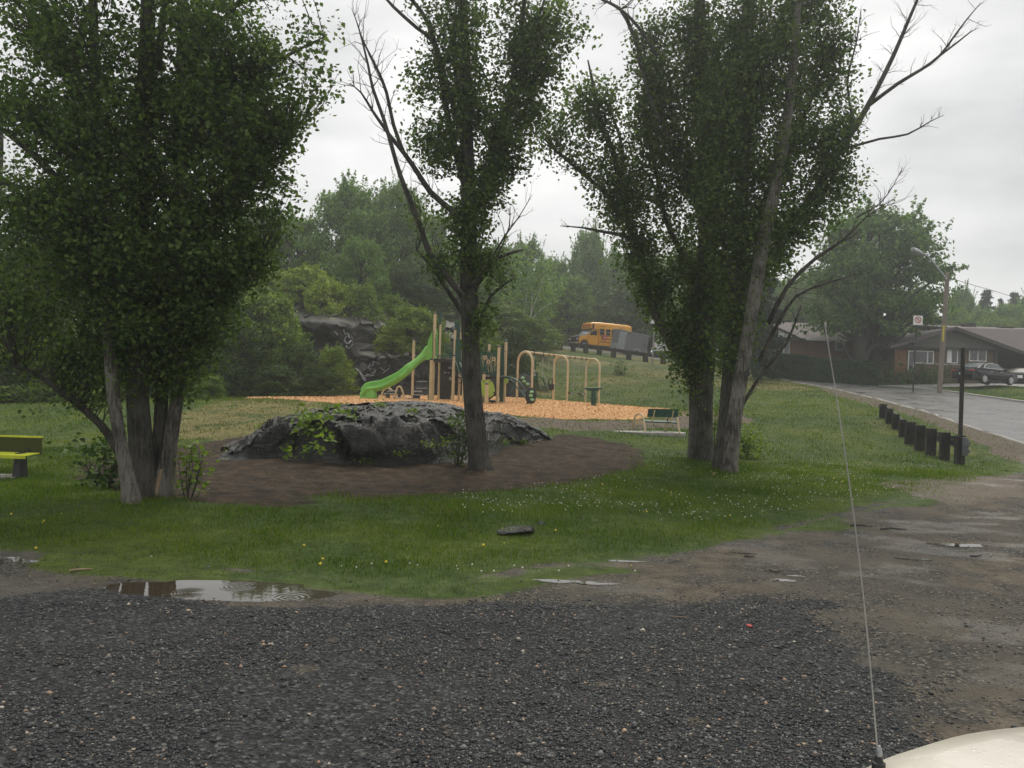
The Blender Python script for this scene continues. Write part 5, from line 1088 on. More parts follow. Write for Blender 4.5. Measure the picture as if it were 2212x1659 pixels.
# pixel conversions from the close-ups: zoom (1600,1230) scale 4.1475
def Z2(zx, zy): return ((1600 + zx / 4.1475) / 1.8228, (1230 + zy / 4.1475) / 1.8228)
def zp(x0, y0, x1, y1, d, r=0.062): a = Z2(x0, y0); b = Z2(x1, y1); return post(a[0], a[1], b[0], b[1], d, r)
zp(108, 1420, 110, 460, 40.0); zp(395, 1450, 403, 780, 37.3, .07); zp(440, 1450, 457, 25, 37.6, .066)
zp(525, 1450, 556, 160, 39.2, .05); zp(757, 1470, 772, 720, 37.4, .062); zp(778, 1300, 786, 290, 39.6, .06); zp(872, 1300, 880, 310, 39.8, .06); zp(855, 1460, 865, 1080, 38.5, .05); zp(925, 1290, 937, 910, 36.9, .045)
zp(1483, 1500, 1515, 570, 36.6, .066); zp(1597, 1480, 1630, 485, 38.0, .066); zp(1330, 1470, 1350, 515, 39.2, .062); zp(1265, 1380, 1290, 895, 37.6, .066); zp(1255, 1540, 1268, 1010, 36.5, .07); zp(1308, 1520, 1313, 1180, 35.6, .075)
def W_(zx, zy, d): q = Z2(zx, zy); return P(q[0], q[1], d)
# decks
def slab(pts, th, nm, mat):
    mb = MB(); n = len(pts); V = [tuple(p) for p in pts] + [(p[0], p[1], p[2] - th) for p in pts]
    mb.add(V, [list(range(n)), list(range(2 * n - 1, n - 1, -1))] + [(i, i + n, (i + 1) % n + n, (i + 1) % n) for i in range(n)]); return mb.build(nm, M[mat], PS, world=True)
a = W_(450, 757, 37.5); b_ = W_(765, 757, 37.4); zt = a[2]
slab([(a[0], 37.4, zt), (b_[0], 37.4, zt), (b_[0] + .1, 39.4, zt), (a[0] + .15, 39.4, zt)], 0.14, 'deck', 'black')
a2 = W_(1270, 1045, 36.9); b2 = W_(1600, 1045, 37.0); zt2 = a2[2]
slab([(a2[0], 36.8, zt2), (b2[0], 36.8, zt2), (b2[0], 39.0, zt2), (a2[0], 39.0, zt2)], 0.12, 'deck', 'black')
# dark climbing wall below the tower, with its holds
x0, x1 = W_(556, 800, 37.8)[0], W_(740, 800, 37.8)[0]; zb = s1(x0, 37.8); mb = MB()
mb.box(((x0 + x1) / 2, 37.95, (zb + zt - .15) / 2 + .05), (x1 - x0, 0.05, zt - .2 - zb)); pn = mb.build('climbing_panel', M['black'], PS, world=True, bevel=.01)
for (zx, zy, rx, rz) in [(635, 985, .07, .06), (690, 990, .06, .045), (718, 1085, .07, .10), (632, 1212, .10, .10), (715, 905, .11, .06)]:
    c = W_(zx, zy, 37.86); mb = MB(); mb.lathe([(rx * .55, 0), (rx, .012), (rx * .7, .05), (.001, .055)], (0, 0, 0), 10, 'y'); V = np.concatenate(mb.v) * [1, -1, rz / rx] + c; mk('climbing_hold', V, mb.f, M['steel'] if zy < 1100 else M['dmetal'], PS, True, True)
# rails of the upper deck
mb = MB()
for pts in [[(470, 380), (490, 372), (515, 395), (520, 720)], [(480, 400), (482, 690), (500, 722), (540, 728), (755, 735)], [(520, 700), (760, 702)]]: mb.tube([W_(x, y, 37.35) for x, y in pts], .02, 6)
for x in range(545, 750, 22): mb.cyl(W_(x, 702, 37.35), W_(x, 750, 37.35), .012, 5)
mb.build('guard_rail', M['dgreen'], PS, True, True)
mb = MB()
for x in range(640, 880, 18): mb.cyl(W_(x, 560, 39.6), W_(x, 750, 39.6), .014, 5)
mb.tube([W_(560, 555, 39.6), W_(900, 565, 39.6)], .02, 6); mb.build('guard_rail', M['dgreen'], PS, True, True)
# small dark roof pieces on the far posts
for (x0_, y0_, x1_, y1_) in [(535, 30, 575, 155)]:
    mb = MB(); mb.box(((W_(x0_, y0_, 39.2)[0] + W_(x1_, y0_, 39.2)[0]) / 2, 39.2, (W_(555, y0_, 39.2)[2] + W_(555, y1_, 39.2)[2]) / 2), (.14, .14, .62)); mb.build('post_topper', M['dgreen'], PS, world=True)
mb = MB(); mb.box(W_(832, 340, 39.8), (.26, .1, 1.1)); mb.box(W_(845, 700, 39.6), (.3, .1, 1.5)); mb.build('enclosure_panel', M['dgreen'], PS, world=True)
# ladder on the left: dark rails, steel rungs, curved top bar
mb = MB()
for zx in (360, 378): mb.tube([W_(zx, 1430, 38.6), W_(zx, 820, 38.6)], .03, 6)
mb.tube([W_(130, 565, 40), W_(200, 553, 40), (W_(270, 560, 39.5)), W_(335, 575, 39)], .022, 6)
mb.build('ladder_rail', M['dgreen'], PS, True, True)
for zy in (1130, 1238, 1340):
    mb = MB(); mb.cyl(W_(165 if zy < 1300 else 270, zy, 39.2), W_(345 if zy < 1300 else 380, zy, 39.0), .018, 6); mb.build('rung', M['steel'] if zy < 1300 else M['dgreen'], PS, True, True)
# slide: an open trough swept down from the tower
ctr_px = [(470, 600, .0), (450, 640, .0), (400, 690, 0), (330, 740, 0), (250, 800, 0), (150, 880, 0), (60, 965, 0)]
sp = []   # centre line of trough floor in zoom-1 coords (1300,1150) scale 2.37
def Z1(zx, zy): return ((1300 + zx / 2.37) / 1.8228, (1150 + zy / 2.37) / 1.8228)
cl_ = [(985, 590, 37.9), (940, 596, 37.8), (900, 604, 37.7), (860, 622, 37.5), (815, 655, 37.3), (770, 695, 37.1), (700, 750, 36.9), (620, 805, 36.7), (540, 855, 36.6), (470, 890, 36.5), (400, 905, 36.4), (340, 915, 36.3), (295, 945, 36.2)]
path = smooth_path([[*P(*Z1(x, y), d), 0] for x, y, d in cl_], .12)[:, :3]
T_ = np.gradient(path, axis=0); T_ /= np.linalg.norm(T_, axis=1, keepdims=True); n = len(path); V = []; side_v = np.array([0.10, 1.0, 0.0])
prof = [(-.36, .26), (-.32, .30), (-.27, .27), (-.25, .10), (-.18, .015), (0, -.015), (.18, .015), (.25, .10), (.27, .27), (.32, .30), (.36, .26), (.33, .02), (.20, -.12), (0, -.16), (-.20, -.12), (-.33, .02)]
for i in range(n):
    t = i / (n - 1); S = side_v / np.linalg.norm(side_v); U = np.cross(T_[i], S); U = U if U[2] > 0 else -U
    wv = 0.10 * math.sin(t * 9.0) ; hs = np.interp(t, [0, .10, .22, .35, .8, .93, 1], [2.2, 1.8, .9, 0.75, .65, .75, .4]); ws = np.interp(t, [0, .3, .85, 1], [1, .85, .85, 1.05])
    ph = R(34) * float(sstep(.12, .45, t)) * (1 - .35 * float(sstep(.85, 1, t))); S2 = S * math.cos(ph) + U * math.sin(ph); U2 = U * math.cos(ph) - S * math.sin(ph)
    for (s, u) in prof: V.append(path[i] + S2 * (s * ws + wv) + U2 * (u * hs if u > .05 else u))
k = len(prof); F_ = [(i * k + j, i * k + (j + 1) % k, (i + 1) * k + (j + 1) % k, (i + 1) * k + j) for i in range(n - 1) for j in range(k)] + [list(range(k)), list(range((n - 1) * k, n * k))[::-1]]
sl = mk('slide', V, F_, M['slide'], PS, True, True)
# slide hood with a curved back where children sit down
hx = W_(438, 760, 37.9); mb = MB()
hood = [(385, 775), (250, 775), (160, 770), (190, 745), (300, 655), (345, 560), (360, 450), (390, 380), (440, 290), (470, 255), (500, 275), (515, 350), (515, 700), (490, 745), (430, 770)]
def plate(pts, d0, d1, nm, mat, zf=W_, parent=PS):
    a_ = [zf(x, y, d0) for x, y in pts]; b__ = [zf(x, y, d1) for x, y in pts]; n_ = len(pts); mb = MB(); mb.add(a_ + b__, [list(range(n_)), list(range(2 * n_ - 1, n_ - 1, -1))] + [(i, i + n_, (i + 1) % n_ + n_, (i + 1) % n_) for i in range(n_)]); return mb.build(nm, M[mat], parent, False, True)
plate([(q[0] if q[0] < 380 else q[0], q[1]) for q in hood[:9]] + [(425, 330), (425, 770)], 37.50, 37.56, 'slide_hood', 'slide'); plate(hood[8:], 38.35, 38.41, 'slide_hood', 'slide')
mb = MB(); mb.lathe([(.40, 0), (.37, .25), (.33, .42), (.34, .52)], (path[int(n * .80)][0] - .35, path[int(n * .8)][1], s1(path[int(n * .8)][0], 36.4) - .03), 14); mb.build('slide_foot', M['slide'], sl and PS, True, True)
for t in (.40, .58):
    p = path[int(n * t)]; mb = MB(); mb.box((p[0], p[1] - .36, p[2] - .05), (.10, .05, .5), (0, .7, 0)); mb.build('slide_rib', M['slide'], PS, world=True)
# stairs in green behind the trunk
mb = MB()
mb.tube([W_(800, 800, 37.6), W_(860, 960, 37.2), (W_(925, 1110, 36.9))], .03, 6); mb.tube([W_(865, 820, 37.4), W_(905, 890, 37.2), W_(960, 1040, 36.9)], .03, 6)
mb.build('stair_rail', M['dgreen'], PS, True, True); plate([(800, 780), (880, 830), (950, 1010), (930, 1060), (860, 1000), (800, 860)], 38.2, 38.25, 'stair_panel', 'dgreen')
for i in range(4): mb = MB(); mb.box(W_(835 + i * 28, 900 + i * 85, 37.8), (.28, .7, .05)); mb.build('stair_tread', M['dmetal'], PS, world=True)
mb = MB(); mb.tube([W_(1195, 790, 36.9), W_(1255, 940, 36.8)], .028, 6); mb.tube([W_(1210, 1040, 36.9), W_(1240, 1100, 36.8)], .028, 6); mb.build('stair_rail', M['dgreen'], PS, True, True)
# flower panel with three flowers and wavy stems
fp = plate([(1180, 655), (1495, 640), (1495, 1020), (1180, 1020)], 37.0, 37.06, 'flower_panel', 'dgreen')
for fxp, fyp in [(1285, 738), (1427, 765), (1342, 808)]:
    c = W_(fxp, fyp, 36.97); mb = MB()
    for q in range(5):
        a_ = q * 1.2566 + .3; mb.lathe([(.04, -.01), (.04, .012)], (c[0] + .068 * math.cos(a_), c[1], c[2] + .068 * math.sin(a_)), 8, 'y')
    mb.build('flower_cutout', M['beige'], PS, False, True); mb = MB(); mb.lathe([(.032, -.02), (.032, .002)], tuple(c), 10, 'y'); mb.build('flower_centre', M['dgreen'], PS, False, True)
for xx, y0_, y1_ in [(1240, 700, 840), (1262, 720, 890), (1318, 700, 880), (1340, 850, 985), (1372, 715, 960), (1400, 690, 840), (1398, 850, 990), (1440, 800, 960), (1455, 720, 890)]:
    mb = MB(); mb.tube([W_(xx + 9 * math.sin(s * 7 + xx), y0_ + (y1_ - y0_) * s, 36.975) for s in np.linspace(0, 1, 9)], .009, 4); mb.build('stem_cutout', M['beige'], PS, True, True)
mb = MB(); mb.tube([W_(1180, 625, 37.03), W_(1500, 632, 37.03)], .02, 6); 
for xx in range(1190, 1500, 17): mb.cyl(W_(xx, 628, 37.03), W_(xx, 660, 37.03), .01, 4); mb.cyl(W_(xx, 1015, 37.03), W_(xx, 1040, 37.03), .01, 4)
mb.build('guard_rail', M['dgreen'], PS, True, True)
plate([(1535, 600), (1600, 620), (1600, 1030), (1530, 1030)], 37.5, 37.55, 'side_panel', 'dgreen'); plate([(1520, 1090), (1590, 1090), (1580, 1470), (1520, 1470)], 37.5, 37.6, 'support_panel', 'dgreen')
mb = MB(); mb.tube([W_(1545, 640, 37.4), W_(1550, 570, 37.3), W_(1570, 540, 37.3), W_(1580, 560, 37.3)], .022, 6); mb.tube([W_(1535, 630, 37.4), W_(1625, 640, 37.6)], .02, 6); mb.build('grab_bar', M['dgreen'], PS, True, True)
# lime D-shaped panel
dl = plate([(1222, 1122), (1240, 1105), (1370, 1105), (1410, 1140), (1440, 1210), (1446, 1280), (1425, 1350), (1375, 1390), (1240, 1385), (1228, 1250)], 36.30, 36.34, 'lime_panel', 'lime')
for (zx, zy) in [(1262, 1132), (1366, 1137), (1246, 1375), (1350, 1380), (1440, 1210), (1430, 1310)]:
    mb = MB(); mb.lathe([(.03, -.03), (.03, 0)], tuple(W_(zx, zy, 36.29)), 8, 'y'); mb.build('bolt', M['dmetal'], PS, False, True)
mb = MB(); mb.tube([W_(1345, 1420, 36.7), W_(1400, 1380, 36.7), W_(1450, 1300, 36.7), W_(1465, 1180, 36.8)], .05, 6); mb.tube([W_(1255, 1390, 36.3), W_(1260, 1545, 36.2), W_(1280, 1550, 36.2), W_(1290, 1400, 36.3)], .03, 6); mb.build('curved_tube', M['dmetal'], PS, True, True)
mb = MB(); mb.cyl(W_(1397, 1540, 35.9), W_(1397, 1440, 35.9), .05, 8); mb.cyl(W_(1345, 1445, 35.9), W_(1460, 1450, 35.9), .05, 8); mb.build('spinner_base', M['dmetal'], PS, True, True)
# lime leaf panel and curved climber with hold pods on the right ; zoom-3 coords (1900,1330) scale 4.424
def Z3(zx, zy): return ((1900 + zx / 4.424) / 1.8228, (1330 + zy / 4.424) / 1.8228)
def W3(zx, zy, d): q = Z3(zx, zy); return P(q[0], q[1], d)
plate([(370, 720), (400, 705), (440, 715), (458, 750), (440, 785), (400, 800), (370, 775)], 37.0, 37.04, 'leaf_panel', 'lime', W3)
mb = MB()
mb.tube(smooth_path([W3(350, 680, 37.2), W3(460, 685, 37.0), W3(580, 730, 36.8), W3(680, 820, 36.6), W3(745, 920, 36.5), W3(775, 1020, 36.4), W3(785, 1185, 36.4)], .15), .038, 8)
mb.tube(smooth_path([W3(460, 690, 37.5), W3(560, 820, 37.2), W3(680, 960, 36.9), W3(775, 1085, 36.5)], .15), .032, 8)
mb.tube(smooth_path([W3(390, 650, 38.2), W3(440, 540, 38.2), W3(495, 470, 38.2), W3(550, 520, 38.2), W3(585, 640, 38.2), W3(560, 800, 38.0), W3(490, 935, 37.8)], .15), .028, 8)
mb.box(W3(795, 1185, 36.4) + [0, 0, .02], (.42, .3, .05)); mb.box(W3(465, 700, 37.2), (.5, .1, .06)); mb.build('arched_climber', M['dgreen'], PS, True, True)
def pod(zx, zy, d, rx, rz, hc, col='black'):
    c = W3(zx, zy, d); mb = MB(); mb.lathe([(1, -.05), (1.0, .03), (.85, .06), (.01, .06)], (0, 0, 0), 18, 'y'); V = np.concatenate(mb.v); V = np.sign(V) * np.abs(V) ** [1, 1, 1] * [rx, -1, rz]
    # squarish outline
    rx0 = rx; sc = (np.abs(V[:, 0] / rx) ** 3 + np.abs(V[:, 2] / rz) ** 3 + 1e-6) ** (1 / 3); ln_ = np.hypot(V[:, 0] / rx, V[:, 2] / rz) + 1e-6; V[:, 0] *= .82 * ln_ / sc; V[:, 2] *= .88 * ln_ / sc
    p = mk('climbing_pod', V + c, mb.f, M[col], PS, False, True)
    for (qx, qy) in hc:
        cc_ = W3(qx, qy, d - .08); mb = MB(); mb.lathe([(.09, 0), (.10, .02), (.06, .07), (.001, .08)], (0, 0, 0), 10, 'y'); mk('pod_hold', np.concatenate(mb.v) * [1, -1, .75] + cc_, mb.f, M['podhold'], PS, True, True)
M['podhold'] = simple('pale_green_hold', (0.32, 0.56, 0.30), (0.24, 0.46, 0.24), 0.5, 20); M['podgrey'] = simple('grey_pod_panel', (0.07, 0.07, 0.072), (0.05, 0.05, 0.05), 0.5, 20)
pod(843, 1010, 36.2, .27, .40, [(855, 945), (842, 1008), (865, 1078)]); pod(730, 775, 39.5, .38, .42, [(700, 702), (724, 760), (783, 806)], 'podgrey')

# arch swing frame: three hooped ends joined by one beam
SW = thing('swing_frame', 'beige three-arch swing frame at the right of the playground', 'swing frame', base_at(1130, 866, 42))
def arch(legs, top, d1, d2, nm='arch'):
    (ax, ay), (bx, by) = legs; A = W3(ax, ay, d1); B = W3(bx, by, d2); zt_ = W3(*top, (d1 + d2) / 2)[2]; A[2] = s1(A[0], A[1]) - .05; B[2] = s1(B[0], B[1]) - .05
    A2, B2 = A.copy(), B.copy(); rad = np.hypot(*(B - A)[:2]) / 2; pts = [A]
    for a_ in np.linspace(math.pi, 0, 13):
        m_ = (A + B) / 2; dirh = (B - A)[:2] / (2 * rad); pts.append(np.array([m_[0] - dirh[0] * -rad * math.cos(a_), m_[1] + dirh[1] * rad * math.cos(a_), zt_ - rad + rad * math.sin(a_) * 1.0]))
    pts.append(B); pts = np.array(pts); mb = MB(); mb.tube(pts, .062, 10); mb.build(nm, M['beige'], SW, True, True); return np.array([(A + B)[0] / 2, (A + B)[1] / 2, zt_])
k1 = arch([(597, 1085), (850, 1100)], (740, 242), 42.0, 41.2); k2 = arch([(1228, 1115), (1468, 1105)], (1380, 315), 44.6, 43.9); k3 = arch([(1788, 1115), (2022, 1140)], (1930, 372), 47.3, 46.6)
mb = MB(); mb.tube([k1, k2, k3], .05, 10); mb.build('beam', M['beige'], SW, True, True)
def onbeam(zx):   # point on the beam under a pixel column
    best = None
    for t in np.linspace(0, 2, 600):
        p = k1 + (k2 - k1) * t if t <= 1 else k2 + (k3 - k2) * (t - 1)
        pxx = CX + FPX * ((p[0] / p[1]) * math.cos(ROLL) + ((p[2] - CAMZ) / p[1]) * math.sin(ROLL)); e_ = abs(pxx - Z3(zx, 0)[0])
        if best is None or e_ < best[0]: best = (e_, p)
    return best[1]
for zx in (900, 1058, 1155, 1243, 1520, 1610, 1725, 1805):
    p = onbeam(zx); mb = MB(); mb.box((p[0], p[1], p[2] - .02), (.07, .13, .15)); mb.cyl((p[0], p[1], p[2] - .08), (p[0], p[1], p[2] - .17), .015, 6); mb.build('hanger', M['dmetal'], SW, world=True)
def swing(name, label, zx0, zx1, seat_z, kind, dy=0.0):
    a_ = onbeam(zx0); b__ = onbeam(zx1); m_ = (a_ + b__) / 2; r = thing(name, label, 'swing', (m_[0], m_[1] + dy, a_[2] - 1.9), 0, 'swings hanging from the arched frame'); dr = (b__ - a_); dr[2] = 0; w = np.linalg.norm(dr); dr /= w; nn_ = np.array([-dr[1], dr[0], 0])
    S = m_ + [0, dy, 0]; S = np.array([S[0], S[1], seat_z]); hw = w * .42; ends = [S - dr * hw, S + dr * hw]
    for t_, e_ in ((a_, ends[0]), (b__, ends[1])):
        mb = MB(); mb.tube([t_ + [0, 0, -.16], e_ + [0, 0, .12 if kind == 'belt' else .5]], .011 if kind == 'belt' else .013, 5); mb.build('chain', M['chain'], r, True, True)
        if kind == 'adaptive': mb = MB(); mb.tube([t_ + [0, 0, -.9], e_ - nn_ * .45 + [0, 0, -.02]], .012, 5); mb.build('chain', M['chain'], r, True, True)
    if kind == 'belt':
        mb = MB(); V = []; n_ = 11
        for i in range(n_):
            t = i / (n_ - 1) * 2 - 1; c = S + dr * hw * t + [0, 0, .12 * abs(t) ** 2.2 - 0.02]
            for s_, dz in ((-.09, 0), (.09, 0), (.09, -.025), (-.09, -.025)): V.append(c + nn_ * s_ + [0, 0, dz])
        mb.add(V, [(i * 4 + j, i * 4 + (j + 1) % 4, i * 4 + 4 + (j + 1) % 4, i * 4 + 4 + j) for i in range(n_ - 1) for j in range(4)] + [(0, 1, 2, 3), (n_ * 4 - 1, n_ * 4 - 2, n_ * 4 - 3, n_ * 4 - 4)]); mb.build('seat', M['black'], r, True, True)
    if kind == 'bucket':
        mb = MB(); mb.lathe([(.04, -.12), (.16, -.10), (.20, .05), (.20, .22), (.17, .22), (.165, .05), (.02, -.06)], tuple(S), 14); mb.build('seat', M['black'], r, True, True)
        for sg in (-1, 1): mb = MB(); mb.tube([S + dr * sg * .18 + [0, 0, .2], S + dr * sg * .17 + [0, 0, .38], S + dr * sg * .13 + [0, 0, .55]], .035, 6); mb.build('strap', M['black'], r, True, True)
    if kind == 'adaptive':
        mb = MB(); V = []; prof_ = [(-.55, .62), (-.50, .35), (-.40, .10), (-.25, -.05), (0, -.10), (.25, -.08), (.45, -.12), (.55, -.16)]
        for (q, z_) in prof_:
            for s_, dz in ((-.30, .26), (-.22, 0), (.22, 0), (.30, .26), (.32, .24), (.24, -.05), (-.24, -.05), (-.32, .24)): V.append(S + dr * q * 1.0 + nn_ * s_ + [0, 0, z_ + dz])
        k_ = 8; mb.add(V, [(i * k_ + j, i * k_ + (j + 1) % k_, (i + 1) * k_ + (j + 1) % k_, (i + 1) * k_ + j) for i in range(len(prof_) - 1) for j in range(k_)] + [tuple(range(k_)), tuple(range((len(prof_) - 1) * k_, len(prof_) * k_))[::-1]]); mb.build('seat', M['dgreen'], r, True, True)
        mb = MB()
        for sg in (-1, 1): mb.tube(smooth_path([S + nn_ * sg * .2 - dr * .42 + [0, 0, .62], S + nn_ * sg * .22 + dr * .1 + [0, 0, .52], S + nn_ * sg * .22 + dr * .28 + [0, 0, .25], S + nn_ * sg * .18 + dr * .42 + [0, 0, .0]], .1), .03, 6)
        mb.build('harness_bar', M['dgreen'], r, True, True)
zS = lambda zy, d: W3(900, zy, d)[2]
swing('adaptive_swing', 'dark green high-backed swing seat on the left of the swing frame', 900, 1058, up_to(*Z3(970, 900), 42.6) + 0.05, 'adaptive')
swing('toddler_swing', 'black bucket swing seat next to the middle arch', 1155, 1243, up_to(*Z3(1180, 880), 43.7), 'bucket')
swing('belt_swing', 'black belt swing just right of the middle arch', 1500, 1610, up_to(*Z3(1545, 975), 45), 'belt')
swing('belt_swing', 'black belt swing just left of the last arch', 1690, 1805, up_to(*Z3(1740, 990), 46), 'belt')
# short post with a green rocker top, near the last arch
rb = base_at(*Z3(1930, 1235), 38.5); rk = thing('balance_spinner', 'low dark post with a flat green top standing in the wood chips', 'spinner', rb)
mb = MB(); mb.lathe([(.13, -.05), (.12, .05), (.12, .32), (.20, .34), (.20, .40), (.12, .42), (.11, .72)], tuple(rb), 14); mb.build('pedestal', M['dgreen'], rk, True, True)
mb = MB(); mb.box(tuple(rb + [-.02, 0, .80]), (.82, .30, .09), (0, -.05, 0)); mb.box(tuple(rb + [-.02, 0, .72]), (.5, .2, .08)); mb.build('seat', M['dgreen'], rk, world=True, bevel=.02)
# small stepping bench with beige hoops, behind the slide ; zoom-5 coords (1350,1480) scale 5.53
def W5(zx, zy, d): return P((1350 + zx / 5.53) / 1.8228, (1480 + zy / 5.53) / 1.8228, d)
st = thing('step_climber', 'low climber of grey planks between two beige hoops, under the slide', 'climber', base_at(858, 866, 40))
for pts, dd in [([(1130, 480), (1160, 330), (1200, 245), (1250, 240), (1300, 330), (1330, 480)], 40.0), ([(850, 480), (850, 390), (900, 300), (980, 265), (1055, 300), (1060, 330)], 40.6)]:
    mb = MB(); mb.tube(smooth_path([W5(x, y, dd) for x, y in pts], .1), .045, 8); mb.build('hoop', M['beige'], st, True, True)
for (xa, xb, y_, dd) in [(1010, 1280, 322, 40.4), (890, 1195, 388, 40.2), (1080, 1290, 472, 39.8), (970, 1070, 340, 40.5)]:
    a_ = W5(xa, y_, dd); c_ = W5(xb, y_ + 6, dd); mb = MB(); mb.box(((a_[0] + c_[0]) / 2, dd, a_[2]), (c_[0] - a_[0], .30, .05)); mb.build('plank', M['concrete'], st, world=True, bevel=.01)
for (xa, y0_, y1_, w_) in [(970, 390, 510, .10), (1100, 480, 540, .14), (1230, 240, 540, .07)]:
    a_ = W5(xa, y0_, 40); c_ = W5(xa, y1_, 40); mb = MB(); mb.cyl((a_[0], 40.1, s1(a_[0], 40.1) - .02), (a_[0], 40.1, a_[2]), w_, 10); mb.build('leg', M['dmetal'], st, True, True)
st2 = thing('step_climber', 'row of low grey step platforms on dark feet beside the ladder', 'climber', base_at(900, 866, 39.6))
for (xa, xb, y_) in [(1530, 1720, 335), (1540, 1745, 412), (1370, 1660, 485)]:
    a_ = W5(xa, y_, 39.6); c_ = W5(xb, y_ + 4, 39.6); mb = MB(); mb.box(((a_[0] + c_[0]) / 2, 39.5, a_[2]), (c_[0] - a_[0], .28, .05)); mb.build('plank', M['concrete'], st2, world=True, bevel=.01)
for xa, y_ in [(1450, 490), (1570, 420), (1640, 420)]:
    a_ = W5(xa, y_, 39.55); mb = MB(); mb.cyl((a_[0], 39.5, s1(a_[0], 39.5) - .02), (a_[0], 39.5, a_[2]), .10, 10); mb.build('leg', M['dmetal'], st2, True, True)
bx_ = W5(765, 170, 41.5); cb = thing('sign_box', 'small dark green board standing behind the slide end', 'board', (bx_[0], bx_[1], s1(bx_[0], bx_[1])))
mb = MB(); mb.box(tuple(bx_), (.42, .06, .40)); mb.build('panel', M['dgreen'], cb, world=True, bevel=.01); mb = MB(); mb.cyl((bx_[0], bx_[1] + .05, s1(bx_[0], bx_[1]) - .05), (bx_[0], bx_[1] + .05, bx_[2]), .04, 8); mb.build('leg', M['dmetal'], cb, True, True)

# ------------------------------------------------------------------ green bench on its concrete pad ; zoom-4 coords (2400,1560) scale 3.687
def W4(zx, zy, d): return P((2400 + zx / 3.687) / 1.8228, (1560 + zy / 3.687) / 1.8228, d)
bn = thing('park_bench', 'dark green bench with beige tubular legs, back to us, beside the thick dark trunk', 'bench', base_at(1412, 934, 28.0))
gz = lambda p: s1(p[0], p[1])
for pts, d in [([(318, 530), (350, 370), (375, 285), (430, 255), (485, 290), (505, 380), (522, 545)], (28.6, 27.5)), ([(800, 540), (835, 370), (860, 300), (920, 262), (975, 300), (995, 380), (1018, 550)], (28.5, 27.4))]:
    q = [W4(x, y, d[0] + (d[1] - d[0]) * i / 6) for i, (x, y) in enumerate(pts)]
    mb = MB(); mb.tube(smooth_path(q, .06), .032, 10); mb.build('leg', M['beige'], bn, True, True)
a_ = W4(370, 372, 28.1); c_ = W4(500, 376, 27.8); mb = MB(); mb.box(((a_[0] + c_[0]) / 2, 27.95, a_[2] - .02), (c_[0] - a_[0], .04, .12)); mb.build('side_plate', M['beige'], bn, world=True)
a_ = W4(515, 368, 28); c_ = W4(985, 378, 28); mb = MB(); mb.box(((a_[0] + c_[0]) / 2, 28.15, (a_[2] + c_[2]) / 2), (c_[0] - a_[0], .42, .05), (.06, .01, 0)); mb.build('seat', M['dgreen'], bn, world=True, bevel=.015)
bk = [W4(x, y, 27.72) for x, y in [(548, 300), (550, 285), (563, 192), (575, 182), (1000, 190), (999, 290), (975, 308), (560, 300)]]; n_ = len(bk); mb = MB(); mb.add(bk + [p + [0, .05, 0] for p in bk], [list(range(n_)), list(range(2 * n_ - 1, n_ - 1, -1))] + [(i, i + n_, (i + 1) % n_ + n_, (i + 1) % n_) for i in range(n_)]); mb.build('backrest', M['dgreen'], bn, world=True)
for pts in [[(655, 208), (640, 300), (630, 345), (600, 368)], [(928, 212), (912, 300), (905, 345), (880, 372)]]:
    mb = MB(); mb.tube([W4(x, y, 27.66 + .05 * i) for i, (x, y) in enumerate(pts)], .022, 8); mb.build('bracket', M['beige'], bn, True, True)
def pad(name, label, px, py, d, sx, sy, rz=0):
    b = base_at(px, py, d); mb = MB(); k = 20; mb.add([(sx * math.cos(2 * math.pi * i / k) * 1.0 * (abs(math.cos(2 * math.pi * i / k)) ** -.3 if abs(math.cos(2 * math.pi * i / k)) > .7 else 1.08), sy * math.sin(2 * math.pi * i / k), z) for z in (-.1, .035) for i in range(k)], [tuple(range(k))[::-1], tuple(range(k, 2 * k))] + [(i, (i + 1) % k, (i + 1) % k + k, i + k) for i in range(k)])
    o = mb.build(name, M['concrete']); o.location = b; o.rotation_euler = (0, 0, rz); tag(o, label, 'concrete pad'); return o
pad('bench_pad', 'pale concrete slab under the dark green bench', 1395, 934, 28.0, 1.35, .75)
pad('bench_pad', 'concrete slab under the lime yellow bench at the left edge', 4, 1034, 16.6, .42, .26)
# lime yellow bench, left edge ; zoom coords (0,1400) scale 2.0733
def W6(zx, zy, d): return P((zx / 2.0733) / 1.8228, (1400 + zy / 2.0733) / 1.8228, d)
M['olive'] = simple('shaded_olive_mesh', (0.06, 0.07, 0.006), (0.04, 0.05, 0.005), 0.6, 60)  # lime paint darkened: shade on the backrest is put into the colour
M['yel'] = simple('lime_yellow_paint', (0.62, 0.66, 0.03), (0.55, 0.59, 0.028), 0.5, 6)
lb = thing('park_bench', 'lime yellow perforated metal bench on a dark pedestal at the left edge', 'bench', base_at(60, 1035, 16.5))
zz_ = W6(150, 990, 16.5); x1_ = W6(288, 670, 16.6)[0]; xl = x1_ - 1.85
zb_, zs_, zt_ = W6(288, 790, 16.7)[2], W6(290, 812, 16.5)[2], W6(285, 668, 16.8)[2]
mb = MB(); mb.box(((xl + x1_) / 2, 16.86, zt_ - .02), (x1_ - xl, .05, .045)); 
mb.box(((xl + x1_) / 2, 16.85, (zt_ + zs_) / 2 - .03), (x1_ - xl, .012, zt_ - zs_ - .02), (.10, 0, 0))
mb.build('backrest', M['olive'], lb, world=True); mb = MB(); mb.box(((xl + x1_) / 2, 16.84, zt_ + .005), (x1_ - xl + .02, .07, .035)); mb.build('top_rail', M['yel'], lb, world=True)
mb = MB()
for i in range(7): mb.box(((xl + x1_) / 2, 16.75 - i * .068, zs_ + .01 - .002 * i), (x1_ - xl, .050, .02))
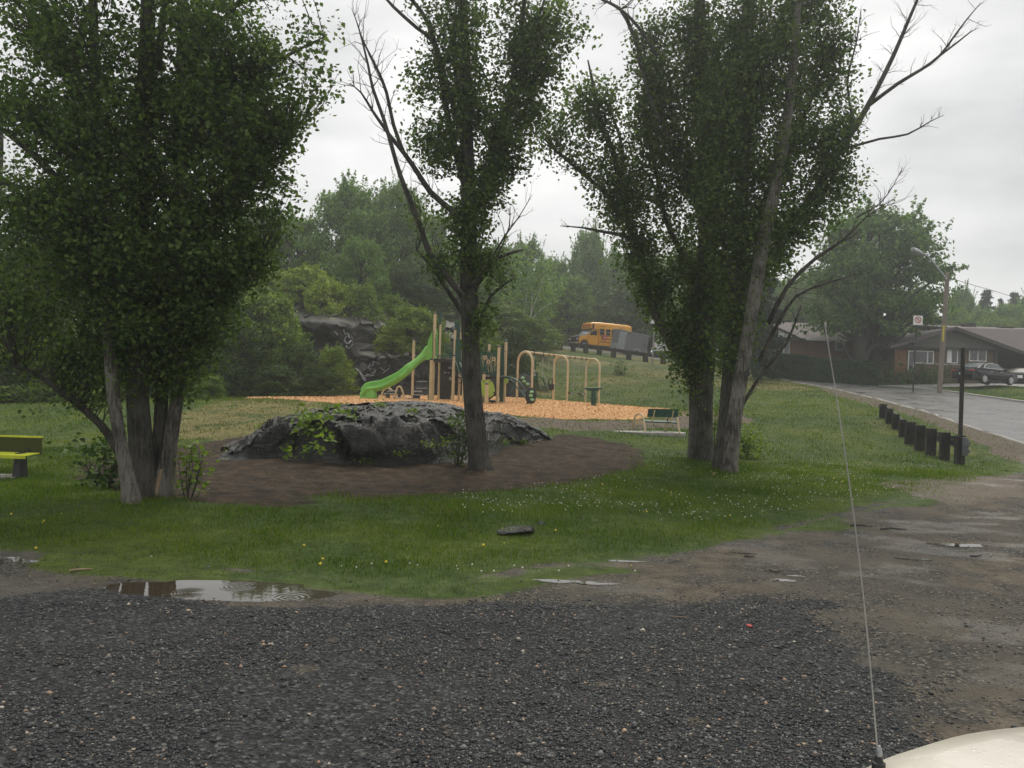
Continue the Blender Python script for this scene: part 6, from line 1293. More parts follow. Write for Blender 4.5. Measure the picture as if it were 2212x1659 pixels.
mb.box(((xl + x1_) / 2, 16.28, zs_ - .03), (x1_ - xl, .03, .065)); mb.build('seat', M['yel'], lb, world=True, bevel=.004)
for xp in (W6(145, 800, 16.5)[0], W6(145, 800, 16.5)[0] - 1.2):
    z0 = s1(xp, 16.55) ; mb = MB(); mb.box((xp, 16.6, (z0 + zs_) / 2), (.16, .30, zs_ - z0 + .06), taper=.7); mb.tube([(xp, 16.75, zs_ - .05), (xp, 16.93, (zs_ + zt_) / 2), (xp, 16.90, zt_ - .05)], .035, 8); mb.build('leg', M['dmetal'], lb, world=True)
# ------------------------------------------------------------------ guard rails and poles
gr = thing('timber_guardrail', 'dark timber guard rail with square posts along the road on the slope', 'guard rail', base_at(1340, 772, 73))
gpx = [(1210, 757, 75.5), (1238, 760, 75.0), (1265, 765, 74.6), (1294, 770, 74), (1325, 775, 73), (1358, 781, 72), (1394, 785, 71), (1432, 790, 70), (1466, 797, 69), (1500, 803, 68)]
pts = []
for i, (px, py, d) in enumerate(gpx):
    b = P(px, py, d); z = float(G0(b[0], b[1])[0]); pts.append((b[0], b[1], z))
for i, p in enumerate(pts):
    mb = MB(); w = .36; mb.box((p[0], p[1], p[2] + .28), (w, .32, .98), (0, 0, .3)); mb.build('post', M['darkwood'], gr, world=True)
    if i < len(pts) - 1:
        q = pts[i + 1]; mb = MB(); a = np.array(p) + [0, -.19, .62]; c = np.array(q) + [0, -.19, .62]; dv_ = (c - a); L_ = np.linalg.norm(dv_); mb.box(tuple((a + c) / 2 + [0, .30, 0]), (L_, .16, .30), (0, -math.asin(dv_[2] / L_), math.atan2(dv_[1], dv_[0]))); mb.build('rail', M['darkwood'], gr, world=True)
# second run left of the first post
# steel guard rail, right: zoom (3300,1550) scale 3.022
def W7(zx, zy, d): return P((3300 + zx / 3.022) / 1.8228, (1550 + zy / 3.022) / 1.8228, d)
M['galvdark'] = simple('weathered_steel_rail', (0.16, 0.17, 0.18), (0.09, 0.10, 0.105), 0.45, 3, metal=0.6)
sr = thing('steel_guardrail', 'short steel beam guard rail with nine dark timber posts beside the road shoulder', 'guard rail', base_at(1990, 950, 30))
pp = [(525, 405, 215, 35.5), (600, 448, 250, 33.6), (677, 490, 275, 32), (760, 530, 305, 30.5), (850, 578, 342, 29.1), (967, 625, 372, 27.9), (1100, 670, 417, 26.9), (1262, 705, 455, 26.0), (1440, 775, 505, 25.0)]
ends = []
for (zx, zb_, zt_, d) in pp:
    b = W7(zx, zb_, d); t = W7(zx, zt_, d); z0 = s1(b[0], b[1]); h = max(.62, t[2] - z0) + .02 * math.sin(zx)
    w = (80 if zx < 800 else 112) / 3.022 / 1.8228 * d / FPX; mb = MB(); x, y = b[0], b[1]
    mb.prism([(x - w / 2, y - .07), (x, y - .02), (x + w / 2, y - .07), (x + w / 2 - .015, y + .07), (x - w / 2 + .015, y + .07)], z0 - .2, z0 + h, axis='z'); mb.build('post', M['darkwood'], sr, world=True); ends.append((x, y, z0 + h))
rail = smooth_path([(x + .15, y + .02, z - .24) for x, y, z in ends[::-1]][:9], .4)[:, :3]
start = rail[0] + np.array([.0, -.12, -.0]); rail = np.concatenate([[start], rail])
prof_ = [(0, .16), (.06, .13), (.075, .09), (.05, .04), (.01, .0), (.05, -.04), (.075, -.09), (.06, -.13), (0, -.16)]
V = []; Tn = np.gradient(rail, axis=0)
for i in range(len(rail)):
    t = Tn[i] / np.linalg.norm(Tn[i]); s_ = np.array([-t[1], t[0], 0]); s_ = s_ if s_[0] > 0 else -s_
    for (a, c) in prof_: V.append(rail[i] + s_ * a + [0, 0, c])
    for (a, c) in prof_[::-1]: V.append(rail[i] + s_ * (a - .012) + [0, 0, c])
k = 18; F_ = [(i * k + j, i * k + (j + 1) % k, (i + 1) * k + (j + 1) % k, (i + 1) * k + j) for i in range(len(rail) - 1) for j in range(k)]; mk('rail', V, F_, M['galvdark'], sr, False, True)
# flared end shoe
mb = MB(); e_ = rail[0]; V = []
for i, (dx, dy, w) in enumerate([(0, 0, 1), (.05, -.07, 1.15), (.09, -.13, 1.4), (.10, -.18, 1.5)]):
    for (a, c) in prof_: V.append(e_ + np.array([dx + a * 1.3, dy - a * .5, c * w]))
mb = MB(); e_ = np.array([ends[-1][0], ends[-1][1] - .12, ends[-1][2] - .33]); wv_ = [(.10, .29), (.17, .27), (.20, .20), (.26, .15), (.27, .10), (.20, .04), (.16, .0), (.20, -.05), (.26, -.11), (.26, -.16), (.20, -.22), (.15, -.28), (.10, -.30)]
mb.prism([(e_[0] + .02, e_[2] + .26), (e_[0] + .02, e_[2] - .26)][::-1] + [(e_[0] + a, e_[2] + c) for a, c in wv_], e_[1], e_[1] + .07); mb.build('end_shoe', M['galvdark'], sr, False, True, bevel=.012)
# tall dark sign post in front of it, seen from behind and edge-on
b = base_at(2073, 990, 25.3); sp_ = thing('sign_post', 'tall thin dark post standing at the near end of the steel guard rail', 'sign post', b)
tp = P(2082, 752, 25.3); mb = MB(); mb.box((b[0], b[1], (b[2] + tp[2]) / 2 - .1), (.10, .07, tp[2] - b[2] + .2)); mb.build('pole', M['darkwood'], sp_, world=True)
mb = MB(); mb.box((tp[0] - .02, tp[1] - .06, tp[2] - .30), (.06, .50, .60), (0, 0, -.5)); mb.build('sign_board', M['dmetal'], sp_, world=True)
# street lamp on a wooden pole
b = base_at(2029, 838, 53.5); lp = thing('street_lamp', 'wooden pole with curved steel arm and lamp head, beside the black sedan', 'street lamp', b)
tz = P(2047, 593, 53.5)[2]; tx = P(2047, 593, 53.5)[0]; mb = MB(); mb.tube([(b[0], b[1], b[2] - .2), ((b[0] + tx) / 2, b[1], (b[2] + tz) / 2), (tx, b[1], tz)], [.165, .15, .125], 14); mb.lathe([(.125, 0), (.11, .08), (.001, .16)], (tx, b[1], tz), 14); mb.build('pole', M['polewood'], lp, True, True)
def Wl(x, y, d=53.2): return P((3500 + x / 4.147) / 1.8228, (900 + y / 4.147) / 1.8228, d)
mb = MB(); mb.tube(smooth_path([Wl(940, 830), Wl(850, 710), Wl(760, 600), Wl(690, 520), Wl(640, 460), Wl(590, 425), Wl(540, 412)], .3), .065, 8); mb.build('arm', M['steel'], lp, True, True)
h0, h1 = Wl(545, 415), Wl(375, 365); mb = MB(); n_ = 9; V = []
for i in range(n_):
    t = i / (n_ - 1); c = h0 * (1 - t) + h1 * t; w = .10 + .17 * math.sin(math.pi * min(1, t * .62 + .12)); w = w if i < n_ - 1 else .05
    for q in range(12): a_ = q * math.pi / 6; V.append(c + np.array([-.28 * math.sin(a_) * w * 1.2, math.cos(a_) * w * 1.3, math.sin(a_) * w * (1.0 if math.sin(a_) > 0 else .9)]))
mb.add(V, [(i * 12 + j, i * 12 + (j + 1) % 12, (i + 1) * 12 + (j + 1) % 12, (i + 1) * 12 + j) for i in range(n_ - 1) for j in range(12)] + [tuple(range(12)), tuple(range((n_ - 1) * 12, n_ * 12))[::-1]]); mb.build('lamp_head', M['steel'], lp, True, True)
# yellow reflector number strip
s0, s1_ = P(2033, 701, 53.1), P(2030, 736, 53.1); mb = MB(); mb.box(tuple(P(2038, 720, 53.31)), (.09, .04, s0[2] - s1_[2]), (0, .04, 0)); mb.build('yellow_strip', simple('yellow_reflector', (0.62, 0.50, 0.03), (.55, .45, .03), .5, 9), lp, world=True)
wp = [Wl(985, 800, 53.3)] + [Wl(x, y, 53.3 + dd) for x, y, dd in [(1200, 870, 5), (1450, 945, 11), (1700, 1015, 18), (1900, 1075, 24), (2120, 1140, 31), (2400, 1215, 40)]]
cd = thing('overhead_wire', 'thin cable running right from the wooden lamp pole over the roof', 'cable', wp[0]); mb = MB(); mb.tube(smooth_path(wp, 1.5), .022, 5); mb.build('cable', M['dmetal'], cd, True, True)
# no-parking sign
b = base_at(1972, 838, 53); ns = thing('parking_sign', 'white square sign with a red ring, left of the lamp pole', 'sign', b)
tq = P(1982, 695, 53); mb = MB(); mb.tube([(b[0], b[1], b[2] - .1), tuple(tq + [0, .03, .25])], .045, 6); mb.build('pole', M['dmetal'], ns, True, True)
sc_ = P(1983, 692, 52.9); sw = .60; mb = MB(); mb.box(tuple(sc_), (sw, .03, sw)); mb.build('sign_board', M['white'], ns, world=True, bevel=.008)
mb = MB(); k = 24; V = []
for r_o in (.21, .155):
    for q in range(k): V.append(sc_ + [r_o * math.cos(2 * math.pi * q / k), -.020, r_o * math.sin(2 * math.pi * q / k) + .03])
mb.add(V, [(q, (q + 1) % k, (q + 1) % k + k, q + k) for q in range(k)]); mb.box(tuple(sc_ + [0, -.024, .03]), (.38, .004, .05), (0, R(45), 0)); mb.build('red_ring', M['brightred'], ns, False, True)
def text_mesh(txt, size, mat, parent, loc, rot, name='lettering', ext=.004, align='CENTER', xs=1.0):
    cu = bpy.data.curves.new(name, 'FONT'); cu.body = txt; cu.size = size; cu.extrude = ext; cu.align_x = align; cu.align_y = 'CENTER'; cu.resolution_u = 2
    to = bpy.data.objects.new(name, cu); C.objects.link(to); bpy.context.view_layer.update(); me = bpy.data.meshes.new_from_object(to); bpy.data.objects.remove(to)
    me.materials.clear(); me.materials.append(mat); o = bpy.data.objects.new(name, me); C.objects.link(o); o.parent = parent; o.location = loc; o.rotation_euler = rot; o.scale = (xs, 1, 1); return o
text_mesh('P', .26, M['black'], ns, tuple(sc_ - np.array(ns.location) + [0, -.022, .03]), (R(90), 0, 0), 'letter')
# slim park pole with a white topped lamp box, by the pickup
b = base_at(1409, 800, 68.5); pl_ = thing('pole_sign', 'slim grey pole topped by a small white and black box beside the pickup', 'pole sign', b); tq = P(1413, 705, 68.5)
mb = MB(); mb.tube([(b[0], b[1], b[2] - .1), tuple(tq)], .055, 8); mb.build('pole', M['steel'], pl_, True, True)
mb = MB(); mb.box(tuple(tq + [0, 0, .38]), (.56, .3, .30), taper=.85); mb.build('white_box', M['white'], pl_, world=True, bevel=.02); mb = MB(); mb.box(tuple(tq + [0, 0, .08]), (.62, .34, .26)); mb.build('dark_box', M['black'], pl_, world=True, bevel=.02)

# ------------------------------------------------------------------ vehicles
def wheel(parent, x, y, z, r, w, rim='steel', nm='wheel', spokes=10, side=1):
    mb = MB(); mb.lathe([(r * .62, -w / 2), (r * .93, -w / 2), (r, -w * .32), (r, w * .32), (r * .93, w / 2), (r * .62, w / 2)], (0, 0, 0), 24, 'y'); o = mb.build(nm, M['rubber'], parent, True); o.location = (x, y, z)
    mb = MB(); ys = side * (w / 2 + .02); mb.lathe([(r * .64, ys - .05 * side), (r * .64, ys + .01 * side), (r * .56, ys + .01 * side), (r * .54, ys - .05 * side)], (0, 0, 0), 24, 'y'); mb.lathe([(r * .14, ys - .03 * side), (r * .12, ys + .02 * side), (.001, ys + .02 * side)], (0, 0, 0), 12, 'y')
    for q in range(spokes): a_ = q * 2 * math.pi / spokes; mb.box((r * .34 * math.cos(a_), ys - .01 * side, r * .34 * math.sin(a_)), (r * .48, .025, r * .10), (0, -a_, 0))
    ri = mb.build('rim', M[rim], o); mb = MB(); mb.lathe([(.001, ys - .018 * side), (r * .62, ys - .018 * side), (r * .62, ys - .03 * side)], (0, 0, 0), 20, 'y'); mb.build('brake_disc', M['dmetal'], o); return o
def place(root, p_front, p_rear, lift=0.0):
    """stand a vehicle (local +X forward) on the slope between two ground points"""
    f = np.array(p_front, float); r = np.array(p_rear, float); X = f - r; X /= np.linalg.norm(X); Z = np.array([0, 0, 1.0]); Y = np.cross(Z, X); Y /= np.linalg.norm(Y); Z = np.cross(X, Y); m_ = (f + r) / 2 + Z * lift
    root.matrix_world = Matrix([[X[0], Y[0], Z[0], m_[0]], [X[1], Y[1], Z[1], m_[1]], [X[2], Y[2], Z[2], m_[2]], [0, 0, 0, 1]])
def slab_y(mb, pts, y, th=.01): mb.prism(pts, y - th, y + th)
# --- school bus
M['busy'] = paint('school_bus_yellow', (0.82, 0.36, 0.010), 0.35, .3)
bus = thing('school_bus', 'small yellow school bus with a black hood behind the grey trailer', 'school bus')
def rr_section(hw, z0, z1, r, n=5):
    pts = [(-hw, z0), (hw, z0)]
    for k in range(n + 1): a_ = k * math.pi / 2 / n; pts.append((hw - r + r * math.cos(a_), z1 - r + r * math.sin(a_)))
    for k in range(n + 1): a_ = math.pi / 2 + k * math.pi / 2 / n; pts.append((-hw + r + r * math.cos(a_), z1 - r + r * math.sin(a_)))
    return pts
mb = MB(); secs = [(-3.35, .96, .62, 2.62, .35), (-3.28, 1.06, .55, 2.78, .32), (-2.9, 1.08, .55, 2.84, .30), (.75, 1.08, .55, 2.84, .30)]; V = []
for (x, hw, z0, z1, r_) in secs: V += [(x, a, c) for a, c in rr_section(hw, z0, z1, r_)]
k = 14; mb.add(V, [(i * k + j, (i + 1) * k + j, (i + 1) * k + (j + 1) % k, i * k + (j + 1) % k) for i in range(len(secs) - 1) for j in range(k)] + [tuple(range(k)), tuple(range(3 * k, 4 * k))[::-1]]); mb.build('body', M['busy'], bus, True)
mb = MB(); secs = [(.75, 1.08, 2.10, 2.84, .30), (1.35, 1.02, 2.12, 2.80, .30), (1.62, .94, 2.14, 2.68, .28)]; V = []
for (x, hw, z0, z1, r_) in secs: V += [(x, a, c) for a, c in rr_section(hw, z0, z1, r_)]
mb.add(V, [(i * k + j, (i + 1) * k + j, (i + 1) * k + (j + 1) % k, i * k + (j + 1) % k) for i in range(2) for j in range(k)] + [tuple(range(k)), tuple(range(2 * k, 3 * k))[::-1]]); mb.build('roof_cap', M['busy'], bus, True)
cab = [(.75, .52), (.75, 2.12), (1.38, 2.12), (2.02, 1.52), (2.10, 1.46), (2.10, .95), (2.08, .85), (1.98, .72), (1.9, .52)]
mb = MB(); mb.prism(cab, 0, 0, hw=lambda a, c: .98 - .10 * max(0, c - 1.4)); mb.build('cab', M['busy'], bus, bevel=.03)
mb = MB(); mb.prism([(2.10, .95), (2.10, 1.46), (2.75, 1.34), (3.02, 1.24), (3.06, .92), (3.06, .60), (2.9, .55), (2.88, .62), (2.8, .86), (2.6, .98), (2.35, .98), (2.2, .90)], 0, 0, hw=lambda a, c: .96 - .06 * max(0, a - 2.4)); mb.build('front_fender', M['busy'], bus, bevel=.03)
mb = MB(); mb.prism([(2.06, 1.47), (2.10, 1.52), (2.75, 1.40), (3.05, 1.28), (3.08, 1.20), (2.75, 1.30), (2.1, 1.44)], 0, 0, hw=lambda a, c: .90 - .05 * max(0, a - 2.4)); mb.prism([(3.02, .72), (3.02, 1.24), (3.11, 1.20), (3.12, .74)], -.88, .88); mb.build('hood', M['black'], bus, bevel=.02)
mb = MB(); mb.prism([(1.40, 2.08), (1.44, 2.10), (2.05, 1.54), (2.0, 1.50)], -.84, .84); mb.build('windshield', M['yglass'], bus)
for s_ in (-1, 1):
    mb = MB(); slab_y(mb, [(.95, 1.50), (.98, 1.98), (1.35, 2.0), (1.86, 1.50)], s_ * .945, .02); mb.build('cab_window', M['glass'], bus)
    mb = MB(); mb.box((3.12, s_ * .70, 1.02), (.05, .30, .18)); mb.build('headlight', M['lamp'], bus, bevel=.01)
    mb = MB(); mb.box((1.75, s_ * 1.15, 1.65), (.10, .22, .40)); mb.cyl((1.8, s_ * .95, 1.5), (1.78, s_ * 1.1, 1.5), .02, 6); mb.build('mirror', M['black'], bus)
    for i in range(5):
        xw = .42 - i * .74; mb = MB(); mb.box((xw, s_ * 1.078, 1.88), (.58, .02, .62)); wdw = mb.build('window', M['glass'], bus); mb = MB(); mb.box((xw, s_ * 1.085, 1.90), (.58, .03, .03)); mb.build('sash', M['steel'], wdw)
    for z_, (xa, xb) in [(1.50, (-3.2, .65)), (1.20, (-3.2, .15)), (.88, (-3.2, .65))]:
        mb = MB(); mb.box(((xa + xb) / 2, s_ * 1.085, z_), (xb - xa, .025, .07 if z_ < 1.5 else .05)); mb.build('rub_rail', M['black'], bus)
    wheel(bus, 2.48, s_ * .86, .40, .40, .26, side=s_); wheel(bus, -1.9, s_ * .88, .40, .40, .30, side=s_)
    mb = MB(); mb.prism([(2.48 + .50 * math.cos(a_), .40 + .50 * math.sin(a_)) for a_ in np.linspace(0, math.pi, 10)], s_ * .90 - .06, s_ * .90 + .075); mb.build('wheel_well', M['black'], bus)
mb = MB(); mb.box((3.28, 0, .62), (.10, 2.0, .14)); mb.build('bumper', paint('bumper_white', (.62, .56, .42), .5, 0), bus, bevel=.02); mb = MB(); mb.box((3.15, 0, .52), (.25, 1.7, .30)); mb.build('bumper_lower', M['black'], bus)
mb = MB(); mb.box((3.345, 0, .50), (.02, .32, .15)); mb.build('licence_plate', M['white'], bus)
mb = MB(); V = [(.30 * math.cos(R(22.5 + 45 * i)), .30 * math.sin(R(22.5 + 45 * i))) for i in range(8)]; mb.prism([(a + .12, c + 1.32) for a, c in V], 1.17, 1.20); so = mb.build('stop_sign', M['brightred'], bus); mb = MB(); mb.box((.30, 1.13, 1.30), (.34, .08, .28)); mb.build('stop_arm', M['black'], bus)
text_mesh('STOP', .17, M['white'], bus, (.12, 1.205, 1.32), (R(90), 0, R(180)), 'lettering')
mb = MB()
for q in (-.52, -.22, .22, .52): mb.lathe([(.09, 0), (.09, .04), (.001, .05)], (1.60, q, 2.46), 10, 'x')
mb.build('warning_lights', M['red'], bus); text_mesh('SCHOOL BUS', .20, M['black'], bus, (1.61, 0, 2.27), (R(90), 0, R(90)), 'lettering', .012)
mb = MB(); mb.box((1.50, .98, 2.38), (.10, .30, .50)); mb.build('crossing_mirror', M['black'], bus)
for (x, w) in [(.0, .5), (-1.0, .9)]: mb = MB(); mb.box((x, 0, 2.87), (w, .6, .06)); mb.build('roof_hatch', M['white'], bus, bevel=.01)
mb = MB(); mb.box((-1.6, 0, 2.92), (.12, .12, .16)); mb.build('roof_beacon', M['lamp'], bus)
for (x, txt) in [(.25, 'SCHOOL'), (-2.0, 'BUS')]: text_mesh(txt, .13, M['black'], bus, (x, 1.088, 2.42), (R(90), 0, R(180)), 'lettering')
bf = P(1241, 754.5, 82.5); br_ = P(1343, 763, 85.2); place(bus, bf, br_); bus.matrix_world = bus.matrix_world @ Matrix.Diagonal((.97, 1, 1, 1))
# --- cargo trailer
M['tgrey'] = paint('trailer_grey', (0.15, 0.155, 0.16), 0.4, .2); M['tsilver'] = simple('trailer_silver', (.33, .34, .35), (.26, .27, .28), .4, 4, metal=.4)
tr = thing('cargo_trailer', 'grey enclosed cargo trailer parked in front of the yellow bus', 'trailer')
mb = MB(); mb.prism([(1.75, .80), (2.15, .0), (1.75, -.80), (-1.75, -.80), (-1.75, .80)], .40, 2.25, axis='z'); mb.build('body', M['tgrey'], tr, bevel=.03)
mb = MB(); mb.prism([(1.80, .85), (2.20, .0), (1.80, -.85), (-1.80, -.85), (-1.80, .85)], 2.25, 2.31, axis='z'); mb.build('roof', M['tsilver'], tr)
mb = MB(); mb.prism([(1.78, .83), (2.18, .0), (1.78, -.83), (1.70, -.83), (1.70, .83)], .42, .95, axis='z'); mb.build('stone_guard', M['tsilver'], tr)
mb = MB(); mb.box((1.28, .815, 1.30), (.80, .02, 1.66)); mb.build('side_door', M['tsilver'], tr, bevel=.006); mb = MB(); mb.box((1.0, .83, 2.12), (.12, .02, .06)); mb.build('marker_lamp', M['lamp'], tr); mb = MB(); mb.lathe([(.09, 0), (.09, .03), (.001, .04)], (.55, .81, 2.08), 12, 'y'); mb.build('vent', M['black'], tr)
mb = MB(); mb.prism([(-.6 + .46 * math.cos(a_), .40 + .44 * math.sin(a_)) for a_ in np.linspace(0, math.pi, 12)], .80, .98); mb.prism([(-.6 + .46 * math.cos(a_), .40 + .44 * math.sin(a_)) for a_ in np.linspace(0, math.pi, 12)], -.98, -.80); mb.build('fender', M['tsilver'], tr)
for s_ in (-1, 1): wheel(tr, -.6, s_ * .92, .34, .34, .2, side=s_)
mb = MB(); mb.box((0, 0, .36), (3.4, 1.5, .10)); mb.tube([(2.0, 0, .40), (3.0, 0, .42)], .05, 6); mb.cyl((2.75, 0, .45), (2.75, 0, .05), .04, 8); mb.build('frame_tongue', M['dmetal'], tr)
mb = MB(); mb.box((-1.3, .83, 1.5), (.04, .02, .9), (0, .35, 0)); mb.box((-1.5, .83, 1.25), (.6, .02, .03), (0, -.5, 0)); mb.build('dark_strap', M['black'], tr)
tf = P(1322, 762, 77.5); trr = P(1396, 777, 78.3); place(tr, tf + np.array([-.05, 0, 0]), trr + np.array([-.3, 0, 0])); tr.matrix_world = tr.matrix_world @ Matrix.Diagonal((.86, .95, .96, 1))
# --- white pickup seen from behind
M['pw'] = paint('white_car_paint', (0.74, 0.75, 0.76), 0.25, .6)
pk = thing('pickup_truck', 'white pickup seen from behind, parked beyond the timber guard rail', 'pickup')
mb = MB(); mb.prism([(-2.75, .55), (-2.75, 1.40), (-.75, 1.40), (-.75, 1.42), (.9, 1.40), (2.55, 1.28), (2.70, 1.0), (2.70, .50), (2.3, .48), (-2.3, .48)], 0, 0, hw=lambda a, c: .98 - .05 * max(0, c - 1)); mb.build('body', M['pw'], pk, bevel=.04)
mb = MB(); mb.prism([(-.85, 1.40), (-.70, 1.90), (.45, 1.92), (1.15, 1.40)], 0, 0, hw=lambda a, c: .92 - .30 * (c - 1.4)); mb.build('cabin', M['pw'], pk, bevel=.04)
mb = MB(); mb.box((-.80, 0, 1.66), (.10, 1.35, .34), (0, -.28, 0)); mb.build('rear_window', M['glass'], pk)
for s_ in (-1, 1):
    mb = MB(); slab_y(mb, [(-.6, 1.45), (-.52, 1.84), (.38, 1.84), (.92, 1.45)], s_ * .865, .05); mb.build('side_window', M['glass'], pk)
    mb = MB(); mb.box((-2.74, s_ * .86, 1.15), (.08, .20, .46)); mb.build('tail_light', M['red'], pk, bevel=.02)
    wheel(pk, 1.75, s_ * .86, .38, .38, .26, side=s_); wheel(pk, -1.65, s_ * .86, .38, .38, .26, side=s_); mb = MB(); mb.box((.75, s_ * 1.12, 1.52), (.14, .24, .24)); mb.build('mirror', M['black'], pk, bevel=.02)
mb = MB(); mb.box((-2.775, 0, 1.10), (.05, 1.52, .56)); mb.build('tailgate', M['pw'], pk, bevel=.02); mb = MB(); mb.box((-2.81, 0, 1.12), (.02, .12, .12)); mb.build('emblem', M['dmetal'], pk, bevel=.02); mb = MB(); mb.box((-2.79, 0, 1.33), (.04, .5, .05)); mb.build('tailgate_handle', M['black'], pk)
mb = MB(); mb.box((-2.88, .55, .66), (.22, .62, .24)); mb.box((-2.88, -.55, .66), (.22, .62, .24)); mb.box((-2.86, 0, .60), (.18, .6, .14)); mb.build('bumper', M['pw'], pk, bevel=.03); mb = MB(); mb.box((-2.80, 0, .50), (.2, 1.8, .24)); mb.build('bumper_lower', M['black'], pk)
mb = MB(); mb.box((-2.99, 0, .66), (.02, .34, .16)); mb.build('licence_plate', M['white'], pk); mb = MB(); mb.box((-2.76, 0, .36), (.1, 1.6, .3)); mb.build('undercarriage', M['black'], pk)
pr_ = P(1428, 770, 84.5); pf = P(1431, 766.5, 90); pf[0] += 1.1; place(pk, pf, pr_)
# --- black sedan on the driveway ; zoom (3500,1230) scale 4.158
def W8(zx, zy, d): return P((3500 + zx / 4.158) / 1.8228, (1230 + zy / 4.158) / 1.8228, d)
M['bp'] = simple('black_car_paint', (0.005, 0.0055, 0.007), (0.004, 0.0045, 0.006), 0.3, 2, coat=.1, spec=.25)
cr_ = thing('sedan_car', 'glossy black sedan with chrome window trim on the driveway of the right-hand house', 'car')
def arcw(cx, r, n=8): return [(cx + r * math.cos(a_), .33 + r * math.sin(a_)) for a_ in np.linspace(0, math.pi, n)]
low = [(-2.42, .32), (-2.50, .60), (-2.46, .92), (-2.30, 1.04), (-1.75, 1.06), (-.9, 1.02), (1.0, .96), (1.9, .86), (2.35, .72), (2.48, .52), (2.44, .28)] + arcw(1.45, .39) + arcw(-1.42, .39)
low = [(-2.42, .30), (-2.52, .60), (-2.46, .94), (-2.30, 1.05), (-1.75, 1.08), (-.9, 1.04), (1.0, .98), (1.9, .88), (2.35, .74), (2.50, .54), (2.46, .28)] + [(1.45 + .39 * math.cos(a_), .30 + .39 * math.sin(a_)) for a_ in np.linspace(0, math.pi, 9)] + [(-1.42 + .39 * math.cos(a_), .30 + .39 * math.sin(a_)) for a_ in np.linspace(0, math.pi, 9)]
mb = MB(); mb.prism(low, 0, 0, hw=lambda a, c: (.92 - .10 * abs(c - .62) - .05 * max(0, abs(a) - 1.6) ** 2 * 3)); mb.build('body', M['bp'], cr_, bevel=.05)
mb = MB(); gh = [(-1.95, 1.04), (-1.30, 1.36), (-.75, 1.48), (-.1, 1.50), (.45, 1.40), (1.30, .97)]; mb.prism(gh, 0, 0, hw=lambda a, c: .84 - .52 * max(0, c - 1.0)); mb.build('cabin', M['bp'], cr_, bevel=.04)
mb = MB(); mb.prism([(-1.86, 1.09), (-1.25, 1.37), (-1.16, 1.40), (-1.2, 1.44), (-1.9, 1.12)], 0, 0, hw=lambda a, c: .70 - .5 * max(0, c - 1.05)); mb.build('rear_window', M['yglass'], cr_)
for s_ in (-1, 1):
    wpts = [(-1.32, 1.12), (-1.02, 1.32), (-.6, 1.41), (-.1, 1.42), (.35, 1.34), (.95, 1.05)]; mb = MB()
    mb.prism(wpts, 0, 0, hw=lambda a, c: 0) if False else None
    V = [(a, s_ * (.865 - .52 * (c - 1.0)), c) for a, c in wpts]; V2_ = [(a, s_ * (.84 - .52 * (c - 1.0)), c) for a, c in wpts]; n_ = len(V); mb.add(V + V2_, [tuple(range(n_)), tuple(range(2 * n_ - 1, n_ - 1, -1))] + [(i, i + n_, (i + 1) % n_ + n_, (i + 1) % n_) for i in range(n_)]); mb.build('side_window', M['glass'], cr_)
    mb = MB(); loop = [(a * 1.03 + .01, s_ * (.872 - .52 * (c - 1.0)), c + (.02 if c > 1.2 else -.02)) for a, c in wpts]; mb.tube(loop + [loop[0]], .022, 5); mb.build('chrome_trim', M['lamp'], cr_, True)
    mb = MB(); mb.box((-2.40, s_ * .68, .88), (.20, .34, .09)); mb.build('tail_light', M['red'], cr_, bevel=.03)
    for xq in (-.62, .42): mb = MB(); mb.box((xq, s_ * .915, .86), (.22, .04, .04)); mb.build('door_handle', M['lamp'], cr_, bevel=.01)
    wheel(cr_, 1.45, s_ * .85, .33, .34, .22, 'lamp', side=s_, spokes=9); wheel(cr_, -1.42, s_ * .85, .33, .34, .22, 'lamp', side=s_, spokes=9)
    mb = MB(); mb.box((.75, s_ * .98, 1.03), (.14, .20, .13)); mb.build('mirror', M['bp'], cr_, bevel=.03)
mb = MB(); mb.box((-2.53, 0, .66), (.02, .34, .16)); mb.build('licence_plate', M['white'], cr_); mb = MB(); mb.box((0, 0, .36), (3.4, 1.5, .3)); mb.build('undercarriage', M['black'], cr_)
rp = W8(1135, 1150, 57.5); fpn = W8(1965, 1200, 60.0); place(cr_, fpn + np.array([.1, .0, 0]), rp)
# --- dark vehicle, mostly out of frame
c2 = thing('sedan_car', 'rear end of a dark car behind the black sedan at the right edge', 'car')
mb = MB(); mb.prism(low, 0, 0, hw=lambda a, c: (.92 - .10 * abs(c - .62))); mb.build('body', M['bp'], c2, bevel=.05); mb = MB(); mb.prism(gh, 0, 0, hw=lambda a, c: .84 - .52 * max(0, c - 1.0)); mb.build('cabin', M['bp'], c2, bevel=.04); mb = MB(); mb.box((-2.54, 0, .72), (.02, .50, .22)); mb.build('licence_plate', M['white'], c2)
for s_ in (-1, 1): wheel(c2, 1.45, s_ * .80, .33, .34, .22, side=s_); wheel(c2, -1.42, s_ * .80, .33, .34, .22, side=s_)
q = W8(2120, 1205, 63.5); place(c2, q + np.array([2.2, 4.3, .1]), q)

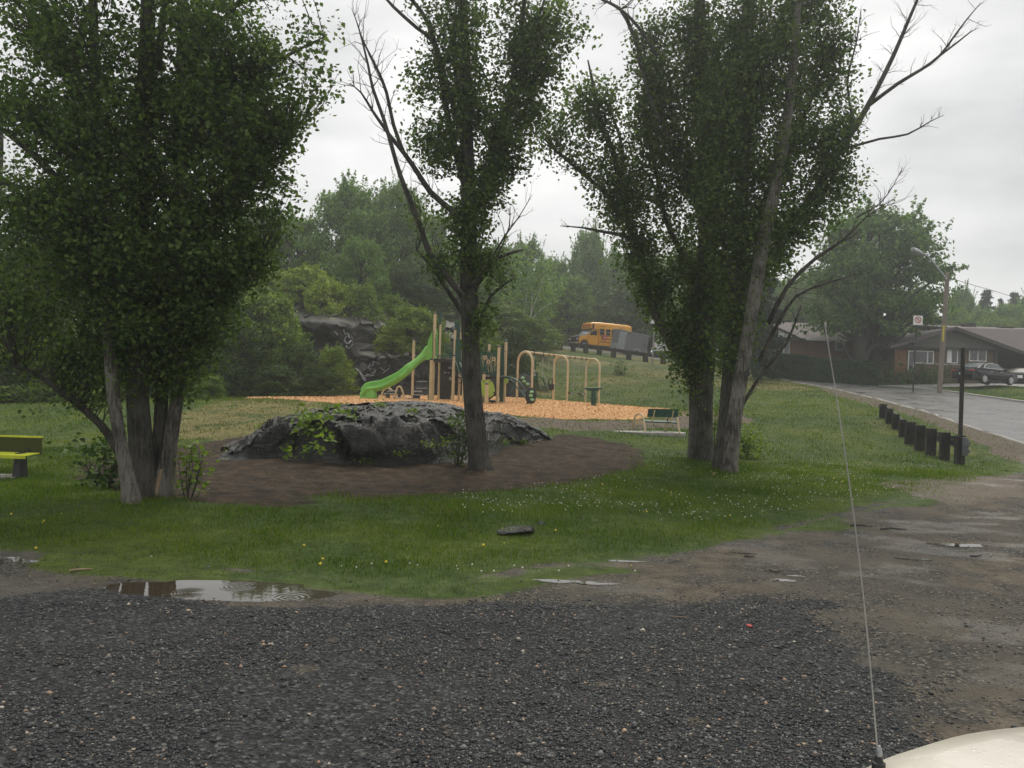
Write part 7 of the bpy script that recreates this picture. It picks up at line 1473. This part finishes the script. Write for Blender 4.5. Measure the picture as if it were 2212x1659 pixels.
# ------------------------------------------------------------------ houses
M['brickred'] = None
def brick(name, c1, c2, mortar, sc=1.0):
    m, nt, b, o = nmat(name); t = nt.nodes.new('ShaderNodeTexCoord'); br = nt.nodes.new('ShaderNodeTexBrick'); mp = nt.nodes.new('ShaderNodeMapping'); mp.inputs['Rotation'].default_value = (R(90), 0, 0); nt.links.new(t.outputs['Object'], mp.inputs[0]); nt.links.new(mp.outputs[0], br.inputs['Vector'])
    br.inputs['Scale'].default_value = 3.2 * sc; br.inputs['Color1'].default_value = (*c1, 1); br.inputs['Color2'].default_value = (*c2, 1); br.inputs['Mortar'].default_value = (*mortar, 1); br.inputs['Mortar Size'].default_value = .018; br.inputs['Brick Width'].default_value = .7; br.inputs['Row Height'].default_value = .24
    nt.links.new(br.outputs[0], b.inputs['Base Color']); b.inputs['Roughness'].default_value = .85; return m
M['brickA'] = brick('red_brown_brick', (.17, .068, .042), (.125, .050, .034), (.15, .11, .09)); M['brickB'] = brick('dull_brown_brick', (.15, .095, .062), (.11, .072, .050), (.14, .11, .085)); M['brickO'] = brick('orange_brick', (.24, .10, .05), (.18, .078, .04), (.16, .12, .09))
M['roofp'] = simple('purple_grey_shingle', (.145, .115, .118), (.085, .07, .072), .8, 7, stretch=(1, 1, 4), bmp=.3); M['siding'] = simple('grey_siding', (.17, .165, .15), (.135, .13, .12), .7, 7, stretch=(.1, .1, 8)); M['trimw'] = M['white']; M['trimd'] = simple('brown_fascia', (.055, .048, .042), (.04, .035, .03), .6, 6)
def quadslab(name, mat, parent, pts, th=.12):
    mb = MB(); p = [np.array(q, float) for q in pts]; nrm = np.cross(p[1] - p[0], p[-1] - p[0]); nrm /= np.linalg.norm(nrm); nrm = nrm if nrm[2] > 0 else -nrm; n_ = len(p)
    mb.add(p + [q - nrm * th for q in p], [tuple(range(n_)), tuple(range(2 * n_ - 1, n_ - 1, -1))] + [(i, i + n_, (i + 1) % n_ + n_, (i + 1) % n_) for i in range(n_)]); return mb.build(name, M[mat], parent, world=True)
def window(parent, xa, xb, za, zb_, y, muls=(), name='window', curtain=False, fr='white'):
    mb = MB(); mb.box(((xa + xb) / 2, y - .02, (za + zb_) / 2), (xb - xa, .05, zb_ - za)); w = mb.build(name, M['glass'], parent, world=True)
    w2 = MB(); t = .07
    for (cx, cz, sx, sz) in [((xa + xb) / 2, zb_, xb - xa + t, t), ((xa + xb) / 2, za, xb - xa + t, t), (xa, (za + zb_) / 2, t, zb_ - za - t), (xb, (za + zb_) / 2, t, zb_ - za - t)] + [(m_, (za + zb_) / 2, t, zb_ - za - t) for m_ in muls]: w2.box((cx, y - .06, cz), (sx, .06, sz))
    V = np.concatenate(w2.v) - np.array(parent.location); o = mk('frame', V, w2.f, M[fr], w); return w
# zoom (3000,1230) scale 4.424 for the brick house
def W9(zx, zy, d): return P((3000 + zx / 4.424) / 1.8228, (1230 + zy / 4.424) / 1.8228, d)
dH = 71.0; L0 = W9(500, 600, dH); R0 = W9(2075, 600, dH); zE = W9(700, 430, dH)[2]; zE2 = W9(2000, 560, dH)[2]; zE = (zE + zE2) / 2 + .1; zG = float(G0(L0[0], dH)[0]) - .4
hA = thing('brick_house', 'low red-brown brick bungalow with white trim behind the hedge and maple', 'house', (L0[0], dH, zG))
mb = MB(); mb.box(((L0[0] + R0[0]) / 2, dH + 4.5, (zG + zE) / 2), (R0[0] - L0[0], 9, zE - zG)); mb.build('wall', M['brickA'], hA, world=True)
gx0 = L0[0] - 2.6
mb = MB(); mb.box(((gx0 + L0[0]) / 2 - .0, dH + 2.6, (zG + zE) / 2), (L0[0] - gx0, 4.6, zE - zG - .02)); mb.build('porch_wall', M['siding'], hA, world=True)
rz_ = W9(520, 170, dH + 4)[2]
xl_, xr_ = L0[0] - .4, R0[0] + .5
quadslab('roof', 'roofp', hA, [(xl_, dH - .5, zE), (xr_, dH - .5, zE), (xr_, dH + 4.5, rz_), (xl_, dH + 4.5, rz_)], .14); quadslab('roof', 'roofp', hA, [(xl_, dH + 9.5, zE), (xr_, dH + 9.5, zE), (xr_, dH + 4.52, rz_), (xl_, dH + 4.52, rz_)], .14)
quadslab('roof', 'roofp', hA, [(gx0 - .5, dH - .3, zE - .4), (L0[0] - 1.3, dH - .3, zE + .75), (L0[0] - 1.3, dH + 6, zE + .75), (gx0 - .5, dH + 6, zE - .4)], .12); quadslab('roof', 'roofp', hA, [(L0[0] + .9, dH - .62, zE - .1), (L0[0] - 1.29, dH - .62, zE + .85), (L0[0] - 1.29, dH + 6, zE + .85), (L0[0] + .9, dH + 6, zE - .1)], .12)
mb = MB(); mb.prism([(gx0, zE - .3), (L0[0] + .75, zE - .12), (L0[0] - 1.3, zE + .66)], dH - .32, dH - .1); mb.build('gable', M['white'], hA, world=True)
mb = MB(); mb.box(((xl_ + xr_) / 2 + .8, dH - .58, zE - .09), (xr_ - xl_ - 1.4, .12, .16)); mb.build('gutter', M['white'], hA, world=True)
a_ = W9(405, 478, dH - .05); c_ = W9(492, 712, dH - .05); window(hA, a_[0], c_[0], c_[2], a_[2], dH + .28); a_ = W9(330, 480, dH); c_ = W9(372, 650, dH); window(hA, a_[0], c_[0], c_[2], a_[2], dH + .28)
a_ = W9(1280, 520, dH); c_ = W9(1435, 645, dH); window(hA, a_[0], c_[0], c_[2], a_[2], dH); mb = MB(); mb.box(((a_[0] + c_[0]) / 2 + .1, dH - .1, c_[2] - .12), (c_[0] - a_[0] + .5, .14, .08)); mb.build('window_sill', M['concrete'], hA, world=True)
a_ = W9(1780, 600, dH); c_ = W9(1830, 690, dH); window(hA, a_[0], c_[0], c_[2], a_[2], dH)
a_ = W9(2010, 600, dH - .1); c_ = W9(1990, 1090, dH - .1); mb = MB(); mb.cyl((a_[0] - .1, dH - .12, zG + .3), (a_[0] - .1, dH - .12, a_[2] + .5), .06, 8); mb.build('downspout', M['white'], hA, True, True)
a_ = W9(785, 500, dH); mb = MB(); mb.box((a_[0], dH - .03, (zG + zE) / 2), (.05, .04, zE - zG - .3)); mb.build('wall_joint', M['trimd'], hA, world=True)
a_ = W9(810, 380, dH); mb = MB(); mb.lathe([(.12, 0), (.12, .35), (.16, .4), (.001, .42)], (a_[0], dH + .8, zE + .3), 10); mb.build('roof_vent', M['black'], hA, True, True)
# fence between the houses
fa = W9(2015, 1090, 69.5); fb = P(1960, 842, 69.5); fz = s1(fa[0], 69.5); fn = thing('picket_fence', 'low reddish brown board fence between the two houses', 'fence', (fa[0], 69.5, fz)); mb = MB(); x = fa[0]
while x < fb[0]: mb.box((x, 69.5, fz + .62), (.11, .03, 1.25 + .1 * math.sin(x * 9))); x += .15
mb.build('boards', simple('red_brown_boards', (.12, .055, .035), (.08, .038, .026), .8, 5, stretch=(1, 1, .2)), fn, world=True); mb = MB(); mb.box(((fa[0] + fb[0]) / 2, 69.56, fz + .9), (fb[0] - fa[0], .05, .1)); mb.build('rail', M['darkwood'], fn, world=True)
# --- right-hand house
dR = 66.5; wl = W8(95, 800, dR)[0]; wr = W8(1715, 800, dR)[0]; zB = float(G0(wl, dR)[0]) - .5; apx = W8(975, 250, dR); zW = W8(1000, 590, dR)[2]
hB = thing('brick_house', 'wide brown brick house with a grey gable, long purple-grey roof and dark carport', 'house', (wl, dR, zB))
mb = MB(); mb.box(((wl + wr) / 2, dR + 6, (zB + zW) / 2), (wr - wl, 12, zW - zB)); mb.build('wall', M['brickB'], hB, world=True)
mb = MB(); a_ = W8(285, 600, dR); mb.box(((wl + a_[0]) / 2 - .02, dR - .03, (zB + zW) / 2 - .1), (a_[0] - wl, .08, zW - zB - .25)); mb.build('orange_wall_panel', M['brickO'], hB, world=True)
slope = (W8(975, 250, dR)[2] - W8(2212, 700, dR)[2]) / (W8(2212, 700, dR)[0] - apx[0]); xR = wr + 11.5; xLf = wl - .9
zR_ = lambda x: apx[2] - slope * abs(x - apx[0])
mb = MB(); mb.prism([(wl, zW), (wr + 1.2, zW), (wr + 1.2, zR_(wr + 1.2) - .12), (apx[0], apx[2] - .12), (wl, zR_(wl) - .12)], dR - .06, dR + .1); mb.build('gable', M['siding'], hB, world=True)
mb = MB(); mb.box(((wl + wr) / 2, dR - .28, zW - .02), (wr - wl + .6, .45, .16)); mb.build('gable_ledge', M['trimd'], hB, world=True)
quadslab('roof', 'roofp', hB, [(apx[0], dR - 1.1, apx[2]), (xR, dR - 1.1, zR_(xR)), (xR, dR + 13, zR_(xR)), (apx[0], dR + 13, apx[2])], .22); quadslab('roof', 'roofp', hB, [(apx[0], dR - 1.1, apx[2]), (xLf, dR - 1.1, zR_(xLf)), (xLf, dR + 13, zR_(xLf)), (apx[0], dR + 13, apx[2])], .22)
# the roof carries on at ridge height to the right, behind
rg = [W8(1000, 215, dR + 8), W8(2300, 320, dR + 8)]
quadslab('roof', 'roofp', hB, [(apx[0] + .3, dR + 8, rg[0][2]), (xR + 3, dR + 8, rg[0][2] - .05), (xR + 3, dR - .9, zR_(xR + 0) + .2), (xR - .5, dR - .9, zR_(xR - .5) + .02), (apx[0] + .3, dR - .9, zR_(apx[0] + .3) + .02)], .1)
mb = MB(); x0_, x1_ = apx[0], xR
mb.add([(x0_, dR - 1.14, apx[2] + .01), (x1_, dR - 1.14, zR_(x1_) + .01), (x1_, dR - 1.14, zR_(x1_) - .26), (x0_, dR - 1.14, apx[2] - .26), (x0_, dR - 1.10, apx[2] + .01), (x1_, dR - 1.10, zR_(x1_) + .01), (x1_, dR - 1.10, zR_(x1_) - .26), (x0_, dR - 1.10, apx[2] - .26)], [(0, 1, 2, 3), (7, 6, 5, 4), (0, 4, 5, 1), (3, 2, 6, 7)]); mb.build('fascia', M['trimd'], hB, world=True)
for zx in (1300, 1910): q = W8(zx, 232 if zx < 1500 else 285, dR + 5.5); mb = MB(); mb.box(tuple(q + [0, 0, -.05]), (1.0, .7, .40), taper=.95); mb.box(tuple(q + [0, 0, .20]), (1.1, .8, .08)); mb.build('roof_vent', M['trimd'], hB, world=True)
def wz(x0_, y0_, x1_, y1_, muls=()): a_ = W8(x0_, y0_, dR); c_ = W8(x1_, y1_, dR); return window(hB, a_[0], c_[0], c_[2], a_[2], dR - .01, [W8(m_, 700, dR)[0] for m_ in muls])
wz(318, 632, 395, 945); wz(405, 632, 715, 835, (625,)); wz(1015, 610, 1110, 828); wz(1315, 590, 1580, 800, (1448,))
a_ = W8(948, 605, dR); c_ = W8(1012, 828, dR); mb = MB(); mb.box(((a_[0] + c_[0]) / 2, dR - .05, (a_[2] + c_[2]) / 2), (c_[0] - a_[0], .08, a_[2] - c_[2])); mb.build('shutter', M['white'], hB, world=True); a_ = W8(1118, 605, dR); c_ = W8(1200, 828, dR); mb = MB(); mb.box(((a_[0] + c_[0]) / 2, dR - .05, (a_[2] + c_[2]) / 2), (c_[0] - a_[0], .08, a_[2] - c_[2])); mb.build('shutter', M['siding'], hB, world=True)
a_ = W8(540, 850, dR); c_ = W8(1700, 850, dR); mb = MB(); mb.box(((a_[0] + c_[0]) / 2, dR - .14, (zB + a_[2]) / 2), (c_[0] - a_[0], .26, a_[2] - zB)); mb.build('planter_wall', M['brickB'], hB, world=True); mb = MB(); mb.box(((a_[0] + c_[0]) / 2, dR - .16, a_[2] + .05), (c_[0] - a_[0] + .1, .34, .09)); mb.build('planter_cap', M['concrete'], hB, world=True)
# carport: dark back wall, soffit and post
mb = MB(); mb.box((wr + 5.8, dR + 6.5, (zB + zR_(xR)) / 2 + .3), (11.5, .2, zR_(xR) - zB + .2)); mb.build('carport_wall', M['trimd'], hB, world=True); mb = MB(); mb.box((wr + .12, dR + 3.1, (zB + zW) / 2), (.2, 6.6, zW - zB - .02)); mb.build('carport_side', M['trimd'], hB, world=True)
for x_ in (wr + 5.5, wr + 11): mb = MB(); mb.box((x_, dR - .7, (zB + zR_(x_)) / 2 - .15), (.16, .16, zR_(x_) - zB - .1)); mb.build('carport_post', M['trimd'], hB, world=True)
shrub('shrub', 'low dark bush under the big front window of the right-hand house', 1955, 832, 64.6, 1.2, 3.6, 160, 61, 'leafD', 0.14, per=10, stems=20)
shrub('shrub', 'low dark planting along the wall behind the black sedan', 2015, 832, 64.9, 1.2, 2.6, 120, 62, 'leafD', 0.14, per=10, stems=16)

# ------------------------------------------------------------------ hood of the truck the photo was taken from, with its antenna
m, nt, b, o_ = nmat('cream_white_truck_paint'); b.inputs['Base Color'].default_value = (0.64, 0.60, 0.53, 1); b.inputs['Roughness'].default_value = 0.3; b.inputs['Coat Weight'].default_value = .5
dv_ = noise(nt, 55, kind='voronoi', stretch=(1, 1, .3)); dn = noise(nt, 7, 4); bump(nt, b, ramp(nt, dv_.outputs['Distance'], [(0.0, (1, 1, 1)), (0.24, (0, 0, 0))]), 0.5, 0.003); nt.links.new(ramp(nt, dn, [(0.35, (0.56, 0.52, 0.45)), (0.65, (0.66, 0.62, 0.55))]), b.inputs['Base Color']); M['hoodp'] = m
tk = thing('parked_truck', 'cream white truck hood with a thin whip antenna in the bottom right corner', 'truck', (1.3, 1.3, 0))
edge_px = [(1790, 1705, 1.44), (1850, 1678, 1.465), (1908, 1641, 1.50), (1972, 1619, 1.53), (2057, 1593, 1.575), (2130, 1579, 1.62), (2212, 1570, 1.69), (2330, 1562, 1.78), (2500, 1562, 1.92), (2700, 1580, 2.05)]
E = smooth_path([[*P(*q), 0] for q in edge_px], .05)[:, :3]; V = []; n_ = len(E); Te = np.gradient(E, axis=0)
# cross-section: fender side drops away from the camera, hood crown runs back towards the windscreen
sec = [(-.06, -.75), (-.10, -.45), (-.09, -.22), (-.055, -.07), (-.02, -.015), (0, 0), (.05, .008), (.15, .016), (.3, .026), (.5, .03), (.75, .025), (1.0, .01)]
for i in range(n_):
    t = Te[i] * [1, 1, 0]; t /= np.linalg.norm(t); s_ = np.array([t[1], -t[0], 0])    # towards the right and the camera
    for (a, c) in sec: V.append(E[i] + s_ * a + [0, 0, c])
k = len(sec); mk('hood', V, [(i * k + j, (i + 1) * k + j, (i + 1) * k + j + 1, i * k + j + 1) for i in range(n_ - 1) for j in range(k - 1)], M['hoodp'], tk, True, True)
ab = P(1898, 1652, 1.47); at_ = P(1783, 708, 1.47 + .02); mb = MB(); mb.lathe([(.0115, -.02), (.0115, .004), (.008, .006), (.0065, .012), (.005, .020)], tuple(ab), 14); ao = mb.build('antenna_base', M['black'], tk, True, True)
mb = MB(); mb.lathe([(.0055, .012), (.0060, .020), (.0045, .030), (.0022, .034)], tuple(ab), 12); mb.build('antenna_ferrule', M['steel'], tk, True, True)
qs = [ab + (at_ - ab) * t + np.array([.010 * math.sin(math.pi * t), 0, 0]) for t in np.linspace(.02, 1, 12)]; mb = MB(); mb.tube(qs, np.linspace(.0015, .0011, 12), 8); mb.lathe([(.0012, 0), (.0018, .001), (.0020, .009), (.001, .010)], tuple(at_), 10); mb.build('antenna', simple('grey_whip', (.36, .35, .31), (.28, .27, .25), .5, 9), tk, True, True)
mb = MB(); cc_ = P(2330, 1700, 1.2); mb.box((1.75, 1.25, .75), (1.2, .9, .9)); mb.build('body', M['hoodp'], tk, world=True, bevel=.06)

# sticks and litter on the lot
def stick(label, pts, r_, group='twigs lying on the ground', mat='twig'):
    q = [gp(x, y) for x, y in pts]; Q = [(x, y, s1(x, y) + r_ * 1.2 + .004) for x, y in q]; r = thing('stick', label, 'stick', Q[0], 0, group); mb = MB(); mb.tube(Q, [r_] * (len(Q) - 1) + [r_ * .5], 5); mb.build('twig', M[mat], r, True, True)
stick('thin dark twig on the mud left of the antenna, near the white streaks', [(2028 - 0, 1249), (2045, 1254), (2062, 1252), (2085, 1250)], .008) if False else None
def L7(x, y): return ((2700 + x / 1.62) / 1.8228, (2000 + y / 1.62) / 1.8228)
stick('short forked dark twig on the brown mud left of the antenna', [L7(535, 402), L7(570, 414), L7(625, 405)], .010); stick('dark twig on the mud above the forked one, close to the grass edge', [L7(375, 315), L7(405, 318), L7(440, 320)], .012)
stick('long dark stick on the mud just right of the antenna', [L7(1245, 135), L7(1300, 130), L7(1355, 136), L7(1410, 138)], .013); stick('second long dark stick right of the antenna, touching its wire in view', [L7(1050, 110), L7(1120, 108), L7(1195, 118)], .012); stick('small dark twig on the mud at the far right', [L7(1815, 315), L7(1850, 317), L7(1890, 312)], .012)
stick('pale straw coloured stick on the mud left of the big puddle', [(150, 1238), (172, 1234), (200, 1233)], .014, mat='deadwood'); stick('pale thin stem lying on the dark gravel under the middle tree', [(1545 - 100, 1334), (1490, 1337)], .006, mat='deadwood')
q = gp(*L7(405, 768)); rl = thing('litter_scrap', 'small bright red scrap lying on the dark gravel', 'litter', (q[0], q[1], s1(*q))); mb = MB(); mb.box((0, 0, .018), (.055, .03, .004), (.3, .2, .4)); mb.box((.01, -.01, .012), (.03, .02, .003), (-.4, .1, 1.2)); mb.build('scrap', M['brightred'], rl)
# ------------------------------------------------------------------ rain haze that also imitates windscreen glare: one closed box round camera and scene
mb = MB(); mb.box((0, 95, 19), (420, 300, 46)); hz = mb.build('haze', None); hz['kind'] = 'stuff'; hz['label'] = 'thin pale rain haze over the park, also imitating windscreen glare'; hz['category'] = 'haze'
m = bpy.data.materials.new('haze_air'); m.use_nodes = True; nt = m.node_tree; nt.nodes.clear(); o_ = nt.nodes.new('ShaderNodeOutputMaterial'); pv = nt.nodes.new('ShaderNodeVolumePrincipled')
pv.inputs['Color'].default_value = (0.86, 0.90, 0.93, 1); pv.inputs['Density'].default_value = 0.0016; pv.inputs['Anisotropy'].default_value = 0.65; nt.links.new(pv.outputs[0], o_.inputs['Volume']); hz.data.materials.append(m)
